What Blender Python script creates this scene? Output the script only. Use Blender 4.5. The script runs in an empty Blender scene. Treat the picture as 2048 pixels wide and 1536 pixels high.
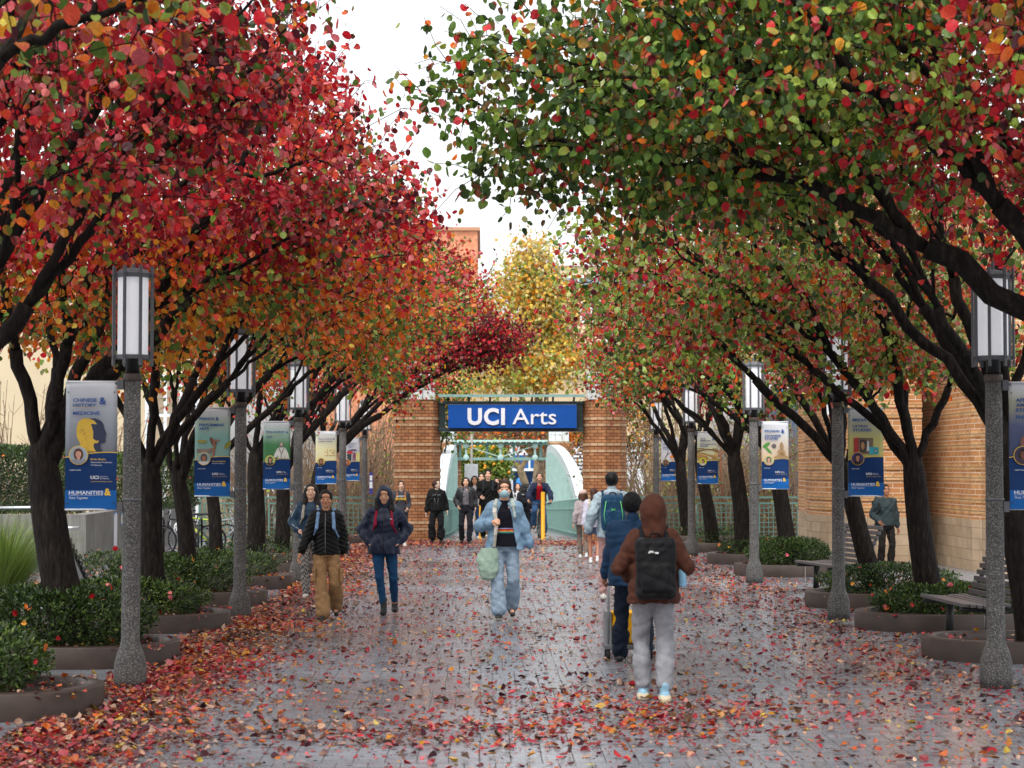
import bpy, bmesh, math, random
import numpy as np
from mathutils import Vector, Matrix, Euler

# ---------------------------------------------------------------- camera, sky, sun, exposure
S = bpy.context.scene
FPX = 4000.0
CAMH = 1.92
cam_d = bpy.data.cameras.new('camera'); cam = bpy.data.objects.new('camera', cam_d)
S.collection.objects.link(cam); S.camera = cam
cam_d.sensor_width = 36.0; cam_d.lens = 36.0 * FPX / 2048.0
cam_d.clip_start = 0.2; cam_d.clip_end = 3000.0
PITCH = math.atan(164 / FPX); YAW = -math.atan(58 / FPX)
cam.location = (0, 0, CAMH); cam.rotation_euler = (math.pi / 2 + PITCH, 0, YAW)
cam_d.dof.use_dof = True; cam_d.dof.focus_distance = 26.0; cam_d.dof.aperture_fstop = 4.5

SUN_EL, SUN_AZ = math.radians(58), math.radians(200)     # azimuth measured from +Y towards +X
wd = bpy.data.worlds.new('World'); S.world = wd; wd.use_nodes = True
wn = wd.node_tree; wn.nodes.clear()
sky = wn.nodes.new('ShaderNodeTexSky'); sky.sky_type = 'NISHITA'; sky.sun_disc = False
sky.sun_elevation = SUN_EL; sky.sun_rotation = SUN_AZ; sky.dust_density = 6.0; sky.air_density = 1.0; sky.ozone_density = 1.0
hs = wn.nodes.new('ShaderNodeHueSaturation'); hs.inputs['Saturation'].default_value = 0.30; hs.inputs['Value'].default_value = 1.0
gm = wn.nodes.new('ShaderNodeGamma'); gm.inputs['Gamma'].default_value = 0.45      # overcast: cloud evens out the dome
bgd = wn.nodes.new('ShaderNodeBackground'); bgd.inputs['Strength'].default_value = 1.0
mul = wn.nodes.new('ShaderNodeVectorMath'); mul.operation = 'SCALE'; mul.inputs['Scale'].default_value = 0.50
wo = wn.nodes.new('ShaderNodeOutputWorld')
wn.links.new(sky.outputs[0], hs.inputs['Color']); wn.links.new(hs.outputs[0], gm.inputs['Color'])
wn.links.new(gm.outputs[0], mul.inputs[0]); wn.links.new(mul.outputs[0], bgd.inputs['Color']); wn.links.new(bgd.outputs[0], wo.inputs[0])
sl = bpy.data.lights.new('sun', 'SUN'); sl.energy = 0.9; sl.angle = math.radians(30); sl.color = (1, 0.96, 0.9)
sun = bpy.data.objects.new('sun', sl); S.collection.objects.link(sun)
_sd = Vector((math.sin(SUN_AZ) * math.cos(SUN_EL), math.cos(SUN_AZ) * math.cos(SUN_EL), math.sin(SUN_EL)))
sun.rotation_euler = _sd.to_track_quat('Z', 'Y').to_euler()
S.view_settings.view_transform = 'Standard'; S.view_settings.look = 'None'
S.view_settings.exposure = 0.84; S.view_settings.gamma = 1.0
S.cycles.max_bounces = 7; S.cycles.diffuse_bounces = 2; S.cycles.glossy_bounces = 3
S.cycles.transmission_bounces = 4; S.cycles.transparent_max_bounces = 6
S.cycles.caustics_reflective = False; S.cycles.caustics_refractive = False

# ---------------------------------------------------------------- helpers
COL = S.collection
PI = math.pi
rng = np.random.default_rng(7)
random.seed(7)
_cr = cam.rotation_euler.to_matrix()
def at(px, py, Y):
    "world point seen at photo pixel (px,py) standing at distance Y"
    d = _cr @ Vector(((px - 1024) / FPX, (768 - py) / FPX, -1))
    return Vector((0, 0, CAMH)) + d * (Y / d.y)
def gr(px, py, z=0.0):
    "ground point under photo pixel"
    d = _cr @ Vector(((px - 1024) / FPX, (768 - py) / FPX, -1))
    return Vector((0, 0, CAMH)) + d * ((z - CAMH) / d.z)
def hexc(h):
    r, g, b = int(h[0:2], 16) / 255, int(h[2:4], 16) / 255, int(h[4:6], 16) / 255
    return tuple(((c / 12.92) if c <= .04045 else ((c + .055) / 1.055) ** 2.4) for c in (r, g, b))
def tag(o, label=None, cat=None, group=None, kind=None):
    if label: o['label'] = label
    if cat: o['category'] = cat
    if group: o['group'] = group
    if kind: o['kind'] = kind
    return o
def empty(name, loc=(0, 0, 0), rz=0.0, label=None, cat=None, group=None):
    o = bpy.data.objects.new(name, None); COL.objects.link(o)
    o.location = loc; o.rotation_euler = (0, 0, rz); o.empty_display_size = .1
    return tag(o, label, cat, group)
def copy_tree(o, parent=None):
    c = o.copy(); COL.objects.link(c); c.parent = parent
    for ch in list(o.children): copy_tree(ch, c)
    return c

class MB:
    "collects shapes, builds ONE mesh object"
    def __init__(s): s.v = []; s.f = []; s.m = []; s.n = 0; s.sm = []
    def add(s, verts, faces, mi=0, smooth=False):
        b = s.n
        s.v.extend([tuple(p) for p in verts]); s.n += len(verts)
        for f in faces: s.f.append([b + i for i in f]); s.m.append(mi); s.sm.append(smooth)
        return s
    def box(s, c, d, rz=0.0, mi=0, M=None):
        x, y, z = d[0] / 2, d[1] / 2, d[2] / 2
        P = [(-x, -y, -z), (x, -y, -z), (x, y, -z), (-x, y, -z), (-x, -y, z), (x, -y, z), (x, y, z), (-x, y, z)]
        R = M if M is not None else Matrix.Rotation(rz, 3, 'Z')
        c = Vector(c)
        return s.add([R @ Vector(p) + c for p in P], [(0, 3, 2, 1), (4, 5, 6, 7), (0, 1, 5, 4), (1, 2, 6, 5), (2, 3, 7, 6), (3, 0, 4, 7)], mi)
    def bar(s, a, b, w, h=None, mi=0):
        "rectangular bar between two points"
        a = Vector(a); b = Vector(b); h = h or w; d = b - a; L = d.length
        q = d.to_track_quat('Z', 'Y').to_matrix()
        return s.box((a + b) / 2, (w, h, L), M=q, mi=mi)
    def tube(s, pts, rad, n=8, mi=0, cap=True, closed=False):
        pts = [Vector(p) for p in pts]
        if not hasattr(rad, '__len__'): rad = [rad] * len(pts)
        vs = []; N = len(pts); ref = None
        for i, p in enumerate(pts):
            if closed: t = pts[(i + 1) % N] - pts[i - 1]
            else: t = pts[min(i + 1, N - 1)] - pts[max(i - 1, 0)]
            t.normalize()
            if ref is None:
                ref = Vector((0, 0, 1)) if abs(t.z) < .9 else Vector((1, 0, 0))
            u = t.cross(ref)
            if u.length < 1e-5: u = t.orthogonal()
            u.normalize(); w = u.cross(t); ref = w
            for k in range(n):
                a = 2 * PI * k / n
                vs.append(p + (u * math.cos(a) + w * math.sin(a)) * rad[i])
        fs = []
        for i in range(N if closed else N - 1):
            j = (i + 1) % N
            for k in range(n): fs.append((i * n + k, i * n + (k + 1) % n, j * n + (k + 1) % n, j * n + k))
        if cap and not closed:
            fs.append(tuple(range(n))[::-1]); fs.append(tuple((N - 1) * n + k for k in range(n)))
        return s.add(vs, fs, mi, True)
    def lathe(s, prof, c=(0, 0, 0), n=24, mi=0, smooth=True, a0=0.0):
        vs = []; fs = []; c = Vector(c)
        for r, z in prof:
            for k in range(n):
                a = a0 + 2 * PI * k / n; vs.append(c + Vector((r * math.cos(a), r * math.sin(a), z)))
        for i in range(len(prof) - 1):
            for k in range(n): fs.append((i * n + k, i * n + (k + 1) % n, (i + 1) * n + (k + 1) % n, (i + 1) * n + k))
        fs.append(tuple(range(n))[::-1]); fs.append(tuple((len(prof) - 1) * n + k for k in range(n)))
        return s.add(vs, fs, mi, smooth)
    def prism(s, poly, z0, z1, mi=0, smooth=False, top=True, bot=True):
        n = len(poly)
        vs = [(p[0], p[1], z0) for p in poly] + [(p[0], p[1], z1) for p in poly]
        fs = [(k, (k + 1) % n, n + (k + 1) % n, n + k) for k in range(n)]
        s.add(vs, fs, mi, smooth)
        if top: s.add(vs[n:], [tuple(range(n))], mi)
        if bot: s.add(vs[:n], [tuple(range(n))[::-1]], mi)
        return s
    def xpoly(s, poly, y, th, mi=0):
        "polygon in x,z extruded in y (front face at y, back at y+th)"
        n = len(poly)
        vs = [(p[0], y, p[1]) for p in poly] + [(p[0], y + th, p[1]) for p in poly]
        fs = [tuple(range(n)), tuple(range(2 * n - 1, n - 1, -1))] + [(k, n + k, n + (k + 1) % n, (k + 1) % n) for k in range(n)]
        return s.add(vs, fs, mi)
    def sphere(s, c, r, n=12, mi=0, sc=(1, 1, 1)):
        pr = [(max(1e-4, math.sin(PI * i / n)) * r, -math.cos(PI * i / n) * r) for i in range(n + 1)]
        vs = []; fs = []; m = n * 2; c = Vector(c)
        for q, z in pr:
            for k in range(m):
                a = 2 * PI * k / m; vs.append(c + Vector((q * math.cos(a) * sc[0], q * math.sin(a) * sc[1], z * sc[2])))
        for i in range(n):
            for k in range(m): fs.append((i * m + k, i * m + (k + 1) % m, (i + 1) * m + (k + 1) % m, (i + 1) * m + k))
        return s.add(vs, fs, mi, True)
    def build(s, name, mats, parent=None, uv=False, bevel=0, loc=None):
        me = bpy.data.meshes.new(name); me.from_pydata(s.v, [], s.f)
        if not isinstance(mats, (list, tuple)): mats = [mats]
        for m in mats: me.materials.append(m)
        me.polygons.foreach_set('material_index', s.m); me.polygons.foreach_set('use_smooth', s.sm)
        o = bpy.data.objects.new(name, me); COL.objects.link(o)
        if parent is not None: o.parent = parent
        if loc is not None: o.location = loc
        if uv: boxuv(me)
        if bevel:
            b = o.modifiers.new('bevel', 'BEVEL'); b.width = bevel; b.segments = 2; b.limit_method = 'ANGLE'; b.angle_limit = math.radians(40)
        me.update()
        return o
def boxuv(me):
    n = len(me.polygons)
    uvl = me.uv_layers.new(name='UVMap')
    nl = len(me.loops)
    vi = np.empty(nl, np.int32); me.loops.foreach_get('vertex_index', vi)
    co = np.empty(len(me.vertices) * 3, np.float32); me.vertices.foreach_get('co', co); co = co.reshape(-1, 3)
    nr = np.empty(n * 3, np.float32); me.polygons.foreach_get('normal', nr); nr = nr.reshape(-1, 3)
    lt = np.empty(n, np.int32); me.polygons.foreach_get('loop_total', lt)
    NN = np.repeat(nr, lt, axis=0); P = co[vi]
    horiz = np.abs(NN[:, 2]) > .7
    tx, ty = -NN[:, 1], NN[:, 0]
    L = np.sqrt(tx * tx + ty * ty) + 1e-9; tx, ty = tx / L, ty / L
    u = np.where(horiz, P[:, 0], P[:, 0] * tx + P[:, 1] * ty); v = np.where(horiz, P[:, 1], P[:, 2])
    uvl.data.foreach_set('uv', np.stack([u, v], 1).astype(np.float32).ravel())
def npmesh(name, V, faces, mats, parent=None, smooth=True, cols=None, mi=None):
    "numpy mesh: faces (M,k)"
    me = bpy.data.meshes.new(name); M, k = faces.shape
    me.vertices.add(len(V)); me.vertices.foreach_set('co', V.astype(np.float32).ravel())
    me.loops.add(M * k); me.loops.foreach_set('vertex_index', faces.astype(np.int32).ravel())
    me.polygons.add(M); me.polygons.foreach_set('loop_start', np.arange(0, M * k, k, dtype=np.int32))
    me.polygons.foreach_set('loop_total', np.full(M, k, np.int32))
    me.polygons.foreach_set('use_smooth', np.full(M, smooth, bool))
    if not isinstance(mats, (list, tuple)): mats = [mats]
    for m in mats: me.materials.append(m)
    if mi is not None: me.polygons.foreach_set('material_index', mi.astype(np.int32))
    me.update(calc_edges=True)
    if cols is not None:
        ca = me.color_attributes.new('Col', 'FLOAT_COLOR', 'POINT')
        ca.data.foreach_set('color', np.concatenate([cols, np.ones((len(cols), 1))], 1).astype(np.float32).ravel())
    o = bpy.data.objects.new(name, me); COL.objects.link(o)
    if parent is not None: o.parent = parent
    return o

# ---------------------------------------------------------------- materials
MAT = {}
class NT:
    def __init__(s, name):
        s.m = bpy.data.materials.new(name); s.m.use_nodes = True; s.t = s.m.node_tree
        s.b = s.t.nodes['Principled BSDF']; s.out = s.t.nodes['Material Output']
    def n(s, t, **kw):
        nd = s.t.nodes.new('ShaderNode' + t)
        for k, v in kw.items():
            if k in nd.inputs: 
                nd.inputs[k].default_value = v
            else: setattr(nd, k, v)
        return nd
    def l(s, a, b): s.t.links.new(a, b)
    def coord(s, kind='Object', scale=None):
        c = s.n('TexCoord').outputs[kind]
        if scale is not None:
            mp = s.n('Mapping'); mp.inputs['Scale'].default_value = scale; s.l(c, mp.inputs['Vector']); c = mp.outputs[0]
        return c
    def noise(s, vec, scale, detail=4, rough=.6):
        nd = s.n('TexNoise'); nd.inputs['Scale'].default_value = scale; nd.inputs['Detail'].default_value = detail
        nd.inputs['Roughness'].default_value = rough; s.l(vec, nd.inputs['Vector']); return nd.outputs['Fac']
    def ramp(s, fac, stops):
        r = s.n('ValToRGB'); e = r.color_ramp.elements
        while len(e) < len(stops): e.new(.5)
        for i, (p, c) in enumerate(stops):
            e[i].position = p; e[i].color = (*c, 1) if len(c) == 3 else c
        s.l(fac, r.inputs['Fac']); return r.outputs['Color']
    def mix(s, fac, a, b, mode='MIX'):
        m = s.n('Mix', data_type='RGBA', blend_type=mode)
        for sock, val in ((m.inputs['Factor'], fac), (m.inputs['A'] if False else m.inputs[6], a), (m.inputs[7], b)):
            if hasattr(val, 'is_linked') or hasattr(val, 'links'): s.l(val, sock)
            elif isinstance(val, (tuple, list)): sock.default_value = (*val, 1) if len(val) == 3 else val
            else: sock.default_value = val
        return m.outputs[2]
    def bump(s, h, strength=.3, dist=.01):
        b = s.n('Bump'); b.inputs['Strength'].default_value = strength; b.inputs['Distance'].default_value = dist
        s.l(h, b.inputs['Height']); s.l(b.outputs[0], s.b.inputs['Normal'])
def simple(name, col, rough=.6, var=.15, scale=8, bump=0.0, bscale=60, metal=0.0, spec=.5, coat=0):
    if name in MAT: return MAT[name]
    t = NT(name); c = t.coord()
    f = t.noise(c, scale)
    lo = tuple(max(0, x * (1 - var)) for x in col); hi = tuple(min(1, x * (1 + var)) for x in col)
    t.l(t.ramp(f, [(.3, lo), (.7, hi)]), t.b.inputs['Base Color'])
    t.b.inputs['Roughness'].default_value = rough; t.b.inputs['Metallic'].default_value = metal
    t.b.inputs['Specular IOR Level'].default_value = spec; t.b.inputs['Coat Weight'].default_value = coat
    if bump: t.bump(t.noise(c, bscale, 3), bump, .01)
    MAT[name] = t.m; return t.m
def fabric(name, col, rough=.85, var=.2, spec=.15, sheen=.02):
    if name in MAT: return MAT[name]
    t = NT(name); c = t.coord()
    f = t.noise(c, 14, 5)
    lo = tuple(x * (1 - var) for x in col); hi = tuple(min(1, x * (1 + var)) for x in col)
    t.l(t.ramp(f, [(.3, lo), (.7, hi)]), t.b.inputs['Base Color'])
    t.b.inputs['Roughness'].default_value = rough; t.b.inputs['Specular IOR Level'].default_value = spec
    t.b.inputs['Sheen Weight'].default_value = sheen
    c2 = t.coord('Object', (1, 1, .55))
    t.bump(t.noise(c2, 16, 3, .5), .55, .03)
    MAT[name] = t.m; return t.m
def leafmat(name, rough=.45, transl=.35, spec=.4, fixed=None):
    if name in MAT: return MAT[name]
    t = NT(name)
    a = t.n('Attribute', attribute_name='Col')
    c = t.coord(); f = t.noise(c, 60, 3)
    v = t.ramp(f, [(.3, (.72, .72, .72)), (.7, (1.15, 1.15, 1.15))])
    colr = t.mix(1.0, a.outputs['Color'], v, 'MULTIPLY')
    t.l(colr, t.b.inputs['Base Color']); t.b.inputs['Roughness'].default_value = rough
    t.b.inputs['Specular IOR Level'].default_value = spec
    tr = t.n('BsdfTranslucent'); t.l(colr, tr.inputs['Color'])
    ms = t.n('MixShader'); ms.inputs[0].default_value = transl
    t.l(t.b.outputs[0], ms.inputs[1]); t.l(tr.outputs[0], ms.inputs[2]); t.l(ms.outputs[0], t.out.inputs[0])
    MAT[name] = t.m; return t.m
def brickmat(name, cols, mortar, bw, bh, offset=.5, msize=.006, rough=.75, bump=.5):
    "bricks laid on the UVs (metres)"
    t = NT(name); c = t.coord('UV')
    b = t.n('TexBrick', offset=offset, offset_frequency=2, squash=1.0)
    b.inputs['Scale'].default_value = 1.0; b.inputs['Brick Width'].default_value = bw; b.inputs['Row Height'].default_value = bh
    b.inputs['Mortar Size'].default_value = msize; b.inputs['Mortar Smooth'].default_value = .3; b.inputs['Bias'].default_value = 0
    b.inputs['Color1'].default_value = (0, 0, 0, 1); b.inputs['Color2'].default_value = (1, 1, 1, 1); b.inputs['Mortar'].default_value = (.5, .5, .5, 1)
    t.l(c, b.inputs['Vector'])
    body = t.ramp(b.outputs['Color'], [(0, cols[0]), (.5, cols[1]), (1, cols[2])])
    n1 = t.noise(c, 3.0, 5); body = t.mix(1.0, body, t.ramp(n1, [(.3, (.78, .77, .76)), (.7, (1.12, 1.1, 1.1))]), 'MULTIPLY')
    n2 = t.noise(c, 90, 3); body = t.mix(1.0, body, t.ramp(n2, [(.3, (.88, .88, .88)), (.7, (1.1, 1.1, 1.1))]), 'MULTIPLY')
    colr = t.mix(b.outputs['Fac'], body, mortar)
    t.l(colr, t.b.inputs['Base Color']); t.b.inputs['Roughness'].default_value = rough
    inv = t.n('Math', operation='SUBTRACT'); inv.inputs[0].default_value = 1; t.l(b.outputs['Fac'], inv.inputs[1])
    t.bump(inv.outputs[0], bump, .006)
    MAT[name] = t.m; return t.m

M_brick = brickmat('pier_brick', [hexc('a86c42'), hexc('ba7e50'), hexc('c88e5e')], hexc('4a3426'), .20, .084, msize=.009)
M_brickl = brickmat('pale_brick', [hexc('c49a72'), hexc('cfa780'), hexc('d8b48c')], hexc('5c4836'), .20, .084, msize=.008)
M_brick2 = brickmat('orange_brick', [hexc('b97c4a'), hexc('c88c56'), hexc('d49c66')], hexc('e0cdb4'), .30, .10, msize=.009)
M_brick2l = brickmat('pale_orange_brick', [hexc('cf9f6b'), hexc('dcae7a'), hexc('e2b988')], hexc('8f785c'), .30, .10, msize=.009)
M_block = brickmat('beige_block', [hexc('b9a184'), hexc('c4ad90'), hexc('ccb699')], hexc('8c7a66'), .40, .20, offset=0)
M_farbrick = brickmat('far_red_brick', [hexc('cc8460'), hexc('d48e6a'), hexc('da9874')], hexc('b98a6c'), .6, .2)
M_steel = simple('green_painted_steel', hexc('86aaa2'), .45, .12, 6, .1)
M_steeld = simple('dark_green_steel', hexc('2a3b3b'), .45, .2, 6, .1)
M_steell = simple('pale_green_steel', hexc('b2d0ca'), .4, .12, 5)
M_white = simple('pale_blue_white_paint', hexc('d2dde0'), .4, .05, 4)
M_fence = simple('sage_green_fence_paint', hexc('5c7f74'), .5, .15, 6)
M_lampm = simple('charcoal_lamp_metal', hexc('5e6064'), .5, .15, 10)
M_black = simple('black_metal', (.012, .012, .013), .5, .3, 8)
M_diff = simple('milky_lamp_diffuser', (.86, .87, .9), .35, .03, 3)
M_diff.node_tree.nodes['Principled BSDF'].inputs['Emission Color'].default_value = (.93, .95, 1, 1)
M_diff.node_tree.nodes['Principled BSDF'].inputs['Emission Strength'].default_value = .16      # faint glow added to brighten the diffusers, in place of daylight through them
M_signb = simple('royal_blue_sign_panel', hexc('0f50a4'), .5, .06, 3, spec=.25)
M_letter = simple('white_letters', (.82, .82, .86), .5, .03, 3)
M_yel = simple('yellow_bollard_paint', hexc('f2b010'), .45, .08, 8)
M_chrome = simple('brushed_steel_rail', (.55, .56, .58), .3, .1, 8, metal=.9)
M_glass = simple('dark_window_glass', (.06, .08, .09), .08, .3, .4)
M_cream = simple('cream_render', hexc('cfbfa0'), .8, .06, 1, .1)
M_whiteb = simple('white_cladding', (.74, .77, .8), .6, .05, .5)
M_soil = simple('dark_soil', (.035, .024, .018), .95, .4, 12, .6, 40)

def concrete(name, base, sp, sc=220):
    t = NT(name); c = t.coord()
    vo = t.n('TexVoronoi', feature='F1'); vo.inputs['Scale'].default_value = sc; t.l(c, vo.inputs['Vector'])
    big = t.noise(c, 5, 5)
    sepc = t.n('SeparateColor'); t.l(vo.outputs['Color'], sepc.inputs[0])
    col = t.ramp(sepc.outputs[0], [(0, tuple(x * .35 for x in base)), (.45, base), (.75, base), (.86, sp), (1, sp)])
    col = t.mix(1.0, col, t.ramp(big, [(.25, (.7, .7, .7)), (.75, (1.2, 1.2, 1.2))]), 'MULTIPLY')
    t.l(col, t.b.inputs['Base Color']); t.b.inputs['Roughness'].default_value = .75
    t.bump(vo.outputs['Distance'], .4, .004)
    MAT[name] = t.m; return t.m
M_pole = concrete('exposed_aggregate_concrete', (.085, .082, .078), (.26, .25, .24), 165)
def m_curb():
    t = NT('brown_concrete_curb'); c = t.coord()
    f = t.noise(c, 5, 6); g = t.noise(c, 150, 2)
    col = t.ramp(f, [(.25, hexc('2a1f18')), (.55, hexc('3c2d26')), (.8, hexc('4c3b32'))])
    col = t.mix(1.0, col, t.ramp(g, [(.3, (.8, .8, .8)), (.7, (1.15, 1.15, 1.15))]), 'MULTIPLY')
    t.l(col, t.b.inputs['Base Color']); t.b.inputs['Roughness'].default_value = .5; t.bump(g, .25, .003)
    return t.m
M_curb = m_curb()
def m_conc():
    t = NT('weathered_grey_concrete'); c = t.coord(); c2 = t.coord('Object', (6, 6, .5))
    f = t.noise(c, 1.2, 6); g = t.noise(c2, 3, 5)
    col = t.ramp(f, [(.25, (.13, .125, .115)), (.75, (.24, .235, .22))])
    col = t.mix(1.0, col, t.ramp(g, [(.3, (.65, .65, .63)), (.65, (1.15, 1.15, 1.15))]), 'MULTIPLY')
    t.l(col, t.b.inputs['Base Color']); t.b.inputs['Roughness'].default_value = .7; t.bump(f, .2, .01)
    return t.m
M_conc = m_conc()
def m_bark():
    t = NT('dark_wet_bark'); c = t.coord('Object', (1, 1, .22))
    f = t.noise(c, 26, 6, .65); g = t.noise(t.coord(), 3, 4)
    col = t.ramp(f, [(.3, (.005, .004, .0038)), (.55, (.022, .018, .016)), (.85, (.075, .062, .052))])
    col = t.mix(1.0, col, t.ramp(g, [(.3, (.6, .6, .6)), (.7, (1.15, 1.1, 1.05))]), 'MULTIPLY')
    t.l(col, t.b.inputs['Base Color']); t.b.inputs['Roughness'].default_value = .8; t.b.inputs['Specular IOR Level'].default_value = .12
    t.bump(f, .9, .03); return t.m
M_bark = m_bark()
M_sycbark = simple('mottled_pale_bark', hexc('8b7a60'), .85, .5, 4, .4, 30)
M_twig = simple('pale_brown_twig', hexc('7d6650'), .85, .35, 3)
M_stake = simple('brown_wood_stake', hexc('6b3f26'), .8, .2, 10)
M_bench = simple('grey_weathered_wood', hexc('5a5658'), .45, .2, 12, .2)
M_leaf = leafmat('autumn_leaf', .36, .34, .35)
M_leafg = leafmat('glossy_shrub_leaf', .35, .15, .5)
M_fall = leafmat('fallen_wet_leaf', .35, .12, .5)
M_grass = leafmat('grass_blade', .5, .3)

def m_pave():
    t = NT('wet_brick_pavers'); c = t.coord('Object')
    def bk(off, w, h, ms, sm=.2):
        b = t.n('TexBrick', offset=off, offset_frequency=2)
        b.inputs['Scale'].default_value = 1.0; b.inputs['Brick Width'].default_value = w; b.inputs['Row Height'].default_value = h
        b.inputs['Mortar Size'].default_value = ms; b.inputs['Mortar Smooth'].default_value = sm
        b.inputs['Color1'].default_value = (0, 0, 0, 1); b.inputs['Color2'].default_value = (1, 1, 1, 1); b.inputs['Mortar'].default_value = (.5, .5, .5, 1)
        return b
    wob = t.n('TexNoise'); wob.inputs['Scale'].default_value = .7; wob.inputs['Detail'].default_value = 2; t.l(c, wob.inputs['Vector'])
    sc = t.n('VectorMath', operation='SCALE'); sc.inputs['Scale'].default_value = .035; t.l(wob.outputs['Color'], sc.inputs[0])
    ad = t.n('VectorMath', operation='ADD'); t.l(c, ad.inputs[0]); t.l(sc.outputs[0], ad.inputs[1])
    A = bk(.5, .205, 1.45, .0040); B = bk(.5, .205, .104, .0035)
    t.l(ad.outputs[0], A.inputs['Vector']); t.l(ad.outputs[0], B.inputs['Vector'])
    mm = t.n('Math', operation='MAXIMUM'); hf = t.n('Math', operation='MULTIPLY'); hf.inputs[1].default_value = .40
    t.l(B.outputs['Fac'], hf.inputs[0]); t.l(A.outputs['Fac'], mm.inputs[0]); t.l(hf.outputs[0], mm.inputs[1])
    body = t.ramp(B.outputs['Color'], [(0, (.18, .205, .235)), (.5, (.225, .25, .285)), (1, (.265, .29, .325))])  # bluish base puts the reflected sky into the paver colour
    n1 = t.noise(c, .35, 5); n2 = t.noise(c, 60, 3)
    body = t.mix(1.0, body, t.ramp(n1, [(.3, (.85, .80, .78)), (.7, (1.15, 1.17, 1.2))]), 'MULTIPLY')
    body = t.mix(1.0, body, t.ramp(n2, [(.3, (.85, .85, .85)), (.7, (1.1, 1.1, 1.1))]), 'MULTIPLY')
    col = t.mix(mm.outputs[0], body, (.045, .042, .038))
    t.l(col, t.b.inputs['Base Color'])
    n3 = t.noise(c, .5, 6, .6)
    mr = t.n('MapRange'); mr.inputs['From Min'].default_value = .35; mr.inputs['From Max'].default_value = .65
    mr.inputs['To Min'].default_value = .09; mr.inputs['To Max'].default_value = .34; t.l(n3, mr.inputs['Value']); 
    rr = t.n('Math', operation='ADD'); rr.use_clamp = True; t.l(mr.outputs[0], rr.inputs[0])
    q = t.n('Math', operation='MULTIPLY'); q.inputs[1].default_value = .45; t.l(mm.outputs[0], q.inputs[0]); t.l(q.outputs[0], rr.inputs[1])
    t.l(rr.outputs[0], t.b.inputs['Roughness'])
    t.b.inputs['Specular IOR Level'].default_value = .75
    inv = t.n('Math', operation='SUBTRACT'); inv.inputs[0].default_value = 1; t.l(mm.outputs[0], inv.inputs[1])
    a2 = t.n('Math', operation='MULTIPLY_ADD'); t.l(n2, a2.inputs[0]); a2.inputs[1].default_value = .35; t.l(inv.outputs[0], a2.inputs[2])
    a3 = t.n('Math', operation='MULTIPLY_ADD'); t.l(B.outputs['Color'], a3.inputs[0]); a3.inputs[1].default_value = .3; t.l(a2.outputs[0], a3.inputs[2])
    t.bump(a3.outputs[0], .55, .006)
    return t.m
M_pave = m_pave()
M_earth = simple('leaf_covered_earth', (.07, .05, .035), .95, .5, 2, .5, 10)
# ================================================================ SETTING
YB = 52.4      # where the plaza ends and the bridge begins
mb = MB(); mb.add([(-300, -30, 0), (300, -30, 0), (300, YB, 0), (-300, YB, 0)], [(0, 1, 2, 3)])
mb.add([(-300, YB, 0), (300, YB, 0), (300, YB, -2.4), (-300, YB, -2.4)], [(0, 3, 2, 1)])
tag(mb.build('pavement', M_pave), kind='structure')
mb = MB(); mb.add([(-600, YB, -2.4), (600, YB, -2.4), (600, 1500, -2.4), (-600, 1500, -2.4)], [(0, 1, 2, 3)])
tag(mb.build('ground', M_earth), kind='structure')
# far plaza beyond the bridge, a little lower than the near one
ZF = -.75; YF = 86.0
mb = MB(); mb.box((0, (YF + 260) / 2, ZF - .9), (240, 260 - YF, 1.8)); tag(mb.build('far_plaza', M_pave), kind='structure')

# ---- text
def text_mesh(s, size, offset=0.0, ext=0.0, space=1.0, shear=0.0):
    cu = bpy.data.curves.new('txt', 'FONT'); cu.body = s; cu.size = size; cu.offset = offset; cu.extrude = ext
    cu.space_character = space; cu.shear = shear; cu.resolution_u = 3
    o = bpy.data.objects.new('txt', cu); COL.objects.link(o)
    dg = bpy.context.evaluated_depsgraph_get(); me = bpy.data.meshes.new_from_object(o.evaluated_get(dg))
    V = np.array([v.co[:] for v in me.vertices]) if len(me.vertices) else np.zeros((0, 3)); Fs = [list(p.vertices) for p in me.polygons]
    bpy.data.objects.remove(o); bpy.data.curves.remove(cu); bpy.data.meshes.remove(me)
    return V, Fs
_tc = {}
def put_text(mb, s, x, z, y, h, w=None, offset=0.0, ext=0.0, mi=0, center=False, shear=0, space=1.0):
    "text in the x-z plane facing -y; h = cap height; w = wanted width"
    key = (s, offset, shear, space, ext > 0)
    if key not in _tc: _tc[key] = text_mesh(s, 1.0, offset, 0.04 if ext > 0 else 0, space, shear)
    V, F = _tc[key]; V = V.copy()
    sc = h / .72
    x0, x1 = V[:, 0].min(), V[:, 0].max()
    sx = sc if w is None else w / (x1 - x0)
    X = (V[:, 0] - x0) * sx + x - (((x1 - x0) * sx) / 2 if center else 0)
    Z = V[:, 1] * sc + z
    Yy = y - V[:, 2] * (ext / .04 if ext > 0 else 0)
    mb.add(np.stack([X, Yy, Z], 1), F, mi)
    return (x1 - x0) * sx

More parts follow.
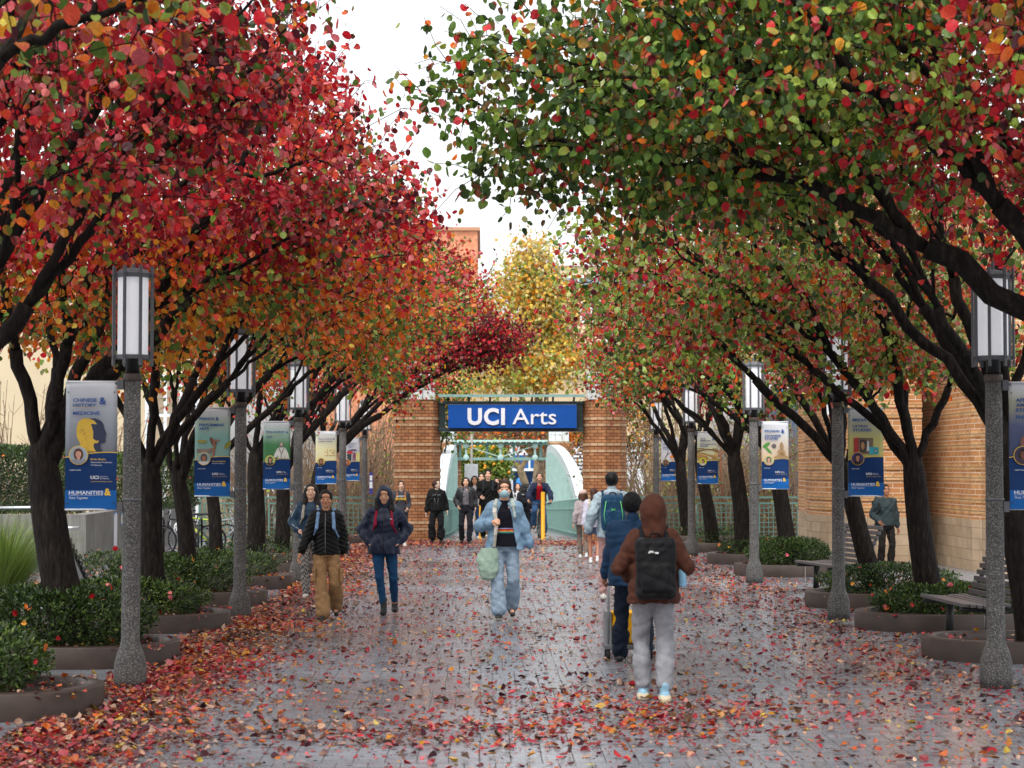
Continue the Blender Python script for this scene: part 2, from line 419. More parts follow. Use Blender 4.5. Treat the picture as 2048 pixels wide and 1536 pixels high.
# ================================================================ GATE
def brick_prism(mb, poly, z0, z1, row, period=8, light=(0, 2), out=.012, start=0):
    "stack of brick courses; light courses stand proud. slots: 0 brick, 1 pale brick"
    c = np.mean(np.array(poly), axis=0)
    def off(d):
        r = []
        for p in poly:
            v = np.array(p) - c; L = np.linalg.norm(v); r.append(tuple(c + v * (1 + d * 1.25 / max(L, .01))))
        return r
    z = z0; i = start
    while z < z1 - 1e-4:
        lt = (i % period) in light
        j = i
        zz = z
        while zz < z1 - 1e-4 and ((j % period) in light) == lt: zz = min(z1, zz + row); j += 1
        mb.prism(off(out) if lt else poly, z, zz, 1 if lt else 0, top=lt or zz >= z1 - 1e-3, bot=lt)
        z = zz; i = j
def octo(cx, cy, r, a0=PI / 8 * 0):
    return [(cx + r * math.cos(a0 + k * PI / 4 - PI / 2), cy + r * math.sin(a0 + k * PI / 4 - PI / 2)) for k in range(8)]
def glassblock(w, h, n, m):
    t = NT('glass_block'); t.b.inputs['Base Color'].default_value = (.75, .8, .8, 1); t.b.inputs['Roughness'].default_value = .18
    f = t.noise(t.coord(), 9, 4); t.l(t.ramp(f, [(.3, (.5, .56, .56)), (.7, (.85, .9, .9))]), t.b.inputs['Base Color']); t.bump(f, .4, .02)
    return t.m
M_gb = glassblock(0, 0, 0, 0)
def pier(cx, cy, z0, z1, r, capw, label, sx=1.0):
    t = empty('brick_pier', (cx, cy, z0), 0, label, 'gate pier', 'brick piers of the gateway')
    mb = MB(); P = [(sx * p[0], p[1]) for p in octo(0, 0, r)]
    brick_prism(mb, P, 0, z1 - z0, .084, start=5)
    mb.build('brick_shaft', [M_brick, M_brickl], t, uv=True)
    mb = MB(); g = MB(); b = capw / 3
    for lv in range(3):
        for s in range(4):
            for k in range(3):
                u = (k - 1) * b
                c = {0: (u, -capw / 2 + .05), 1: (u, capw / 2 - .05), 2: (-capw / 2 + .05, u), 3: (capw / 2 - .05, u)}[s]
                d = (b - .012, .08, b - .012) if s < 2 else (.08, b - .012, b - .012)
                g.box((c[0], c[1], z1 - z0 + b / 2 + lv * b + .01), d)
    g.build('glass_blocks', M_gb, t, bevel=.012)
    mb.box((0, 0, z1 - z0 + 1.5 * b), (capw - .16, capw - .16, 3 * b - .02)); mb.box((0, 0, z1 - z0 + 3 * b + .04), (capw + .06, capw + .06, .06))
    mb.build('cap', M_white, t)
    return t
GY = 51.6
def XZ(px, py, Y): p = at(px, py, Y); return p.x, p.z
xl = at(833, 900, GY).x; xr = at(1212, 900, GY).x
ztop = at(1000, 800, GY).z
pier(xl, GY + .6, 0, ztop, .60, .92, 'tall banded brick pier with glass block top left of the blue sign')
pier(xr, GY + .6, 0, ztop, .57, .92, 'tall banded brick pier with glass block top right of the blue sign')
# sign beam
x0, zt = XZ(876, 790, GY); x1, zb = XZ(1169, 862, GY)
xc = (x0 + x1) / 2; W = x1 - x0
gate = empty('gateway_beam', (xc, GY + .6, 0), 0, 'dark green steel canopy beam spanning the two near brick piers above the blue sign', 'gateway beam')
mb = MB(); H = zt - zb
mb.box((0, 0, zb + .04), (W, .5, .09)); mb.box((0, 0, zb + H * .80), (W, .40, .08))
for sx in (-1, 1):
    mb.box((sx * (W / 2 - .10), -.1, zb + H * .42), (.16, .14, H * .7)); mb.box((sx * (W / 2 - .10), .18, zb + H * .42), (.06, .1, H * .7))
for k in range(7):
    x = -W / 2 + .25 + k * (W - .5) / 6
    mb.bar((x, -.3, zt - .02), (x, .1, zb + H * .80), .05)
mb.build('beam_frame', M_steeld, gate, bevel=.008)
mb = MB()
mb.box((0, -.52, zt - .015), (W + .02, .05, .07)); mb.box((0, .45, zt + .02), (W + .02, .05, .07))
for k in range(34):
    x = -W / 2 + .05 + k * (W - .1) / 33
    mb.bar((x, -.5, zt - .03), (x + .08, .44, zt), .05, .015)
mb.build('slatted_canopy', M_steel, gate)
sgn = empty('gateway_sign', (0, GY + .2, 0), 0, 'blue sign board reading UCI Arts hung across the gateway', 'sign')
sx0, sz1 = XZ(896, 809, GY); sx1, sz0 = XZ(1154, 856, GY)
mb = MB(); mb.box(((sx0 + sx1) / 2, 0, (sz0 + sz1) / 2), (sx1 - sx0, .06, sz1 - sz0)); mb.build('sign_board', M_signb, sgn, bevel=.006)
mb = MB()
lx, lz = XZ(935, 848, GY); lx1, lz1 = XZ(1010, 816, GY)
put_text(mb, 'UCI', lx, lz, -.045, lz1 - lz, w=lx1 - lx, offset=.040, ext=.025, space=1.12)
mb.build('bold_lettering', M_letter, sgn)
mb = MB(); ax, az = XZ(1025, 848, GY); ax1, _ = XZ(1113, 816, GY)
put_text(mb, 'Arts', ax, az, -.045, (lz1 - lz), w=ax1 - ax, offset=.004, ext=.02)
mb.build('light_lettering', M_letter, sgn)

# ================================================================ BRIDGE
BXL, BXR = -1.12, 2.70
def dz(Y): return (Y - YB) * (ZF / (YF - YB)) if Y > YB else 0.0
M_deck = simple('wet_bridge_deck', (.20, .20, .22), .3, .15, 3, .2, 30)
br = empty('footbridge', ((BXL + BXR) / 2, YB, 0), 0, 'footbridge with pale arches and green rails beyond the gateway', 'footbridge')
cxb = (BXL + BXR) / 2
def L(x, y, z): return (x - cxb, y - YB, z)
mb = MB(); n = 12
for k in range(n):
    ya, yb_ = YB + .003 + (YF - YB - .006) * k / n, YB + .003 + (YF - YB - .006) * (k + 1) / n
    vs = [L(BXL - .1, ya, dz(ya)), L(BXR + .1, ya, dz(ya)), L(BXR + .1, yb_, dz(yb_)), L(BXL - .1, yb_, dz(yb_))]
    mb.add(vs + [(v[0], v[1], v[2] - .35) for v in vs], [(0, 1, 2, 3), (4, 7, 6, 5), (0, 4, 5, 1), (3, 2, 6, 7), (1, 5, 6, 2), (0, 3, 7, 4)])
mb.build('deck', M_deck, br)
# arch line in the plane x = const, (Y, z)
arcp = [(53.0, -.7), (53.6, -.1), (55.2, .45), (57.7, .97), (61.7, 1.57), (67.2, 2.06), (73.8, 2.44), (79, 2.60), (82, 2.62), (84.6, 2.42), (86.3, 1.8), (87.2, .7), (87.5, -1.2)]
aY = np.array([p[0] for p in arcp]); aZ = np.array([p[1] for p in arcp])
Tt = np.linspace(0, len(arcp) - 1, 49); aYs = np.interp(Tt, range(len(arcp)), aY); aZs = np.interp(Tt, range(len(arcp)), aZ)
ker = np.array([1, 2, 3, 2, 1]) / 9.
aYs[2:-2] = np.convolve(aYs, ker, 'valid'); aZs[2:-2] = np.convolve(aZs, ker, 'valid')
for sx, X in ((-1, BXL - .14), (1, BXR + .14)):
    mb = MB(); vs = []; w = .17; m = len(aYs)
    for i in range(m):
        t = Vector((0, aYs[min(i + 1, m - 1)] - aYs[max(i - 1, 0)], aZs[min(i + 1, m - 1)] - aZs[max(i - 1, 0)])).normalized()
        nn = Vector((0, -t.z, t.y)) * .16
        for (dx, s) in ((-w, 1), (w, 1), (w, -1), (-w, -1)):
            vs.append(L(X + dx, aYs[i] + nn.y * s, aZs[i] + nn.z * s))
    fs = [(i * 4 + k, i * 4 + (k + 1) % 4, i * 4 + 4 + (k + 1) % 4, i * 4 + 4 + k) for i in range(m - 1) for k in range(4)]
    mb.add(vs, fs); mb.build('arch', M_white, br)
    mb = MB()
    for i in range(2, 90):   # ribbed infill under the arch
        Y = 54.0 + i * (86.6 - 54.0) / 90; zt_ = float(np.interp(Y, aYs[:m], aZs[:m])) - .1
        mb.bar(L(X - sx * (.02 if i % 3 else .15), Y, dz(Y) - .2), L(X - sx * (.02 if i % 3 else .15), Y, zt_), .05 if i % 3 else .09, .30 if i % 3 else .08)
    mb.build('ribbed_infill', M_steell, br)
    # railing with pickets
    mb = MB(); xr_ = X - sx * .30
    pts = [(YB + .25 + k * .45) for k in range(72)]
    for k, Y in enumerate(pts):
        fl = .28 * math.exp(-(Y - YB) / 1.6) * sx
        a = L(xr_ + fl, Y, dz(Y) + .03); b = L(xr_ + fl - sx * .03, Y, dz(Y) + 1.05)
        mb.bar(a, b, .04 if k % 4 else .07)
        c = L(xr_ + fl, Y + .22, dz(Y) + .05); d = L(xr_ + fl, Y + .22, dz(Y) + .80); mb.bar(c, d, .03)
    for zz, rr in ((.12, .03), (.80, .045), (.95, .02), (1.06, .045)):
        mb.tube([L(xr_ + .28 * math.exp(-(Y - YB) / 1.6) * sx, Y, dz(Y) + zz) for Y in pts], rr, 6)
    mb.build('railing', M_steel, br)
# far gate frame and far piers
FY = 84.6
fg = empty('far_gateway_frame', (0, FY, 0), 0, 'pale green steel truss frame over the far end of the bridge', 'gateway frame')
mb = MB(); fx0, fz1 = XZ(911, 882, FY); fx1, fz0 = XZ(1091, 920, FY); fW = fx1 - fx0; fc = (fx0 + fx1) / 2
mb.box((fc, 0, fz0 + .05), (fW + .3, .3, .12)); mb.box((fc, 0, fz1 - .12), (fW + .2, .3, .1))
for k in range(4): mb.box((fx0 + .2 + k * (fW - .4) / 3, .12, (fz0 + fz1) / 2), (.12, .06, fz1 - fz0))
mb.build('beams', M_steel, fg)
mb = MB(); mb.box((fc, -.05, fz1), (fW + .15, .9, .08))
for k in range(16): mb.box((fx0 + .1 + k * (fW - .2) / 15, -.1, fz1 - .06), (.05, .9, .05))
h2 = fz1 - fz0
for a, b in (((fx0 + .45, fz1 - .2), (fc, fz0 + .12)), ((fx1 - .45, fz1 - .2), (fc, fz0 + .12)), ((fc, fz1 - .2), (fc, fz0 + .1)), ((fx0 + .45, fz1 - .2), (fx0 + .45, fz0 + .1)), ((fx1 - .45, fz1 - .2), (fx1 - .45, fz0 + .1))):
    mb.bar((a[0], -.2, a[1]), (b[0], -.2, b[1]), .09, .04)
mb.build('canopy_and_truss', M_steell, fg)
for xq in (fx0 + .45, fc, fx1 - .45):
    for zq in (fz1 - .2, fz0 + .1):
        mb = MB(); M_ = Matrix.Rotation(PI / 2, 3, 'X')
        prof = [(.13, 0), (.13, .05), (.09, .07)]
        q = MB(); q.lathe(prof, n=16); q.v = [tuple((M_ @ Vector(v)) + Vector((xq, -.22, zq))) for v in q.v]
        q.build('gusset_disc', M_steell, fg)
fz = at(1000, 880, FY).z
pier(at(893, 900, FY).x, FY + .4, ZF, at(1000, 884, FY).z, .62, .85, 'far brick pier at the left end of the bridge')
pier(at(1118, 900, FY).x, FY + .4, ZF, at(1000, 884, FY).z, .62, .85, 'far brick pier at the right end of the bridge')
# yellow bollards
def bollard(px, py, top, label):
    p = gr(px, py); t = at(px, top, p.y)
    mb = MB(); r = .052
    mb.lathe([(r + .015, 0), (r + .015, .02), (r, .03), (r, t.z - .02), (r * .8, t.z), (.001, t.z + .004)], n=14)
    o = mb.build('bollard', M_yel, loc=(p.x, p.y, 0)); tag(o, label, 'bollard', 'yellow bollards at the bridge entrance')
bollard(1086, 1079, 984, 'yellow bollard in front of the cyclist')
bollard(962, 1079, 984, 'yellow bollard beside the tall walker in black, mostly hidden by people')

# ================================================================ LATTICE FENCES
def lattice_fence(xa, xb, Y, label, step=.13):
    n = max(1, round((xb - xa) / 1.55)); t = empty('lattice_fence', (xa, Y, 0), 0, label, 'fence', 'green lattice fences beside the bridge')
    w = (xb - xa) / n
    mb = MB(); mb.box(((xb - xa) / 2, 0, 1.10), (xb - xa, .06, .05)); mb.build('top_rail', M_fence, t)
    for k in range(n + 1):
        mb = MB(); mb.box((k * w, .0, .54), (.07, .07, 1.06)); mb.build('post', M_fence, t)
    for k in range(n):
        mb = MB(); a = k * w + .12; b = (k + 1) * w - .12
        mb.box(((a + b) / 2, 0, .95), (b - a, .04, .045)); mb.box(((a + b) / 2, 0, .08), (b - a, .04, .045))
        for x in (a, b): mb.box((x, 0, .515), (.045, .04, .83))
        m1 = max(2, round((b - a) / step))
        for i in range(1, m1): mb.box((a + (b - a) * i / m1, -.006, .515), (.020, .012, .83))
        for i in range(1, 7): mb.box(((a + b) / 2, .008, .08 + .87 * i / 7), (b - a, .012, .020))
        mb.build('lattice_panel', M_fence, t)
lattice_fence(at(1262, 1000, 52.2).x, at(1632, 1000, 52.2).x, 52.2, 'green lattice fence right of the gateway')
lattice_fence(at(400, 1000, 52.2).x, at(786, 1000, 52.2).x, 52.2, 'green lattice fence left of the gateway')
# rail linking pier and bridge
# ================================================================ RIGHT BRICK BUILDING
bld = empty('brick_building', (at(1700, 1000, 38).x, 38, 0), 0, 'orange banded brick building on a beige block base at the right', 'building')
def wallseg(name, pts, z1=7.2, base=.95, th=None, mats=None, parent=bld, z0=0.0, start=0):
    ox, oy = parent.location.x, parent.location.y
    P = [(p[0] - ox, p[1] - oy) for p in pts]
    mb = MB(); 
    brick_prism(mb, P, base, z1, .10, period=6, light=(1, 3), out=.02, start=start)
    mb.build(name, [M_brick2, M_brick2l], parent, uv=True)
    c = np.mean(np.array(P), axis=0); Q = [tuple(c + (np.array(p) - c) * (1 + .03 / max(.1, np.linalg.norm(np.array(p) - c)))) for p in P]
    mb = MB(); mb.prism(Q, z0, base); mb.build(name.replace('brick', 'block') + '_base' if 'brick' in name else name + '_base', M_block, parent, uv=True)
gx = lambda px, Y: at(px, 1000, Y).x
# corner turret (left end), wall A, recess B, projecting C, farther right D
wallseg('brick_turret', [(gx(1622, 41), 41.6), (gx(1630, 40), 40.5), (gx(1655, 39.5), 39.7), (gx(1690, 39.4), 39.4), (gx(1694, 42), 44), (gx(1640, 42), 44)], z1=8)
wallseg('brick_wall', [(gx(1692, 38.4), 38.4), (gx(1845, 38.4), 38.4), (gx(1845, 38.4), 44.2), (gx(1692, 38.4), 44.2)], start=0)
wallseg('brick_recess_wall', [(gx(1843, 41.2), 41.8), (gx(1960, 41.2), 41.8), (gx(1960, 41.2), 44.1), (gx(1843, 41.2), 44.1)], base=.35, start=3)
wallseg('brick_wall', [(gx(1943, 36.4), 36.4), (gx(1972, 36.0), 35.9), (gx(1990, 35.6), 35.9), (gx(1990, 35.6), 44.05), (gx(1943, 36.4), 44.05)])
wallseg('brick_wall', [(gx(1988, 35.2), 35.3), (gx(2150, 35.2), 35.3), (gx(2150, 35.2), 44.0), (gx(1988, 35.2), 44.0)], z1=7.3)
mb = MB(); mb.box((gx(1900, 40) - bld.location.x, 40.6 - 38, .05), (2.6, 1.7, .10)); mb.build('threshold', M_block, bld, uv=True)
# wall sconces: pale inverted-trapezoid lanterns with blue caps
def sconce(px0, px1, py0, py1, Y, label):
    a = at(px0, py0, Y); b = at(px1, py1, Y); w = b.x - a.x; h = a.z - b.z
    t = empty('wall_lantern', ((a.x + b.x) / 2, Y, b.z), 0, label, 'wall lantern', 'pale lanterns on the brick building')
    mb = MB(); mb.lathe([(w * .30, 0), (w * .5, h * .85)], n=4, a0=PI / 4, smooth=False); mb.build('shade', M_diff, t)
    mb = MB(); mb.box((0, 0, h * .92), (w * .8, w * .8, h * .1)); mb.build('cap', simple('blue_green_cap', hexc('5b9aa8'), .5), t)
    mb = MB(); mb.box((0, w * .75, h * .5), (.12, w * 1.1, .1)); mb.build('bracket', M_block, t)
sconce(1632, 1692, 732, 772, 37.9, 'pale wall lantern high behind the second lamp post on the right')
sconce(1636, 1692, 782, 834, 37.9, 'pale wall lantern directly under the upper one beside the media studies banner')
sconce(1866, 1890, 696, 722, 37.8, 'small blue capped lantern high on the brick wall under the right canopy')
# small round dark vent on recess
mb = MB(); M_ = Matrix.Rotation(PI / 2, 3, 'X'); q = MB(); q.lathe([(.12, 0), (.12, .12), (.08, .14)], n=18)
pv = at(1941, 884, 41.6); q.v = [tuple((M_ @ Vector(v)) + pv - bld.location) for v in q.v]; q.build('vent', M_black, bld)

# ================================================================ LEFT CONCRETE WALL, HEDGES, BACK BUILDINGS
pA = gr(172, 1142); pB = gr(319, 1091); pB.y += 6
cw = empty('concrete_wall', (pA.x, pA.y, 0), 0, 'low grey board-marked concrete retaining wall with taped notices at the left', 'wall')
mb = MB(); o = pA
poly = [(-16, 0), (0, 0), (pB.x - o.x, pB.y - o.y), (pB.x - o.x - .3, pB.y - o.y), (-.3, .3), (-16, .3)]
mb.prism(poly, 0, 1.03); mb.build('wall_face', M_conc, cw, uv=False, bevel=.01)
M_paper = simple('white_paper', (.72, .74, .77), .7, .05); M_tape = simple('blue_tape', hexc('2e7fc0'), .6)
dirw = Vector((pB.x - pA.x, pB.y - pA.y, 0)).normalized(); nrm = Vector((dirw.y, -dirw.x, 0))
for (px, z1_, z0_, w_, lab) in ((234, .98, .22, .42, 'tall white notice held with blue tape on the concrete wall'), (247, .95, .72, .3, 'small white notice near the top of the concrete wall'), (327, .95, .45, .35, 'pale notice on the concrete wall above the bikes'), (343, .9, .3, .3, 'narrow pale notice on the concrete wall above the front wheel')):
    # find point along the wall under this pixel
    best = min(np.linspace(0, (pB - pA).length, 200), key=lambda s_: abs((lambda q: 1024 + FPX * (math.cos(YAW) * q.x - math.sin(-YAW) * q.y * 1.0) / (q.y) - px)(pA + dirw * s_)))
    c = pA + dirw * best + nrm * .006
    t = empty('notice', (c.x, c.y, 0), 0, lab, 'notice', 'notices taped to the concrete wall')
    R = Matrix((dirw, nrm, Vector((0, 0, 1)))).transposed()
    mb = MB(); mb.box((0, 0, (z0_ + z1_) / 2), (w_, .004, z1_ - z0_), M=R); mb.build('paper', M_paper, t)
    mb = MB()
    for zz in (z0_, z1_):
        for sx in (-1, 1): mb.box(R @ Vector((sx * w_ * .4, .005, 0)) + Vector((0, 0, zz)), (w_ * .25, .003, .06), M=R)
    mb.build('tape', M_tape, t)
hr = empty('handrail', (0, 0, 0), 0, 'brushed steel handrail in front of the concrete wall', 'handrail')
a = at(-40, 1016, 35.5); b = at(131, 1014, 35.5)
mb = MB(); mb.tube([a, b, b + Vector((0, .5, 0)), ], .025, 8); c = at(120, 1056, 35.9); d = at(157, 1056, 35.9); mb.tube([c, d], .03, 8)
mb.build('rail', M_chrome, hr)
mb = MB()
for px in (-30, 118): p = at(px, 1015, 35.5); mb.tube([(p.x, p.y, 0), (p.x, p.y, p.z)], .022, 8)
mb.build('rail_posts', M_chrome, hr)

def facade(name, x0, x1, Y, z0, z1, depth, mat, label, cat='building', wins=(), wmat=None, fmat=None, extra=None):
    t = empty(name, ((x0 + x1) / 2, Y, z0), 0, label, cat); cx = (x0 + x1) / 2
    mb = MB(); mb.box((0, depth / 2, (z1 - z0) / 2), (x1 - x0, depth, z1 - z0)); mb.build('walls', mat, t, uv=True)
    mb = MB(); mb.box((0, depth / 2, z1 - z0 + .12), (x1 - x0 + .4, depth + .4, .25)); mb.build('parapet', fmat or mat, t)
    for (a, b, c, d, nx, nz) in wins:     # x0,x1,z0,z1, mullions
        f = MB(); f.box(((a + b) / 2 - cx, -.04, (c + d) / 2 - z0), (b - a + .3, .1, d - c + .3)); fo = f.build('window', fmat or M_white, t)
        g = MB()
        for i in range(nx):
            for j in range(nz):
                w_ = (b - a) / nx; h_ = (d - c) / nz
                g.box((a + (i + .5) * w_ - cx, -.10, c + (j + .5) * h_ - z0), (w_ - .12, .03, h_ - .12))
        g.build('panes', wmat or M_glass, fo)
    return t
M_tan = simple('tan_render', hexc('b7a383'), .8, .08, .6)
M_tanpane = simple('tan_window_panel', hexc('a08f78'), .35, .2, .5)
facade('cream_building', at(-300, 900, 62).x, at(395, 900, 62).x, 62, -2.4, 9, 8, M_cream, 'cream rendered building with a white mullioned window behind the left hedge', wins=[(at(300, 900, 62).x, at(392, 900, 62).x, .2, 4.6, 3, 4)], wmat=M_tanpane, fmat=M_whiteb)
# far left orange brick tower
facade('red_brick_building', at(640, 500, 150).x, at(955, 500, 150).x, 150, -2.4, at(800, 461, 150).z, 20, M_farbrick, 'tall orange brick building rising behind the left canopy', fmat=M_farbrick, wins=[(at(820, 500, 150).x, at(905, 500, 150).x, at(0, 560, 150).z, at(0, 515, 150).z, 3, 1)])
Y = 130
facade('white_office_building', at(1120, 500, Y).x, at(1420, 500, Y).x, Y, -2.4, at(0, 530, Y).z, 20, M_cream, 'pale building with a white top floor and strip of windows at the back right', fmat=M_whiteb,
       wins=[(at(1125, 560, Y).x, at(1400, 560, Y).x, at(0, 574, Y).z, at(0, 553, Y).z, 9, 1), (at(1165, 620, Y).x, at(1200, 620, Y).x, at(0, 640, Y).z, at(0, 590, Y).z, 2, 2), (at(1215, 620, Y).x, at(1300, 620, Y).x, at(0, 700, Y).z, at(0, 660, Y).z, 3, 2)], wmat=simple('blue_grey_window', (.20, .28, .33), .2, .2, .3))
facade('tan_far_building', at(940, 700, 118).x, at(1300, 700, 118).x, 118, -2.4, at(0, 755, 118).z, 10, M_tan, 'low tan building behind the yellow sycamore', fmat=M_tan)
# arts shopfront with blue window graphics
M_blueg = simple('blue_window_graphic', hexc('1b5c9e'), .3, .3, 1.2); M_blued = simple('dark_blue_window_graphic', hexc('0d2746'), .2, .6, 1.5)
M_blueface = simple('bright_blue_print', hexc('2d8fe0'), .35, .4, 3)
Y = 112
sf = facade('arts_building', at(1020, 900, Y).x, at(1290, 900, Y).x, Y, ZF, at(0, 885, Y).z, 6, M_whiteb, 'glazed shopfront covered in blue graphics beyond the bridge', fmat=M_whiteb,
       wins=[(at(1024, 940, Y).x, at(1128, 940, Y).x, at(0, 938, Y).z, at(0, 908, Y).z, 3, 1)], wmat=M_blueg)
f = MB(); cx = sf.location.x
for (a, b, c, d) in ((1026, 1076, 1000, 942), (1080, 1100, 1000, 942), (1140, 1176, 990, 945)):
    p = at(a, c, Y); q = at(b, d, Y); f.box(((p.x + q.x) / 2 - cx, -.08, (p.z + q.z) / 2 - ZF), (q.x - p.x, .1, q.z - p.z))
f.build('dark_glazing', M_blued, sf)
f = MB()
for (px, py, rx, rz) in ((1040, 965, 8, 10), (1052, 976, 7, 8), (1068, 962, 4, 9), (1158, 966, 7, 14), (1062, 985, 6, 6)):
    p = at(px, py, Y); s_ = Y / FPX; f.sphere((p.x - cx, -.13, p.z - ZF), 1, 8, sc=(rx * s_, .06, rz * s_))
f.build('portrait_graphics', M_blueface, sf)
f = MB()
for k in range(6):
    z = at(0, 905 + k * 7.5, Y).z; p = at(1145, 0, Y); q = at(1172, 0, Y); f.box(((p.x + q.x) / 2 - cx, -.2, z - ZF), (q.x - p.x + 1, .3, .11))
f.build('louvres', M_whiteb, sf)
# blue-grey pavilion seen between trees right
facade('blue_pavilion', at(1545, 800, 75).x, at(1625, 800, 75).x, 75, -2.4, at(0, 790, 75).z, 5, simple('slate_blue_cladding', hexc('41566e'), .5, .2, .8), 'small slate blue pavilion glimpsed left of the brick building', fmat=simple('bright_blue_fascia', hexc('3f6fae'), .5))
# grey sign back and mast in the citrus tree
p = at(938, 1000, 80)
t = empty('utility_sign', (p.x, 80, ZF), 0, 'grey sign panel on a post in front of the citrus tree', 'sign')
a = at(929, 990, 80); b = at(956, 928, 80)
mb = MB(); mb.box(((a.x + b.x) / 2 - p.x, 0, (a.z + b.z) / 2 - ZF), (b.x - a.x, .04, b.z - a.z)); mb.build('panel', simple('grey_sign_back', (.42, .43, .45), .5), t, bevel=.01)
mb = MB(); mb.tube([(.1, .06, 0), (.1, .06, 5.2)], .05, 8); mb.build('post', simple('grey_post', (.3, .29, .27), .6), t)
mb = MB(); mb.box((.12, -.04, 1.55), (.26, .03, .5)); mb.build('notice_plate', M_paper, t)

# ================================================================ LAMPS
def make_lamp():
    t = empty('street_lamp')
    mb = MB(); mb.lathe([(.142, 0), (.142, .10), (.137, .22), (.115, .31), (.088, .375), (.080, .42), (.078, 1.2), (.075, 2.0), (.071, 2.66)], n=28)
    mb.build('pole', M_pole, t)
    mb = MB(); mb.lathe([(.076, 2.655), (.080, 2.66), (.080, 2.70), (.074, 2.72), (.02, 2.725)], n=28)
    mb.build('collar', simple('worn_bronze_collar', hexc('4a4038'), .6, .3, 30), t)
    mb = MB(); mb.lathe([(.0765, 1.62), (.082, 1.62), (.082, 1.64), (.0765, 1.64)], n=28); mb.build('clamp_band', M_lampm, t)
    mb = MB(); mb.lathe([(.06, 2.722), (.06, 2.84), (.10, 2.85), (.10, 2.86)], n=20); mb.build('neck', M_black, t)
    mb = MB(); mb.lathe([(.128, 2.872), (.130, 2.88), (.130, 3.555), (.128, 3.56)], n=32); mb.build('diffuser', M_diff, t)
    for z, h in ((2.845, .035), (3.55, .035)):
        mb = MB(); mb.lathe([(.02, z), (.165, z), (.165, z + h), (.02, z + h)], n=8, smooth=False, a0=PI / 8); mb.build('cage_ring', M_lampm, t)
    mb = MB(); mb.lathe([(.163, 3.586), (.12, 3.62), (.02, 3.64), (.012, 3.70), (.004, 3.72)], n=8, smooth=False, a0=PI / 8); mb.build('cap', M_lampm, t)
    mb = MB()
    for k in range(8):
        a = PI / 8 + k * PI / 4
        mb.box((.176 * math.cos(a), .176 * math.sin(a), 3.215), (.022, .026, .86), rz=a)
    mb.build('cage_bars', M_lampm, t, bevel=.003)
    mb = MB()
    for k in range(8):
        a = PI / 8 + k * PI / 4
        for z in (2.862, 3.567): mb.sphere((.192 * math.cos(a), .192 * math.sin(a), z), .006, 4)
    mb.build('bolts', M_black, t)
    return t
LD = {'L': [], 'R': []}
XLm, XRm = -3.035, 4.46
lampY = {'L': [17.35, 25.1, 32.9, 42.4, 52.0], 'R': [17.4, 25.1, 32.9, 42.8, 51.5]}
sub = {'L': ['Chinese history', 'French and performing arts', 'philosophy', 'number twelve', 'red collage'], 'R': ['physics', 'media and Latinx', 'religion and Japanese studies', 'Asian American studies', 'orange sun']}
proto_lamp = make_lamp(); first = True
for sd in 'LR':
    for i, Y in enumerate(lampY[sd]):
        o = proto_lamp if first else copy_tree(proto_lamp); first = False
        x = XLm if sd == 'L' else XRm
        if sd == 'L' and i == 4: x = at(729, 1000, Y).x
        if sd == 'L' and i == 3: x = at(685, 1000, Y).x
        o.location = (x, Y, 0); o.rotation_euler = (0, 0, rng.uniform(-.1, .1) + (.12 if sd == 'L' else -.1))
        tag(o, 'stone lamp post carrying the %s banner on the %s side' % (sub[sd][i], 'left' if sd == 'L' else 'right'), 'lamp post', 'lamp posts lining the walk')
        LD[sd].append(o)

# ================================================================ BANNERS
def gradmat(name, stops):
    t = NT(name); c = t.coord('Object'); sp = t.n('SeparateXYZ'); t.l(c, sp.inputs[0])
    mr = t.n('MapRange'); mr.inputs['From Min'].default_value = .42; mr.inputs['From Max'].default_value = 1.1; t.l(sp.outputs['Z'], mr.inputs['Value'])
    nz = t.noise(c, 7, 5)
    ad = t.n('Math', operation='MULTIPLY_ADD'); t.l(nz, ad.inputs[0]); ad.inputs[1].default_value = .16; t.l(mr.outputs[0], ad.inputs[2])
    su = t.n('Math', operation='SUBTRACT'); t.l(ad.outputs[0], su.inputs[0]); su.inputs[1].default_value = .08
    t.l(t.ramp(su.outputs[0], stops), t.b.inputs['Base Color']); t.b.inputs['Roughness'].default_value = .45
    return t.m
M_bblue = simple('banner_navy_print', hexc('063266'), .55, .05, 3, spec=.25); M_bstrip = simple('banner_blue_print', hexc('1360aa'), .55, .05, 3, spec=.25)
M_ink = simple('banner_blue_lettering', hexc('1d4f96'), .5, .02); M_gold = simple('banner_gold_print', hexc('f0c63a'), .5, .02); M_wtxt = simple('banner_white_print', (.8, .82, .85), .5, .02)
M_grom = simple('grommet', (.05, .05, .05), .4)
def pm(n, h): return simple('print_' + n, hexc(h), .5, .12, 9)
def ell(cx, cz, rx, rz, n=28, a0=0, a1=2 * PI, rot=0):
    P = [(rx * math.cos(a0 + (a1 - a0) * k / n), rz * math.sin(a0 + (a1 - a0) * k / n)) for k in range(n)]
    return [(cx + p[0] * math.cos(rot) - p[1] * math.sin(rot), cz + p[0] * math.sin(rot) + p[1] * math.cos(rot)) for p in P]
BW, BH = .445, 1.10
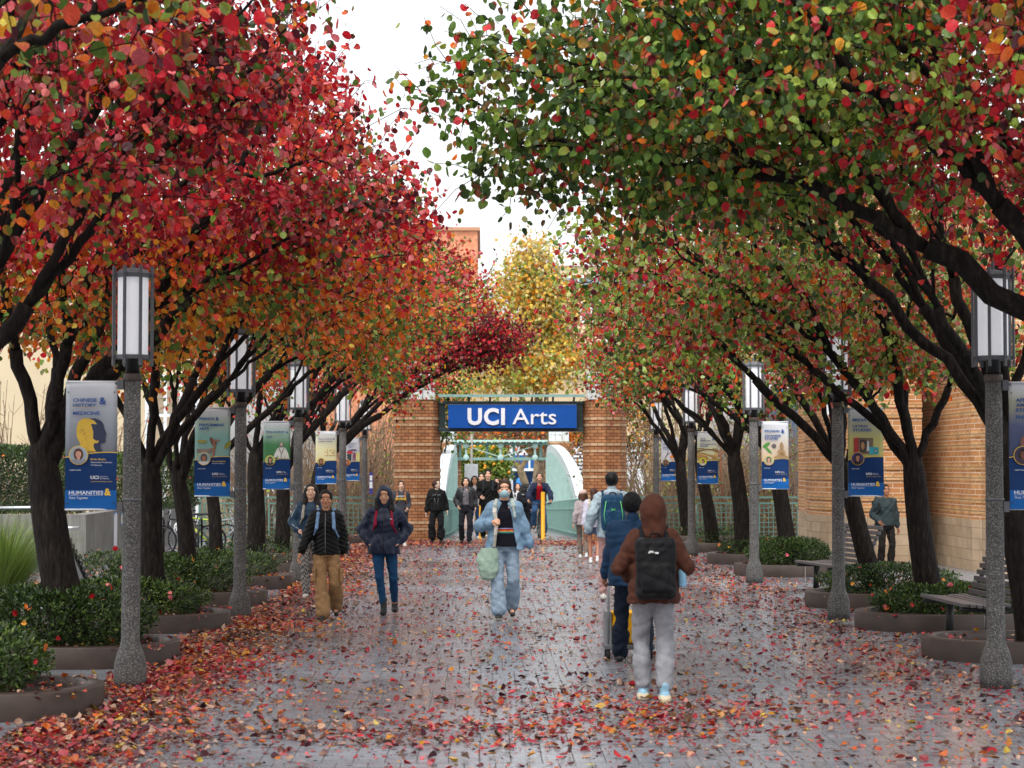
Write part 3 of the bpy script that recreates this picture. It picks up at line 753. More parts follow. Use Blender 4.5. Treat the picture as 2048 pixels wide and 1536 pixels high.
def banner(side, lamp, title, amp, stops, picture, hair, shirt, skin, name, bg, who=(), idx=0, scale=1.0):
    s = -1 if side == 'L' else 1
    t = empty('banner', (lamp.location.x + s * .125 + (0 if s > 0 else -BW), lamp.location.y - .02, 1.545), 0, name, 'banner', 'vertical banners hung from the lamp posts')
    xx = lambda u: u * BW
    # cloth with a soft wave; back panel
    nx, nz = 10, 22; V = []; 
    def wob(u, w): return .010 * math.sin(u * 5 + idx) * (1 - w) + .008 * math.sin(w * 9 + u * 3 + idx * 2) + (.03 * (1 - u if s > 0 else u) * 0)
    for j in range(nz + 1):
        for i in range(nx + 1):
            V.append((i / nx * BW, wob(i / nx, j / nz), j / nz * BH))
    F_ = [(j * (nx + 1) + i, j * (nx + 1) + i + 1, (j + 1) * (nx + 1) + i + 1, (j + 1) * (nx + 1) + i) for j in range(nz) for i in range(nx)]
    mb = MB(); mb.add(V, F_, 0, True)
    o = mb.build('fabric', gradmat('banner_print_%s_%d' % (side, idx), stops), t); so = o.modifiers.new('th', 'SOLIDIFY'); so.thickness = .003; so.offset = 1
    so.offset = -1
    def layer(nm, polys, mats, d, grid=False):
        "flat polygons that follow the cloth"
        m_ = MB()
        for k, (poly, mi) in enumerate(polys):
            m_.add([(p[0], wob(p[0] / BW, p[1] / BH) - d, p[1]) for p in poly], [tuple(range(len(poly)))], mi)
        return m_.build(nm, mats, t)
    def strips(f0, f1, n=14):
        return [([(BW * i / n, f0(i / n)), (BW * (i + 1) / n, f0((i + 1) / n)), (BW * (i + 1) / n, f1((i + 1) / n)), (BW * i / n, f1(i / n))], 0) for i in range(n)]
    top = lambda u: (.445 - .02 * 0 + .045 * math.sin(min(1, max(0, u)) * PI * .62) - .0) * 1.0
    def vs(f0, f1, m=6):
        r = []
        for j in range(m):
            r += strips(lambda u, j=j: f0(u) + (f1(u) - f0(u)) * j / m, lambda u, j=j: f0(u) + (f1(u) - f0(u)) * (j + 1) / m)
        return r
    layer('navy_field', vs(lambda u: .165, top), [M_bblue], .0055)
    layer('blue_strip', vs(lambda u: 0.0, lambda u: .165, 4), [M_bstrip], .0055)
    layer('gold_line', strips(top, lambda u: top(u) + .007), [M_gold], .0065)
    # picture
    if picture: 
        mats = []; polys = []
        for poly, mt in picture:
            if mt not in mats: mats.append(mt)
            polys.append(([(p[0] * BW, p[1] * BH) for p in poly], mats.index(mt)))
        m_ = MB()
        for k, (poly, mi) in enumerate(polys): m_.add([(p[0], wob(p[0] / BW, p[1] / BH) - .0075 - k * .0008, p[1]) for p in poly], [tuple(range(len(poly)))], mi)
        m_.build('picture', mats, t)
    # portrait disc
    pr = MB(); cx, cz = .265 * BW, .425 * BH
    def disc(P, mi, d): pr.add([(p[0], wob(p[0] / BW, p[1] / BH) - .021 - d, p[1]) for p in P], [tuple(range(len(P)))], mi)
    R = .083
    disc(ell(cx, cz, R, R), 0, 0); disc(ell(cx, cz, R - .006, R - .006), 1, .001)
    disc(ell(cx, cz + .008, .042, .052), 2, .002)                       # hair
    disc([(cx + .07 * math.cos(a), cz - .012 + .066 * math.sin(a)) for a in np.linspace(PI * 1.12, PI * 1.88, 14)], 3, .003)
    disc(ell(cx, cz - .026, .014, .022), 4, .0035); disc(ell(cx, cz + .010, .024, .033), 4, .004)
    disc([(cx - .027, cz + .022), (cx - .02, cz + .046), (cx, cz + .052), (cx + .022, cz + .044), (cx + .027, cz + .020), (cx + .012, cz + .034), (cx - .01, cz + .036)], 2, .005)
    disc(ell(cx, cz - .006, .010, .003, 10), 5, .006)
    for sx in (-1, 1): disc(ell(cx + sx * .010, cz + .014, .004, .0022, 8), 2, .006)
    pr.build('portrait', [M_gold, pm('bg' + bg, bg), pm('hair' + hair, hair), pm('shirt' + shirt, shirt), pm('skin' + skin, skin), pm('lips', 'b8605a')], t)
    # lettering
    tx = MB()
    for (s_, u, w, h, wd_) in title: put_text(tx, s_, u * BW, w * BH, -.0225, h, wd_ * BW if wd_ else None, offset=.034)
    tx.build('title_lettering', M_ink, t); tx = MB(); put_text(tx, '&', amp[0] * BW, amp[1] * BH, -.0225, amp[2], offset=.03)
    tx.build('ampersand', M_ink, t)
    tx = MB(); 
    put_text(tx, 'HUMANITIES', .085 * BW, .118 * BH, -.0225, .032, .66 * BW, offset=.012)
    put_text(tx, 'Think Together', .085 * BW, .083 * BH, -.0225, .020, .38 * BW, shear=.3)
    put_text(tx, 'UCI', .50 * BW, .240 * BH, -.0225, .027, .155 * BW, offset=.025)
    put_text(tx, 'School of', .68 * BW, .253 * BH, -.0225, .010, .15 * BW); put_text(tx, 'Humanities', .68 * BW, .238 * BH, -.0225, .010, .18 * BW)
    put_text(tx, 'Learn more', .10 * BW, .305 * BH, -.0225, .013, .21 * BW, offset=.01)
    for k, w_ in enumerate(who[1:]): put_text(tx, w_, .50 * BW, (.365 - .022 * k) * BH, -.0225, .012, min(.42, .022 * len(w_)) * BW, shear=.2)
    tx.box((.085 * BW + .33 * BW, -.0225, .112 * BH), (.66 * BW, .0006, .002))
    tx.build('white_lettering', M_wtxt, t)
    tx = MB(); put_text(tx, '&', .77 * BW, .112 * BH, -.023, .060, offset=.03)
    put_text(tx, 'www.humanities.uci.edu', .50 * BW, .216 * BH, -.0225, .009, .42 * BW)
    if who: put_text(tx, who[0], .50 * BW, .388 * BH, -.0225, .015, min(.42, .027 * len(who[0])) * BW, offset=.01)
    tx.box(((title[0][1] + .22) * BW, -.0225, (amp[1] - .022) * BH), (.44 * BW, .0006, .0025))
    tx.build('gold_lettering', M_gold, t)
    # hem, grommets, arms
    for z in (BH + .004, 0): mb = MB(); mb.tube([(0, 0, z), (BW, 0, z)], .008, 8); mb.build('hem_rod', M_wtxt, t)
    mb = MB()
    for u in (.05, .95):
        for w in (.92, .05): mb.sphere((u * BW, wob(u, w) - .012, w * BH), .007, 5)
    mb.build('grommets', M_grom, t)
    xe = BW + .03 if s < 0 else -.03; xi = BW - .02 if s < 0 else .02
    for z in (BH - .02, .02): mb = MB(); mb.box((xe, 0, z), (.05, .05, .09)); mb.tube([(xe, 0, z), (xi, 0, z + .01)], .012, 8); mb.build('bracket', M_lampm, t)
    return t
def P_head():
    p = [(.22, .60), (.215, .68), (.25, .735), (.33, .765), (.45, .765), (.55, .745), (.60, .715), (.615, .675), (.64, .645), (.665, .615), (.645, .605), (.65, .585), (.64, .575), (.645, .55), (.62, .535), (.56, .535), (.545, .51), (.56, .48), (.60, .455), (.30, .455), (.29, .52)]
    sh = [(x * 1 + .13, y) for x, y in p]
    dots = [(ell(.30 + .03 * math.sin(k * 2.3) + .014 * (k % 9), .66 - .012 * (k % 12), .008, .0035, 6), pm('dot', '3c2a20')) for k in range(18)]
    q_ = lambda P: [(x, .454 + (y - .455) * .84) for x, y in P]
    p = q_(p); sh = q_(sh); dots = [(q_(d_), m_) for d_, m_ in dots]
    return [([(max(.3, x), y) for x, y in sh], pm('shadow', '27304c')), (p, pm('yellow_head', 'd9b13c'))] + [(ell(.42, .64, .035, .022), pm('ear', 'c99c30'))] + dots
def P_dance():
    m = pm('dancer', 'a86a48'); d = pm('dress', '6d4a44')
    return [(ell(.2, .62, .14, .02), pm('ochre', 'a39b55')), (ell(.93, .58, .10, .035, rot=.3), pm('olive', '8f8f3c')), ([(.05, .50), (.5, .50), (.5, .535), (.05, .535)], pm('mauve', '8b7a72')),
            (ell(.50, .615, .09, .035, rot=-.5), d), ([(.52, .62), (.60, .61), (.57, .53), (.54, .45), (.49, .452), (.53, .53)], m), ([(.44, .64), (.60, .64), (.72, .635), (.72, .628), (.58, .622)], m), ([(.53, .535), (.42, .53), (.40, .536), (.54, .55)], m), (ell(.59, .605, .03, .013), d)]
def P_man():
    w = pm('white_shirt', 'd5d3cd'); k = pm('brace', '4a4440')
    return [([(.38, .46), (.42, .52), (.52, .60), (.60, .618), (.76, .618), (.84, .60), (.92, .53), (.96, .455), (.82, .455), (.80, .51), (.80, .455), (.54, .455), (.54, .51), (.50, .47)], w), (ell(.665, .655, .075, .042), pm('grey_hair', '77706a')), (ell(.675, .665, .045, .026), pm('scalp', 'b09a8c')),
            ([(.58, .605), (.60, .608), (.68, .52), (.67, .455), (.655, .455), (.66, .52)], k), ([(.78, .605), (.76, .608), (.68, .53), (.675, .52), (.69, .52)], k)]
def P_12():
    r = []
    for d, c in ((0, '9c5a2c'), (-.02, 'ead9a0')):
        m = pm('num' + c, c); z = lambda v: v - d * .35
        r.append(([(.50 + d, z(.56)), (.50 + d, z(.62)), (.44 + d, z(.61)), (.44 + d, z(.63)), (.52 + d, z(.665)), (.56 + d, z(.665)), (.56 + d, z(.56)), (.60 + d, z(.56)), (.60 + d, z(.54)), (.44 + d, z(.54)), (.44 + d, z(.56))], m))
        r.append(([(.64 + d, z(.54)), (.64 + d, z(.56)), (.80 + d, z(.61)), (.82 + d, z(.63)), (.78 + d, z(.645)), (.70 + d, z(.635)), (.66 + d, z(.63)), (.66 + d, z(.65)), (.74 + d, z(.67)), (.84 + d, z(.665)), (.90 + d, z(.64)), (.86 + d, z(.60)), (.76 + d, z(.565)), (.90 + d, z(.565)), (.90 + d, z(.54))], m))
    return r
def P_collage():
    return [([(.78, .455), (1, .455), (1, .66), (.78, .66)], pm('pale_yellow', 'd9d28a')), (ell(.1, .58, .12, .06), pm('amber', 'e0a03c')), ([(.28, .46), (.5, .46), (.52, .62), (.26, .62)], pm('dark_tv', '2c3a40')), (ell(.40, .58, .09, .02), pm('teal', '7fb0a4')), (ell(.42, .66, .18, .035), pm('redc', 'c8323c')), ([(.25, .70), (.55, .735), (.82, .73), (.80, .70), (.5, .70)], pm('plum', '4a2f58')), ([(.58, .455), (.62, .455), (.66, .55), (.68, .455), (.74, .455), (.78, .62), (.70, .68), (.60, .62)], pm('suit', '8a4a60'))]
def P_tv():
    return [([(.16, .48), (.30, .475), (.30, .665), (.16, .66)], pm('tvred', 'a02c28')), ([(.30, .475), (.70, .485), (.72, .66), (.30, .665)], pm('tvwood', '6f5a48')), ([(.34, .50), (.62, .505), (.62, .64), (.34, .645)], pm('screen', '3a2c28')), (ell(.42, .57, .05, .045), pm('figure', 'a87a50')), ([(.52, .51), (.60, .51), (.60, .62), (.55, .63)], pm('pale', 'c4c2c0')),
            ([(.60, .475), (.86, .475), (.86, .555), (.60, .56)], pm('camera', '2b9fb0')), (ell(.78, .515, .045, .022), pm('lensring', '16404a')), (ell(.78, .515, .025, .012), pm('lens', 'b0c8cc'))]
def P_stone():
    b = pm('statue', 'a88a62'); b2 = pm('statue2', '8f7048')
    return [(ell(.18, .655, .14, .028, rot=.2), pm('leafg', '4f9038')), (ell(.24, .585, .15, .024, rot=-.35), pm('leafg', '4f9038')), (ell(.46, .64, .085, .034), pm('pebble', '6a5f60')), (ell(.73, .475, .26, .028), b), ([(.60, .49), (.58, .55), (.64, .585), (.72, .60), (.82, .585), (.88, .55), (.88, .49)], b), ([(.66, .50), (.70, .55), (.80, .55), (.84, .50)], b2), (ell(.74, .635, .075, .042), b), (ell(.74, .678, .035, .018), b2)]
def P_bridge():
    b = pm('sepia', '8a6a3a'); top = [(1.0 * k / 12, .645 + .03 * math.sin(PI * k / 12)) for k in range(13)]; lo = [(1.0 * k / 12, .60 + .055 * math.sin(PI * k / 12)) for k in range(13)][::-1]
    return [([(0, .46), (1, .46), (1, .54), (.6, .56), (.3, .60), (0, .60)], pm('sand', 'b08c50')), ([(0, .585), (1, .60), (1, .50), (.5, .53)], pm('sand2', 'c9ab72')), (top + lo, b), ([(0, .675), (1, .665), (1, .68), (0, .69)], b)]
def P_sun():
    br_ = pm('branch', '5c3a48')
    return [([(.2, .50), (.24, .55), (.32, .60), (.42, .64), (.56, .66), (.58, .655), (.44, .625), (.34, .58), (.26, .52)], br_), ([(.34, .60), (.36, .66), (.40, .71), (.42, .705), (.39, .65), (.37, .60)], br_), (ell(.74, .545, .22, .075, 20), pm('sun', 'e07c2c')), (ell(.86, .50, .18, .05, 16, 0, PI), pm('wave', 'a9c4d4')), (ell(.62, .485, .12, .03, 16, 0, PI), pm('wave', 'a9c4d4'))]
WH = (.62, .64, .66)
st = lambda a, b, c: [(0, a), (.45, b), (.75, c), (.95, (.66, .68, .72))]
banner('L', LD['L'][0], [('CHINESE', .15, .845, .030, .46), ('HISTORY', .15, .803, .030, .45), ('MEDICINE', .15, .742, .030, .52)], (.66, .825, .062), st((.12, .13, .15), (.30, .33, .38), (.50, .53, .58)), P_head(), '5c3328', '8c8e98', 'd9a58c',
       'banner titled Chinese History & Medicine showing a yellow head', '9fb0b8', ('Emily Baum,', 'Associate Professor', 'of History'), 0)
banner('L', LD['L'][1], [('FRENCH', .13, .865, .030, .42), ('PERFORMING', .13, .795, .030, .69), ('ARTS', .13, .752, .030, .27)], (.59, .86, .042), st((.24, .38, .34), (.22, .44, .40), (.44, .56, .48)), P_dance(), '5a4636', 'd8d4cc', 'a8745c',
       'banner titled French & Performing Arts showing a bending dancer', '8aa8b0', ('Carrie Noland,', 'French Professor'), 1)
banner('L', LD['L'][2], [('PHILOSOPHY', .12, .835, .028, .68), ('LAW', .12, .765, .028, .22)], (.84, .828, .036), st((.05, .17, .06), (.06, .22, .08), (.38, .52, .46)), P_man(), '2e241e', '20283c', 'c89478',
       'banner titled Philosophy & Law showing a man in white shirt and braces from behind', 'b0c478', (), 2)
banner('L', LD['L'][3], [('VISUAL STUDIES', .12, .850, .020, .68), ('GERMAN STUDIES', .12, .805, .020, .68)], (.83, .848, .036), st((.72, .66, .38), (.72, .68, .40), (.68, .66, .52)), P_12(), '3a1c18', '402020', 'b87c64',
       'banner with a large golden number twelve on pale yellow', 'b0a060', (), 3)
banner('L', LD['L'][4], [('CULTURE', .30, .860, .020, .36), ('CRITICAL', .30, .820, .020, .36), ('THEORY', .30, .780, .020, .30)], (.70, .858, .034), st((.56, .57, .60), (.54, .56, .60), (.56, .58, .62)), P_collage(), '5a2c20', '803828', 'c08060',
       'banner with a red and purple collage figure, partly behind a lamp post', 'c07048', (), 4)
banner('R', LD['R'][0], [('AFRICAN', .13, .850, .030, .48), ('AMERICAN', .13, .810, .030, .56), ('STUDIES', .13, .770, .030, .46), ('PHYSICS', .13, .715, .030, .46)], (.74, .83, .055), st((.03, .05, .12), (.09, .11, .22), (.42, .42, .30)), [(ell(.5, .56, .2, .08), pm('nebula', '4a4668')), (ell(.3, .53, .08, .05), pm('planet', '8a5a50'))], '1c1412', '402c40', '7a4c38',
       'banner reading African American Studies at the right edge of the photo', '3a3450', (), 5)
banner('R', LD['R'][1], [('MEDIA', .13, .852, .034, .40), ('LATINX', .13, .782, .034, .44), ('STUDIES', .13, .737, .034, .53)], (.62, .835, .058), st((.55, .50, .14), (.50, .47, .16), (.46, .46, .38)), P_tv(), '2c1a18', '2c1c20', 'b88068',
       'banner titled Media & Latinx Studies showing a red television', '40306c', (), 6)
banner('R', LD['R'][2], [('RELIGION', .11, .85, .034, .55), ('JAPANESE', .11, .780, .034, .60), ('STUDIES', .11, .737, .034, .50)], (.72, .835, .062), st((.62, .42, .24), (.68, .58, .48), (.66, .67, .68)), P_stone(), '5c4630', 'b8a088', 'd09a84',
       'banner titled Religion & Japanese Studies showing a seated stone statue', 'a8b490', (), 7)
banner('R', LD['R'][3], [('ASIAN', .13, .860, .026, .28), ('AMERICAN', .13, .820, .026, .52), ('CHICANO/LATINO', .13, .755, .026, .80), ('STUDIES', .13, .715, .026, .38)], (.72, .84, .05), st((.62, .58, .34), (.60, .62, .40), (.62, .64, .54)), P_bridge(), '3c2820', 'd0ccc4', 'c88a70',
       'banner titled Asian American studies showing a sepia arch bridge', 'c8cc3c', (), 8)
banner('R', LD['R'][4], [('JAPANESE', .10, .860, .022, .46), ('LITERATURE', .10, .825, .022, .54), ('ENVIRONMENTAL', .10, .765, .022, .74), ('STUDIES', .10, .728, .022, .38)], (.70, .83, .050), st((.66, .66, .68), (.66, .67, .70), (.64, .66, .70)), P_sun(), '3a2c24', '3c3430', '9c6c54',
       'banner titled Japanese Literature showing an orange half sun', '80705c', (), 9)
# small purple sign on the farthest left lamp
lp = LD['L'][4].location
t = empty('purple_sign', (lp.x + .17, lp.y - .05, 1.25), 0, 'small purple blade sign on the farthest left lamp post', 'sign')
mb = MB(); mb.box((0, 0, .22), (.10, .01, .56)); mb.build('plate', simple('purple_plate', hexc('3d3a86'), .5), t)
mb = MB(); mb.box((0, -.008, .36), (.07, .004, .13)); mb.box((0, -.008, .18), (.075, .004, .17)); mb.build('white_panels', M_wtxt, t)
mb = MB(); mb.box((-.07, .02, .48), (.08, .01, .01)); mb.box((-.07, .02, .0), (.08, .01, .01)); mb.build('arms', M_chrome, t)
# ================================================================ LEAVES
def unit(v): return v / (np.linalg.norm(v, axis=-1, keepdims=True) + 1e-9)
LT = np.array([[0, 0, 0], [-.33, .12, .05], [-.47, .42, .06], [-.33, .76, .03], [0, 1.0, -.08], [.33, .76, .03], [.47, .42, .06], [.33, .12, .05], [0, .5, -.05]])
LTn = np.array([[0, 0, 0], [-.15, .22, .04], [-.22, .5, .04], [-.15, .8, .02], [0, 1.0, -.06], [.15, .8, .02], [.22, .5, .04], [.15, .22, .04], [0, .5, -.03]])
def leaves(name, P, D, Nn, size, cols, mat, parent=None, tmpl=LT, curl=None, r=rng):
    "P base points, D growing direction, Nn approximate normal"
    n = len(P); D = unit(D); X = unit(np.cross(D, Nn)); Nn = np.cross(X, D)
    T = tmpl[None].repeat(n, 0).copy()
    T[:, :, 0] *= r.uniform(.8, 1.1, (n, 1)); T[:, :, 2] *= r.uniform(-1, 2.2, (n, 1)) if curl is None else curl[:, None]
    T += r.normal(0, .028, T.shape)
    T *= size[:, None, None]
    V = P[:, None, :] + T[:, :, 0:1] * X[:, None] + T[:, :, 1:2] * D[:, None] + T[:, :, 2:3] * Nn[:, None]
    b = (np.arange(n) * 9)[:, None]
    F1 = b + np.array([0, 8, 4, 3, 2, 1])[None]; F2 = b + np.array([0, 7, 6, 5, 4, 8])[None]
    F_ = np.concatenate([F1, F2], 0)
    C = np.repeat(cols[:, None, :], 9, 1) * (1 + r.normal(0, .08, (n, 9, 1))); 
    blotch = (r.random(n) < .4)[:, None, None] * r.uniform(0, 1, (n, 9, 1)) ** 2; C = C * (1 - .6 * blotch) + .6 * blotch * cols[r.permutation(n)][:, None, :]; C[:, 4] *= .85
    return npmesh(name, V.reshape(-1, 3), F_, mat, parent, smooth=False, cols=np.clip(C, 0, 1).reshape(-1, 3))
PAL = {k: np.array(v) for k, v in dict(
    red=(.58, .016, .028), crimson=(.38, .010, .028), maroon=(.085, .012, .022), orange=(.74, .15, .012), amber=(.74, .30, .02), yellow=(.74, .50, .07),
    green=(.11, .20, .028), dgreen=(.04, .085, .018), lgreen=(.32, .44, .07), pale=(.48, .55, .22), pink=(.70, .15, .16), coral=(.72, .085, .045), brown=(.16, .07, .035), straw=(.72, .58, .25)).items()}
def vnoise(P, s, seed):
    r = np.random.default_rng(seed); a = np.zeros(len(P))
    for k in range(5):
        w = r.normal(0, 1, 3); w /= np.linalg.norm(w); a += np.sin(P @ w * s * r.uniform(.7, 1.6) + r.uniform(0, 6.28))
    return a / 5
def pick_cols(P, zones, seed, r):
    "zones: list of (weights dict, function of P giving strength)"
    n = len(P); names = list(PAL); Wt = np.zeros((n, len(names)))
    for i, (wts, f) in enumerate(zones):
        st_ = f(P)[:, None] if callable(f) else np.full((n, 1), f)
        row = np.array([wts.get(k, 0) for k in names]); row = row / row.sum(); Wt += st_ * row[None]
    for j in range(len(names)): Wt[:, j] *= np.exp(2.0 * vnoise(P, 2.0, seed * 31 + j) + 1.6 * vnoise(P, 7.0, seed * 17 + j))
    cum = np.cumsum(Wt, 1); u = r.uniform(0, 1, n) * cum[:, -1]; idx = (cum < u[:, None]).sum(1)
    base = np.array([PAL[k] for k in names])[idx]
    return np.clip(base * r.uniform(.75, 1.3, (n, 1)) * (1 + r.normal(0, .06, (n, 3))), 0.004, .9)

AVENUE = []
# ================================================================ TREES
class Tree:
    def __init__(s, seed): s.r = np.random.default_rng(seed); s.seg = []; s.tw = []
    def limb(s, a, b, da, db, r0, r1, n=5, wob=.05):
        L_ = np.linalg.norm(b - a); t = np.linspace(0, 1, n + 1)[:, None]
        h = (2 * t**3 - 3 * t**2 + 1) * a + (t**3 - 2 * t**2 + t) * da * L_ + (-2 * t**3 + 3 * t**2) * b + (t**3 - t**2) * db * L_
        h[1:-1] += s.r.normal(0, wob * L_ * .35, h[1:-1].shape)
        s.seg.append((h, np.linspace(r0, r1, n + 1)))
        return h
    def grow(s, a, da, pts, r0, ntot, depth=0):
        n = len(pts)
        if n == 1:
            b = pts[0]; d = unit(b - a); h = s.limb(a, b, da * .6, d, max(.006, r0 * .8), .004, 4, .12); s.tw.append(h); return
        K = 2 if n < 40 or s.r.random() < .6 else 3
        if depth == 0: K = s.K
        if K >= n: K = 2
        # k-means on directions from a
        Q = unit(pts - a) + pts * .15
        C = Q[s.r.choice(n, K, replace=False)]
        for _ in range(6):
            lab = np.argmin(((Q[:, None] - C[None])**2).sum(2), 1)
            for k in range(K):
                if (lab == k).any(): C[k] = Q[lab == k].mean(0)
        for k in range(K):
            sub_ = pts[lab == k]
            if len(sub_) == 0: continue
            c = sub_.mean(0); m = len(sub_)
            f = s.r.uniform(.34, .5) if m > 1 else 1
            rr = max(.0045, s.rt * .92 * (m / ntot) ** .55)
            if m == 1:
                s.grow(a, da, sub_, rr, ntot, depth + 1); continue
            b = a + (c - a) * f + np.array([0, 0, .14 if depth < 2 else .03]) * np.linalg.norm(c - a) * f
            d = unit(c - a); st_ = unit(da * (1.0 if depth == 0 else .9) + d * .6)
            s.limb(a, b, st_, d, min(rr * 1.05, r0), rr, 8 if depth < 2 else 5, .035 if depth < 2 else .09)
            s.grow(b, d, sub_, rr, ntot, depth + 1)
def wood_mesh(segs, name, mat, parent, lim=None):
    mb = MB()
    for h, rr in segs:
        n = 10 if rr[0] > .05 else (6 if rr[0] > .02 else 4)
        mb.tube([tuple(p) for p in h], list(rr), n, cap=rr[0] > .02)
    return mb.build(name, mat, parent)
def hides_lamp(p, m=.34):
    "leave a clear line from the walk to the lanterns the photograph shows uncovered"
    for i, o in enumerate(LD['L'] + LD['R']):
        if i == 6: continue
        lx, ly = o.location.x, o.location.y
        if p[1] > ly - .3: continue
        f = p[1] / ly; 
        if abs(p[0] - lx * f) < m + .20 * f and CAMH + (2.35 - CAMH) * f - .1 < p[2] < CAMH + (3.62 - CAMH) * f + .22: return True
    return False
def pear_tree(X, Y, seed, crown, zones, label, lean=(-.3, 0), fork=2.15, rt=.17, ntw=230, nleaf=31, lsize=.074, K=6, z0=0.0, group='pear trees lining the walk', name='pear_tree', mat=M_bark, spread=.2, shell=.55, cat='tree', keep=None):
    T = Tree(seed); T.K = K; T.rt = rt; r = T.r
    t = empty(name, (X, Y, z0), 0, label, cat, group); AVENUE.append(t)
    pts = []
    while len(pts) < ntw:
        c = crown[r.integers(len(crown))]
        v = r.normal(0, 1, 3); v /= np.linalg.norm(v); q = (shell + (1 - shell) * r.random() ** .6)
        p = np.array(c[:3]) + v * q * np.array(c[3:6]) * (1 + .10 * math.sin(5 * v[0] + seed) + .1 * math.sin(7 * v[2] + 3 * v[1]))
        if p[2] < c[2] - c[5] * .80 and r.random() < .6: continue
        if keep and not keep(p): continue
        if Y < 50 and hides_lamp(p): continue
        pts.append(p)
    pts = np.array(pts) - np.array([X, Y, z0])
    fk = np.array([lean[0], lean[1], fork]); base = np.array([0, 0, -.05])
    # trunk with root flare
    tt = np.linspace(0, 1, 15)[:, None]; tr = base + (fk - base) * tt; tr[:, :2] += np.stack([np.sin(tt[:, 0] * 4 + seed) * .03, np.cos(tt[:, 0] * 3 + seed) * .03], 1) * np.sin(tt * PI)
    rad = rt * np.interp(tt[:, 0], [0, .12, .5, .82, .93, 1], [1.28, 1.08, .93, .88, .72, .30])
    mb = MB(); mb.tube([tuple(p) for p in tr], list(rad), 14)
    T.grow(fk - unit(fk - base) * .40, unit(fk - base), pts, rt * .8, len(pts))
    big = [sg for sg in T.seg]
    for h, rr in big:
        n = 10 if rr[0] > .05 else (6 if rr[0] > .015 else 3)
        mb.tube([tuple(p) for p in h], list(rr), n, cap=rr[0] > .02)
    # small side twigs + leaves
    P = []; D = []
    for h in T.tw:
        L_ = len(h)
        for j in range(nleaf):
            f = r.uniform(.35, 1.0) ** .8; i = min(L_ - 2, int(f * (L_ - 1))); q = h[i] + (h[i + 1] - h[i]) * (f * (L_ - 1) - i)
            off = r.normal(0, spread, 3) * np.array([1, 1, .8])
            P.append(q + off); D.append(off * .6)
        e = h[-1]
        for j in range(2):
            d = unit(unit(e - h[-2]) + r.normal(0, .5, 3) + np.array([0, 0, .25])); l = r.uniform(.25, .55)
            m = e + d * l * .5 + r.normal(0, .03, 3); mb.tube([tuple(e), tuple(m), tuple(e + d * l)], [.005, .004, .003], 3, cap=False)
            for w in range(3): P.append(e + d * l * r.uniform(.3, 1)); D.append(r.normal(0, .3, 3))
    mb.build('trunk', mat, t)
    P = np.array(P); D = np.array(D); n = len(P)
    D = D + r.normal(0, .35, (n, 3)) + np.array([0, 0, -.55])
    N_ = r.normal(0, .75, (n, 3)) + np.array([0, -.25, .65])
    W = P + np.array([X, Y, z0])
    cols = pick_cols(W, zones, seed, r)
    leaves('crown', P, D, N_, r.uniform(.60, 1.3, n) * lsize, cols, M_leaf, t, r=r)
    return t
# colour zones of the left and right canopies, following the photograph
RED = dict(red=5, crimson=3.0, pink=2.2, coral=1.6, maroon=1.4, green=.25, orange=.4)
DRK = dict(maroon=4, crimson=3, red=1.5, brown=.6)
ORA = dict(orange=5, amber=3, coral=1.5, yellow=.6, green=2, lgreen=.8)
GRN = dict(green=5, dgreen=4, lgreen=1.6, orange=.22, red=.25, amber=.12)
MIX = dict(green=3.8, dgreen=1.4, lgreen=3.2, red=1.2, coral=1.1, orange=1.0, pale=1.6, maroon=.3, pink=.9)
YEL = dict(amber=2, yellow=6, lgreen=1.2, orange=.6, straw=5)
def up(z0, w): return lambda P: np.clip((P[:, 2] - z0) / w + .5, 0, 1)
def dn(z0, w): return lambda P: 1 - np.clip((P[:, 2] - z0) / w + .5, 0, 1)
Lg = 'pear trees along the left side'; Rg = 'pear trees along the right side'
LZ = lambda z: [(RED, up(z, .8)), (ORA, dn(z, .8)), (GRN, lambda P, z=z: .10 + .5 * (1 - np.clip(np.abs(P[:, 2] - z + .9), 0, 1)))]
pear_tree(-4.3, 11.3, 101, [(-3.3, 11.3, 5.2, 2.35, 2.0, 1.15)], [(GRN, 1.0), (ORA, .5), (RED, .5)], 'nearest left pear tree, green and orange branch tips hanging into the top left corner', lean=(-.2, 0), fork=2.2, ntw=120, nleaf=19, K=5, group=Lg, lsize=.098)
pear_tree(-4.25, 15.6, 102, [(-3.9, 15.6, 4.9, 2.2, 2.1, 1.35), (-3.1, 16.2, 5.5, 1.7, 1.6, 1.2)], LZ(3.8), 'red leaved pear tree whose thick limbs enter from the left edge above the first lamp', lean=(-.2, .1), ntw=260, nleaf=40, K=6, group=Lg, rt=.18)
pear_tree(-3.98, 19.8, 103, [(-3.7, 19.8, 4.9, 2.5, 2.2, 1.6), (-2.4, 20.2, 5.1, 1.7, 1.8, 1.3), (-3.8, 20.2, 3.8, 2.3, 1.9, .95)], LZ(3.9), 'red and orange pear tree with thick forked trunk left of the first left lamp', lean=(-.42, .05), fork=2.2, ntw=340, nleaf=45, K=6, group=Lg, rt=.185)
pear_tree(-3.86, 23.9, 104, [(-3.6, 23.9, 5.1, 2.4, 2.1, 1.8), (-2.4, 24, 4.8, 1.8, 1.8, 1.2), (-3.6, 24, 3.8, 2.3, 1.9, .95)], [(RED, up(4.2, .8)), (ORA, dn(4.3, 1)), (MIX, .22)], 'pear tree with its dark trunk just behind the first left lamp', lean=(-.12, 0), fork=2.1, ntw=300, nleaf=40, K=6, group=Lg, rt=.14)
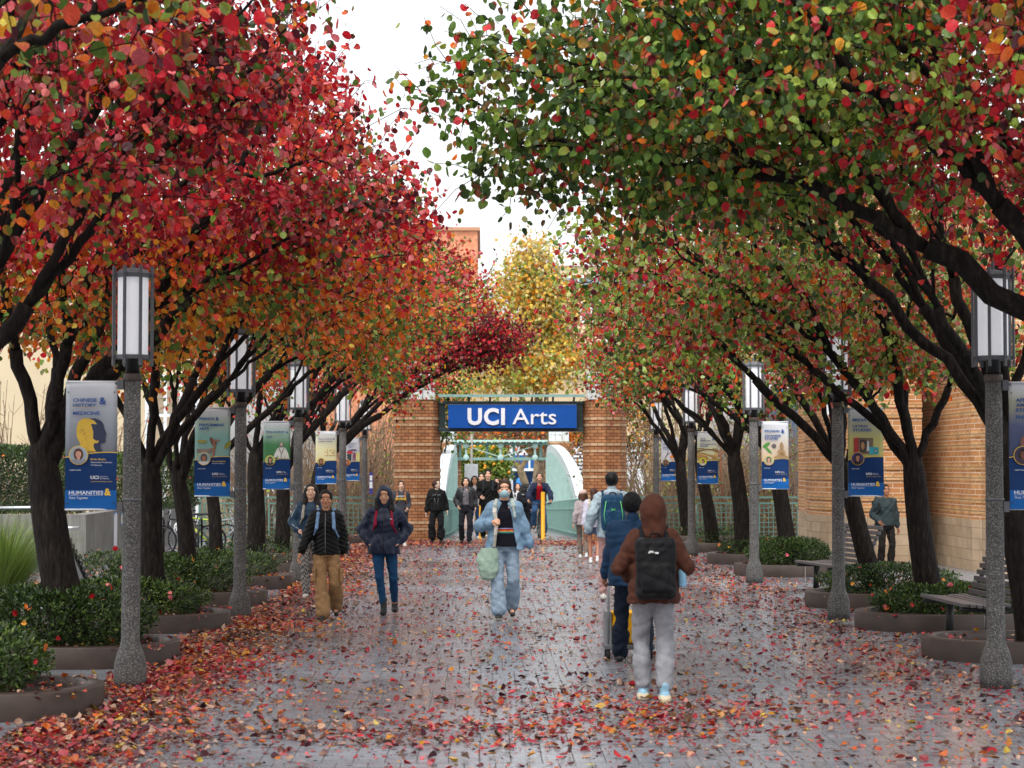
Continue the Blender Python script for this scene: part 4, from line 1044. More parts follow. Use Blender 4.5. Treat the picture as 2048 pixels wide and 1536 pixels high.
pear_tree(-3.97, 27.8, 105, [(-3.5, 27.8, 5.0, 2.5, 2.1, 1.8), (-2.3, 27.8, 4.8, 1.7, 1.6, 1.0), (-3.5, 27.8, 3.7, 2.4, 2.0, .95)], [(ORA, dn(4.7, 1)), (GRN, .5), (RED, lambda P: 1.6 * np.clip(P[:, 2] - 4.2, 0, 1))], 'pear tree with its trunk under the French banner, orange and green leaves', lean=(-.3, 0), fork=2.0, ntw=250, nleaf=38, K=6, group=Lg, rt=.125)
pear_tree(-4.18, 31.8, 106, [(-3.6, 31.8, 5.0, 2.5, 2.1, 1.8), (-1.9, 31.8, 4.7, 1.8, 1.6, 1.1), (-3.5, 31.8, 3.7, 2.4, 2.0, .95)], [(ORA, .8), (GRN, .6), (RED, lambda P: 1.6 * np.clip(P[:, 2] - 4.4, 0, 1))], 'slim pear trunk between the French banner and the second left lamp', lean=(-.2, .1), fork=2.1, ntw=200, nleaf=28, K=5, group=Lg, rt=.11)
pear_tree(-4.05, 35.6, 107, [(-3.3, 35.6, 5.0, 2.7, 2.2, 1.7), (-1.7, 35.6, 4.9, 1.8, 1.6, 1.1), (-3.3, 35.6, 3.6, 2.3, 2.0, .9)], [(ORA, .7), (MIX, .8), (RED, .7)], 'pear tree with a straight trunk right of the second left lamp', lean=(.02, 0), fork=2.3, ntw=210, nleaf=28, K=6, group=Lg, rt=.165)
pear_tree(-4.05, 40.2, 108, [(-3.2, 40.2, 5.0, 2.7, 2.2, 1.6), (-1.5, 40.5, 5.4, 1.5, 1.2, 1.1), (-.9, 40.8, 5.6, 1.3, 1.0, .8), (-3.2, 40.2, 3.6, 2.2, 2.0, .9)], [(RED, .9), (MIX, .6), (ORA, .3)], 'red and green pear tree behind the philosophy banner', lean=(.1, 0), fork=2.2, ntw=220, nleaf=26, K=6, group=Lg, rt=.15)
pear_tree(-3.95, 45.0, 109, [(-2.7, 44.6, 4.7, 2.7, 2.2, 1.5), (-.3, 44.5, 4.75, 1.2, 1.0, .6)], [(RED, 1.0), (DRK, lambda P: np.clip((P[:, 0] + 1.2) / 1.4, 0, 1) * 2.0), (GRN, .25)], 'pear tree reaching over the walk with dark crimson tips left of the yellow tree', lean=(.35, 0), fork=2.2, ntw=260, nleaf=26, K=6, group=Lg, rt=.16)
pear_tree(-4.1, 49.6, 110, [(-3.4, 49.4, 4.6, 2.4, 1.9, 1.4)], [(RED, 1.0), (MIX, .6)], 'farthest left pear tree beside the lattice fence', lean=(.2, 0), fork=2.1, ntw=150, nleaf=26, K=5, group=Lg, rt=.14)
GR2 = [(GRN, 1.0), (MIX, .55), (RED, lambda P: np.clip((P[:, 0] - 3.2) / .8, 0, 1) * 5.0), (GRN, 1.2)]
pear_tree(5.4, 11.3, 201, [(4.9, 11.4, 5.3, 2.3, 1.8, 1.1)], [(RED, .7), (dict(orange=4, amber=2, coral=1), 1.0), (DRK, .3)], 'nearest right pear tree, only orange and red leaves showing at the top right corner', lean=(-.2, 0), ntw=110, nleaf=19, K=5, group=Rg, lsize=.098)
pear_tree(5.7, 15.4, 202, [(4.2, 15.4, 5.25, 2.9, 2.3, 1.5), (2.2, 15.8, 5.2, 2.4, 1.9, 1.3), (1.5, 16.2, 4.75, 1.8, 1.5, .9), (5.6, 15.4, 4.9, 1.7, 2.0, 1.5), (3.9, 15.3, 6.5, 3.0, 2.4, 1.2)], GR2, 'large green pear tree arching in from the right edge on long black limbs', lean=(-.45, .1), fork=2.5, ntw=700, nleaf=43, K=5, group=Rg, rt=.22)  # topmost crown lobe, above the view, is added to block the sky
pear_tree(5.45, 19.7, 203, [(4.7, 19.7, 5.3, 2.6, 2.1, 1.6), (2.8, 20, 5.7, 2.1, 1.9, 1.3)], GR2, 'pear tree at the right edge behind the first right lamp', lean=(-.3, .05), fork=2.4, ntw=330, nleaf=40, K=6, group=Rg, rt=.16)
pear_tree(5.38, 23.8, 204, [(4.4, 23.8, 4.7, 2.7, 2.1, 1.6), (3.0, 23.8, 4.7, 2.0, 1.9, 1.3), (4.6, 23.8, 3.7, 2.3, 1.9, .9)], [(MIX, 1.0), (RED, .12)], 'mottled green and red pear tree with a thick trunk right of the media studies banner', lean=(-.28, 0), fork=2.15, ntw=310, nleaf=40, K=6, group=Rg, rt=.155)
pear_tree(5.52, 27.6, 205, [(4.1, 27.6, 4.7, 2.7, 2.1, 1.6), (2.9, 27.6, 4.5, 1.9, 1.8, 1.2), (4.3, 27.6, 3.6, 2.3, 1.9, .9)], [(MIX, 1.0), (RED, .12)], 'pear tree with a leaning trunk directly below the media studies banner', lean=(-.62, 0), fork=2.1, ntw=280, nleaf=38, K=6, group=Rg, rt=.135)
pear_tree(5.5, 35.3, 206, [(4.4, 35.3, 4.7, 2.6, 2.3, 1.7), (4.2, 35.3, 3.6, 2.2, 1.9, .9)], [(MIX, 1.0), (GRN, .3)], 'pear tree with its trunk below the religion banner', lean=(-.45, 0), fork=2.4, ntw=230, nleaf=36, K=6, group=Rg, rt=.15)
pear_tree(5.2, 39.6, 207, [(4.3, 39.6, 4.6, 2.3, 2.2, 1.7)], [(MIX, 1.0), (RED, .45)], 'pear tree forking low behind the third right lamp', lean=(-.25, 0), fork=2.3, ntw=220, nleaf=26, K=6, group=Rg, rt=.17)
pear_tree(5.2, 45.0, 208, [(4.4, 45, 4.6, 2.1, 2.2, 1.6)], [(MIX, 1.0), (RED, .6)], 'red tipped pear tree behind the Asian American studies banner', lean=(-.35, 0), fork=2.3, ntw=200, nleaf=26, K=6, group=Rg, rt=.15)
pear_tree(5.1, 49.7, 209, [(4.6, 49.7, 4.5, 2.1, 2.0, 1.4)], [(RED, .8), (MIX, .8)], 'farthest right pear tree beside the lattice fence', lean=(-.2, 0), fork=2.2, ntw=150, nleaf=26, K=5, group=Rg, rt=.16)
# trees beyond the bridge 
Yq = 98; sc_ = Yq / FPX
def cz(px, py, rx, ry, dY=0, Y=Yq): p = at(px, py, Y + dY); return (p.x, p.y, p.z, rx * Y / FPX, rx * Y / FPX, ry * Y / FPX)
pear_tree(at(1070, 900, Yq).x, Yq, 301, [cz(1070, 540, 52, 90), cz(1030, 610, 80, 80), cz(1105, 620, 62, 85), cz(1040, 700, 125, 85), cz(1110, 720, 80, 60), cz(1000, 745, 110, 45)], [(YEL, 1.0), (dict(lgreen=1, pale=.5), .2)], 'tall golden yellow sycamore beyond the bridge', lean=(.3, 0), fork=4.6, rt=.30, ntw=520, nleaf=26, lsize=.17, K=6, z0=ZF, group=None, name='sycamore_tree', mat=M_sycbark, spread=.42, shell=.3)
pear_tree(at(1058, 900, 92).x, 92, 302, [cz(1035, 868, 75, 22, 0, 92), cz(1140, 860, 40, 30, 0, 92)], [(dict(brown=3, orange=1.5, amber=.7, green=.6), 1.0)], 'leaning mottled sycamore trunk with rusty brown leaves beyond the bridge', lean=(.75, 0), fork=3.0, rt=.26, ntw=110, nleaf=16, lsize=.15, K=4, z0=ZF, group=None, name='sycamore_tree', mat=M_sycbark, spread=.4, shell=.2)
pear_tree(at(1080, 900, 90).x, 90, 305, [cz(960, 870, 60, 20, 0, 90), cz(1075, 880, 40, 15, 0, 90)], [(dict(brown=3, orange=1.2, green=.8), 1.0)], 'second mottled sycamore trunk behind the long haired walkers', lean=(-1.0, 0), fork=2.8, rt=.20, ntw=60, nleaf=14, lsize=.14, K=3, z0=ZF, group=None, name='sycamore_tree', mat=M_sycbark, spread=.4, shell=.2)
ct = pear_tree(at(970, 900, 88).x, 88, 303, [cz(945, 925, 38, 42, 0, 88), cz(988, 930, 34, 46, 0, 88), cz(965, 955, 50, 32, 0, 88)], [(dict(green=2, lgreen=4, yellow=.9, dgreen=1), 1.0)], 'bright green citrus tree hung with orange fruit behind the bridge', lean=(0, 0), fork=.9, rt=.12, ntw=230, nleaf=40, lsize=.11, K=6, z0=ZF, group=None, name='citrus_tree', spread=.16, shell=.45)
mb = MB(); rr_ = np.random.default_rng(5)
for k in range(46):
    px, py = rr_.uniform(922, 1018), rr_.uniform(888, 975); p = at(px, py, 88 - 1.0 + .5 * rr_.random()) - ct.location; mb.sphere(p, .06, 6)
fo = mb.build('fruit', simple('orange_fruit', hexc('f5a31c'), .4), ct)
for k, (px, Yd, h, w, zn, lb) in enumerate([(862, 70, 5.4, 1.4, dict(green=2, dgreen=1, amber=1), 'olive green tree behind the left near pier'), (1240, 78, 4.6, 2.0, dict(brown=2, amber=1, green=1), 'rusty small tree behind the right near pier')]):
    p = at(px, 900, Yd); pear_tree(p.x, Yd, 400 + k, [(p.x, Yd, h - 1.2, w, w, 1.5)], [(zn, 1.0)], lb, lean=(.1, 0), fork=2.0, rt=.12, ntw=110, nleaf=31, lsize=.10, K=5, z0=-2.3, group=None, name='background_tree', spread=.3, shell=.3)

# copied pear trees added out of view to shade the walk from the camera side
for (src, dx, dy) in ((0, 0, -4.1), (0, .1, -8.3), (1, 0, -19.5), (2, .1, -27.4), (3, 0, -35.6), (10, .1, -4.2), (10, 0, -8.2), (11, .2, -19.6), (12, 0, -27.6), (13, .1, -35.8)):
    o = copy_tree(AVENUE[src]); o.location = (o.location.x + dx, o.location.y + dy, 0)
    o['label'] = 'pear tree of the same avenue standing behind the photographer, out of the picture'; o['group'] = 'pear trees behind the photographer'
# ================================================================ BARE THICKETS beyond the fences
def thicket(X, Y, seed, h, w, label, n=90, green=0.0):
    r = np.random.default_rng(seed); mb = MB(); t = empty('bare_shrub', (X, Y, -2.4), 0, label, 'shrub', 'bare twiggy shrubs beyond the fence')
    P = []
    for k in range(n):
        a = r.uniform(0, 6.28); rad = w * r.random() ** .6; hh = h * r.uniform(.55, 1)
        b = np.array([r.normal(0, .3), r.normal(0, .3), 0]); e = np.array([math.cos(a) * rad, math.sin(a) * rad, hh]); m = (b + e) / 2 + np.array([r.normal(0, .15), r.normal(0, .15), hh * .12])
        mb.tube([b, (b + m) / 2 + r.normal(0, .05, 3), m, (m + e) / 2 + r.normal(0, .1, 3), e], [.03, .024, .018, .012, .006], 4, cap=False)
        for j in range(5):
            f = r.uniform(.35, 1); q = b + (e - b) * f + (m - (b + e) / 2) * (1 - abs(2 * f - 1)); d = unit(np.array([math.cos(a), math.sin(a), .8]) + r.normal(0, .7, 3)); l = r.uniform(.4, 1.1)
            mb.tube([q, q + d * l * .5 + r.normal(0, .05, 3), q + d * l + np.array([0, 0, .05])], [.010, .007, .004], 3, cap=False)
            if r.random() < green: P += [q + d * l * r.random() + r.normal(0, .08, 3) for _ in range(5)]
    mb.build('twigs', M_twig, t)
    if P:
        P = np.array(P); m_ = len(P); leaves('foliage', P, r.normal(0, 1, (m_, 3)), r.normal(0, 1, (m_, 3)), r.uniform(.04, .09, m_), pick_cols(P, [(dict(lgreen=2, green=1, brown=1.5, amber=.5), 1.0)], seed, r), M_leaf, t, r=r)
k = 0
places = [(560, 57, 'behind the philosophy banner'), (640, 60, 'behind the number twelve banner'), (700, 56, 'between the two farthest left lamps'), (758, 58, 'against the left side of the left pier'), (520, 63, 'left of the philosophy banner'), (735, 64, 'farther back left of the left pier'),
          (1282, 57, 'against the right side of the right pier'), (1345, 60, 'behind the orange sun banner'), (1415, 56, 'behind the Asian American studies banner'), (1480, 60, 'behind the third right lamp'), (1545, 57, 'behind the religion banner'), (1600, 60, 'just left of the brick building'), (1320, 65, 'farther back right of the right pier'), (1510, 66, 'farther back behind the third right lamp')]
for (px, Y, wh) in places:
    p = at(px, 900, Y); thicket(p.x, Y, 500 + k, 6.2 if k % 2 else 5.4, 1.9, 'bare brown twiggy shrub ' + wh, 80, .35 if px > 1200 else .12); k += 1
for (px, Y, wh) in ((40, 50, 'in front of the cream building at the far left'), (190, 52, 'in front of the cream building behind the Chinese history banner')):
    p = at(px, 900, Y); thicket(p.x, Y, 530 + k, 6.5, 1.8, 'bare brown twiggy shrub ' + wh, 60, .05); k += 1

# ================================================================ SHRUBS AND PLANTERS
def shrub(name, X, Y, z, rx, ry, h, n, seed, label, lsize=.042, group='clipped evergreen shrubs in the planters', z0=None, box=False, cat='shrub', autumn=.0):
    r = np.random.default_rng(seed); t = empty(name, (X, Y, z), 0, label, cat, group)
    v = r.normal(0, 1, (n, 3)); v = unit(v)
    if box: v = v / np.max(np.abs(v), 1, keepdims=True) ** .75
    q = r.random(n) ** .35 * .5 + .5
    lump = 1 + .10 * vnoise(v * 3, 2.0, seed) + .07 * vnoise(v * 9, 2.0, seed + 1)
    P = v * (q * lump)[:, None] * np.array([rx, ry, h * .55]) + np.array([0, 0, h * .5])
    kk = P[:, 2] > .01; P = P[kk]; v = v[kk]; n = len(P)
    D = v * .6 + r.normal(0, .45, (n, 3)) + np.array([0, 0, .35]); N_ = r.normal(0, .5, (n, 3)) + np.array([0, -.2, .8])
    cols = pick_cols(P + np.array([X, Y, z]), [(dict(green=2.5, dgreen=4.5, lgreen=.22), 1.0)], seed, r) * .62
    leaves('foliage', P, D, N_, r.uniform(.7, 1.3, n) * lsize, cols, M_leafg, t, tmpl=LTn, r=r)
    mb = MB()
    for k in range(46):
        a = r.uniform(0, 6.28); f = r.uniform(.3, .95); e = np.array([rx * f * math.cos(a), ry * f * math.sin(a), h * r.uniform(.4, .95)]); b = np.array([e[0] * .35, e[1] * .35, -.02])
        mb.tube([b, (b + e) / 2 + r.normal(0, .03, 3), e], [.009, .006, .003], 4, cap=False)
    mb.build('stems', M_bark, t)
    m_ = int(n / 600)
    if m_:
        vv = unit(r.normal(0, 1, (m_, 3)) + np.array([0, -.4, .5])); Q = vv * np.array([rx, ry, h * .55]) * 1.04 + np.array([0, 0, h * .5])
        leaves('caught_leaves', Q, r.normal(0, 1, (m_, 3)), vv, r.uniform(.05, .08, m_), pick_cols(Q, [(dict(red=2, pink=1, orange=2, brown=2, amber=.6), 1.0)], seed, r), M_fall, t, r=r)
    return t
def stadium(x0, x1, y0, y1, n=10):
    r = (y1 - y0) / 2; cy = (y0 + y1) / 2; P = []
    for k in range(n + 1): a = -PI / 2 + PI * k / n; P.append((x1 - r + r * math.cos(a), cy + r * math.sin(a)))
    for k in range(n + 1): a = PI / 2 + PI * k / n; P.append((x0 + r + r * math.cos(a), cy + r * math.sin(a)))
    return P
def planter(x0, x1, y0, y1, label):
    cx, cy = (x0 + x1) / 2, (y0 + y1) / 2
    t = empty('planter', (cx, cy, 0), 0, label, 'planter', 'low brown concrete planters')
    O = stadium(x0 - cx, x1 - cx, y0 - cy, y1 - cy); I = stadium(x0 - cx + .15, x1 - cx - .15, y0 - cy + .15, y1 - cy - .15); n = len(O); h = .21; b = .015
    O2 = stadium(x0 - cx + b, x1 - cx - b, y0 - cy + b, y1 - cy - b)
    vs = [(p[0], p[1], 0) for p in O] + [(p[0], p[1], h - b) for p in O] + [(p[0], p[1], h) for p in O2] + [(p[0], p[1], h) for p in I] + [(p[0], p[1], .08) for p in I]
    fs = []
    for k in range(n):
        j = (k + 1) % n
        for l in range(4): fs.append((l * n + k, l * n + j, (l + 1) * n + j, (l + 1) * n + k))
    mb = MB(); mb.add(vs, fs, 0, True); mb.build('curb', M_curb, t)
    mb = MB(); mb.add([(p[0], p[1], .13) for p in stadium(x0 - cx + .12, x1 - cx - .12, y0 - cy + .12, y1 - cy - .12)], [tuple(range(n))]); mb.build('soil', M_soil, t)
    mb = MB(); 
    mb.box(((x1 - x0) * (.12 if x0 > 0 else -.2), -(y1 - y0) / 2 + .005, h / 2 - .004), (.010, .016, h - .012)); mb.build('joint', simple('pale_joint', (.4, .36, .32), .8), t)
    return t
PL = [('L', 15.1, 16.6, 'the nearest left'), ('L', 19.0, 20.6, 'the first left lamp and its leaf drift'), ('L', 23.0, 24.6, 'just past the first left lamp'), ('L', 27.1, 28.6, 'beside the second left lamp'), ('L', 31.0, 32.6, 'past the second left lamp'), ('L', 35.0, 36.4, 'by the woman in patterned trousers'), ('L', 39.4, 41.0, ''), ('L', 44.3, 45.7, ''), ('L', 48.9, 50.3, '')]
lblL = ['nearest planter at the bottom left corner', 'planter right behind the first left lamp', 'planter between the first and second left lamps, nearer one', 'planter just before the second left lamp base', 'planter just past the second left lamp', 'planter beside the woman in patterned trousers', 'small planter left of the hooded woman', 'planter near the fourth left lamp', 'last left planter before the lattice fence']
lblS = ['lush evergreen shrub at the bottom left corner', 'wide evergreen hedge mound behind the first left lamp', 'rounded evergreen shrub between the first and second left lamps', 'evergreen hedge mound just left of the second left lamp', 'evergreen shrub just right of the second left lamp', 'sparse shrub behind the woman in patterned trousers', 'thin shrub left of the hooded woman', 'low shrub near the fourth left lamp', 'low shrub before the left lattice fence']
hL = [.57, .60, .46, .56, .46, .42, .36, .36, .36]; nL = [9000, 14000, 9000, 9000, 6500, 2200, 1500, 1200, 1200]
for i, (sd, y0, y1, _) in enumerate(PL):
    planter(-5.4, -2.98, y0, y1, 'brown concrete ' + lblL[i])
    cy = (y0 + y1) / 2
    shrub('shrub', -4.15 - (.18 if i == 0 else .1), cy, .12, 1.02 if i != 0 else .95, (y1 - y0) / 2 - .05, hL[i], nL[i], 600 + i, lblS[i], .046 if i < 3 else .042)
shrub('shrub', -5.3, 20.6, .02, .75, .7, .62, 4500, 640, 'leggy evergreen shrub between the hedge mound and the ornamental grass', .045)
shrub('shrub', -4.9, 27.6, .02, 1.1, .8, .72, 6000, 641, 'tall evergreen hedge behind the bicycles and the second left banner', .045)
PR = [(19.4, 20.9), (23.0, 24.6), (26.7, 28.3), (34.5, 36.1), (38.8, 40.3), (44.4, 45.8), (49.0, 50.4)]
lblR = ['planter curving behind the first right lamp', 'long planter below the thick right trunk', 'planter behind the second right lamp', 'planter right of the third right lamp', 'planter left of the third right lamp', 'planter near the fourth right lamp', 'last right planter before the lattice fence']
lblS2 = ['evergreen shrub at the right edge behind the first right lamp', 'evergreen hedge around the thick right trunk', 'dark evergreen shrub behind the second right lamp', 'large rounded evergreen hedge right of the third right lamp', 'evergreen shrub left of the third right lamp', 'thin shrub near the fourth right lamp', 'sparse shrub before the right lattice fence']
hR = [.27, .40, .44, .52, .36, .36, .36]; nR = [6000, 9000, 8000, 9000, 5000, 2500, 1500]
for i, (y0, y1) in enumerate(PR):
    x0 = 4.42; x1 = 6.6 if i != 3 else 6.25
    planter(x0, x1, y0, y1, 'brown concrete ' + lblR[i])
    shrub('shrub', (x0 + x1) / 2 + (.55 if i == 0 else .05), (y0 + y1) / 2, .12, (x1 - x0) / 2 - (.55 if i == 0 else .15), (y1 - y0) / 2 - .08, hR[i], nR[i], 700 + i, lblS2[i], .046 if i < 2 else .042)
# hedges on the concrete wall
HG = 'tall clipped hedges behind the concrete wall'
a = at(-30, 900, 40); b = at(128, 900, 40)
shrub('hedge', (a.x + b.x) / 2 - .6, 40, 1.0, 1.9, 1.3, 1.25, 30000, 760, 'tall dark green clipped hedge behind the handrail at the far left', .062, HG, box=True, cat='hedge')
a = at(200, 900, 44); b = at(385, 900, 44)
shrub('hedge', (a.x + b.x) / 2 - .1, 44.6, 1.0, 1.15, 1.6, 1.15, 26000, 761, 'tall clipped hedge with yellow green top above the bicycles', .058, HG, box=True, cat='hedge')
# ornamental grass
def grass(X, Y, h, n, seed, label):
    r = np.random.default_rng(seed); t = empty('ornamental_grass', (X, Y, 0), 0, label, 'ornamental grass')
    a = r.uniform(0, 6.28, n); rad = r.random(n) ** .7; L_ = h * r.uniform(.7, 1.15, n); b = np.stack([np.cos(a) * .12 * rad, np.sin(a) * .12 * rad, np.zeros(n)], 1)
    out = np.stack([np.cos(a), np.sin(a), np.zeros(n)], 1); m = 6; V = np.zeros((n, m, 2, 3)); side = np.stack([-np.sin(a), np.cos(a), np.zeros(n)], 1)
    lean_ = (.15 + .75 * rad * r.uniform(.5, 1.3, n))
    for k in range(m):
        f = k / (m - 1); c = b + out * (lean_ * L_ * f ** 1.9)[:, None]; c[:, 2] = L_ * (f - .30 * lean_ * f ** 2.4); c += side * (np.sin(a * 7) * .05 * f)[:, None]
        w = .0035 * (1 - f) + .0007
        V[:, k, 0] = c - side * w; V[:, k, 1] = c + side * w
    idx = (np.arange(n) * m * 2)[:, None]; F_ = np.concatenate([idx + np.array([2 * k, 2 * k + 1, 2 * k + 3, 2 * k + 2])[None] for k in range(m - 1)], 0)
    base = np.array([.16, .26, .05]) * r.uniform(.5, 1.5, (n, 1)) + np.array([.06, .03, .01]) * r.random((n, 1))
    npmesh('blades', V.reshape(-1, 3), F_, M_grass, t, smooth=True, cols=np.clip(np.repeat(base, m * 2, 0), 0, 1))
gp = at(30, 1000, 24.5); grass(gp.x - .15, 24.5, 1.35, 3200, 11, 'large fountain of green ornamental grass at the left edge')
# tree stakes
for (px, py, tpx, tpy, lb) in ((1419, 1088, 1410, 965, 'slanting brown tree stake below the Asian American studies banner'), (1449, 1072, 1440, 900, 'brown tree stake with green ties right of the Asian American studies banner')):
    p = gr(px, py); q = at(tpx, tpy, p.y); t = empty('tree_stake', (p.x, p.y, 0), 0, lb, 'stake', 'wooden tree stakes')
    mb = MB(); mb.tube([(0, 0, 0), q - p], .03, 8); mb.build('pole', M_stake, t)
    mb = MB()
    for f in (.3, .62): c = (q - p) * f; mb.lathe([(.033, -.012), (.036, 0), (.033, .012)], c=c, n=10)
    mb.build('ties', simple('green_tie', hexc('2f9a78'), .5), t)
# fire hydrant / standpipe
p = gr(99, 1168); t = empty('fire_hydrant', (p.x, p.y, 0), 0, 'yellow fire hydrant beside the leaning trunk at the left', 'fire hydrant')
mb = MB(); mb.lathe([(.10, 0), (.10, .03), (.07, .04), (.065, .30), (.085, .31), (.085, .34), (.06, .36), (.055, .48), (.03, .54), (.012, .56), (.012, .62)], n=16); mb.build('body', M_yel, t)
mb = MB(); mb.box((0, 0, .36), (.26, .06, .06)); mb.box((0, -.06, .26), (.07, .08, .07)); mb.build('outlets', M_yel, t, bevel=.01)

# ================================================================ BENCHES
def bench(X, Y, rz, label, L_=1.7):
    t = empty('bench', (X, Y, 0), rz, label, 'bench', 'slatted benches between the planters')
    for k in range(7):
        y = -.27 + k * .075; mb = MB(); mb.box((0, y, .43 + .012 * abs(k - 3) * .5), (L_, .062, .038)); mb.build('seat_slat', M_bench, t, bevel=.006)
    for k in range(8):
        z = .50 + k * .072; y = .27 + k * .034; mb = MB(); mb.box((0, y, z), (L_, .03, .056)); mb.build('back_slat', M_bench, t, bevel=.005)
    for sx in (-1, 1):
        mb = MB(); x = sx * (L_ / 2 - .12)
        mb.tube([(x, -.30, .40), (x, .0, .395), (x, .24, .40), (x, .30, .50), (x, .54, 1.03)], .026, 8); mb.tube([(x, 0, .0), (x, .02, .40)], .045, 10); mb.box((x, 0, .012), (.10, .42, .024))
        for k in range(8): mb.box((x, .30 + k * .034, .50 + k * .072), (.06, .03, .04))
        mb.build('leg_frame', M_black, t)
    return t
bench(5.32, 21.95, -1.52, 'grey slatted bench at the right edge behind the first right lamp')
bench(5.25, 30.2, -1.42, 'grey slatted bench behind the second right lamp')
bench(-4.9, 25.9, 1.9, 'grey slatted bench partly hidden behind the left hedge mound')

# ================================================================ BICYCLES
M_tyre = simple('tyre_rubber', (.012, .012, .013), .8, .2, 20); M_rim = simple('alloy_rim', (.35, .36, .38), .35, .1, metal=.8)
def bicycle(X, Y, rz, z, frame_mat, label, lean=0.0, helmet=False, steer=0.0):
    t = empty('bicycle', (X, Y, z), rz, label, 'bicycle'); t.rotation_euler = (lean, 0, rz)
    R = .34; fw, rw = (.52, 0, R), (-.52, 0, R)      # bike points +x
    for (cx, cy, czz) in (fw, rw):
        w = MB(); w.tube([(cx + (R - .02) * math.cos(a), cy, czz + (R - .02) * math.sin(a)) for a in np.linspace(0, 2 * PI, 33)[:-1]], .020, 8, closed=True); wo_ = w.build('tyre', M_tyre, t)
        w = MB(); w.tube([(cx + (R - .045) * math.cos(a), cy, czz + (R - .045) * math.sin(a)) for a in np.linspace(0, 2 * PI, 33)[:-1]], .010, 6, closed=True); 
        for k in range(16): a = 2 * PI * k / 16; w.tube([(cx, cy + .02 * (-1) ** k, czz), (cx + (R - .05) * math.cos(a + .2), cy, czz + (R - .05) * math.sin(a + .2))], .0018, 3, cap=False)
        w.tube([(cx, -.04, czz), (cx, .04, czz)], .02, 8); w.build('wheel_rim', M_rim, t)
    bb = (-.08, 0, .28); st_ = (-.22, 0, .74); hd = (.34, 0, .80); hb = (.37, 0, .68)
    mb = MB()
    for a_, b_, r_ in ((bb, st_, .017), (st_, hd, .017), (bb, hb, .020), (hd, hb, .022), (bb, rw, .011), ((-.2, 0, .68), rw, .009)): 
        if b_ == rw:
            for s_ in (-1, 1): mb.tube([a_, (b_[0], .045 * s_, b_[2])], r_, 6)
        else: mb.tube([a_, b_], r_, 8)
    mb.build('frame', frame_mat, t)
    mb = MB()
    for s_ in (-1, 1): mb.tube([hb, (hb[0] + .03, .05 * s_, hb[2] - .06), (fw[0], .045 * s_, fw[2])], .012, 6)
    mb.build('fork', M_black, t)
    mb = MB(); mb.tube([hd, (hd[0] - .02, 0, .92)], .015, 8); mb.tube([(.36, -.30, .95), (.37, -.1, .93), (.37, .1, .93), (.36, .30, .95)], .013, 8); 
    for s_ in (-1, 1): mb.tube([(.36, .22 * s_, .955), (.35, .31 * s_, .95)], .018, 8); mb.tube([(.40, .2 * s_, .93), (.43, .27 * s_, .90)], .006, 5)
    mb.tube([(.37, .1, .93), (.50, .05, .80), (.45, .02, .60)], .004, 4); mb.build('handlebar', M_black, t)
    mb = MB(); mb.tube([st_, (-.25, 0, .88)], .013, 8); mb.sphere((-.30, 0, .90), .10, 8, sc=(1.0, .75, .32)); mb.sphere((-.18, 0, .90), .07, 8, sc=(1.3, .35, .35)); mb.build('saddle', M_black, t)
    mb = MB(); M_ = Matrix.Rotation(PI / 2, 3, 'X'); q = MB(); q.lathe([(.09, -.006), (.09, .006)], n=20); mb.add([tuple((M_ @ Vector(v)) + Vector((bb[0], -.05, bb[2]))) for v in q.v], q.f)
    mb.tube([(bb[0], -.06, bb[2]), (bb[0] + .12, -.07, bb[2] - .12)], .01, 6); mb.tube([(bb[0], .06, bb[2]), (bb[0] - .12, .07, bb[2] + .12)], .01, 6); mb.box((bb[0] + .12, -.11, bb[2] - .12), (.09, .08, .02)); mb.box((bb[0] - .12, .11, bb[2] + .12), (.09, .08, .02))
    mb.build('crankset', M_black, t)
    return t
Bk = 41.5
bx = lambda px, Y: at(px, 1000, Y).x
bicycle(bx(372, 42.5), 42.5, PI + .15, 0, simple('black_frame', (.02, .02, .022), .35), 'black bicycle leaning by the concrete wall with a white helmet on it')
bicycle(bx(410, 43.4), 43.4, PI - .25, 0, simple('lime_frame', hexc('b8d030'), .35), 'lime green bicycle behind the black one at the left')
bicycle(bx(446, 42.8), 42.8, .1, 0, simple('grey_frame', (.25, .27, .30), .35), 'grey bicycle right of the lime one, behind the tree trunk')
hp = at(357, 1057, 42.1); t = empty('bicycle_helmet', hp, 0, 'white vented bicycle helmet hanging on the black bicycle', 'helmet')
mb = MB(); mb.sphere((0, 0, 0), .14, 10, sc=(.75, .8, 1.0)); mb.build('shell', simple('white_helmet', (.75, .76, .78), .3), t)
mb = MB()
for u, v in ((-.04, .05), (.03, .06), (-.05, -.02), (.0, .0), (.05, -.02), (-.02, -.07), (.03, -.07)): mb.sphere((u, -.098, v), .022, 6, sc=(.55, .5, 1.2))
mb.build('vents', M_black, t)
mb = MB()
for k in range(5): x = -6.75 + k * .4; mb.tube([(x, 42.0, 0), (x, 42.0, .75), (x + .03, 42.25, .83), (x, 42.5, .75), (x, 42.5, 0)], .022, 8)
tag(mb.build('bike_rack', M_black), 'black tube bicycle rack under the bicycles', 'bike rack')

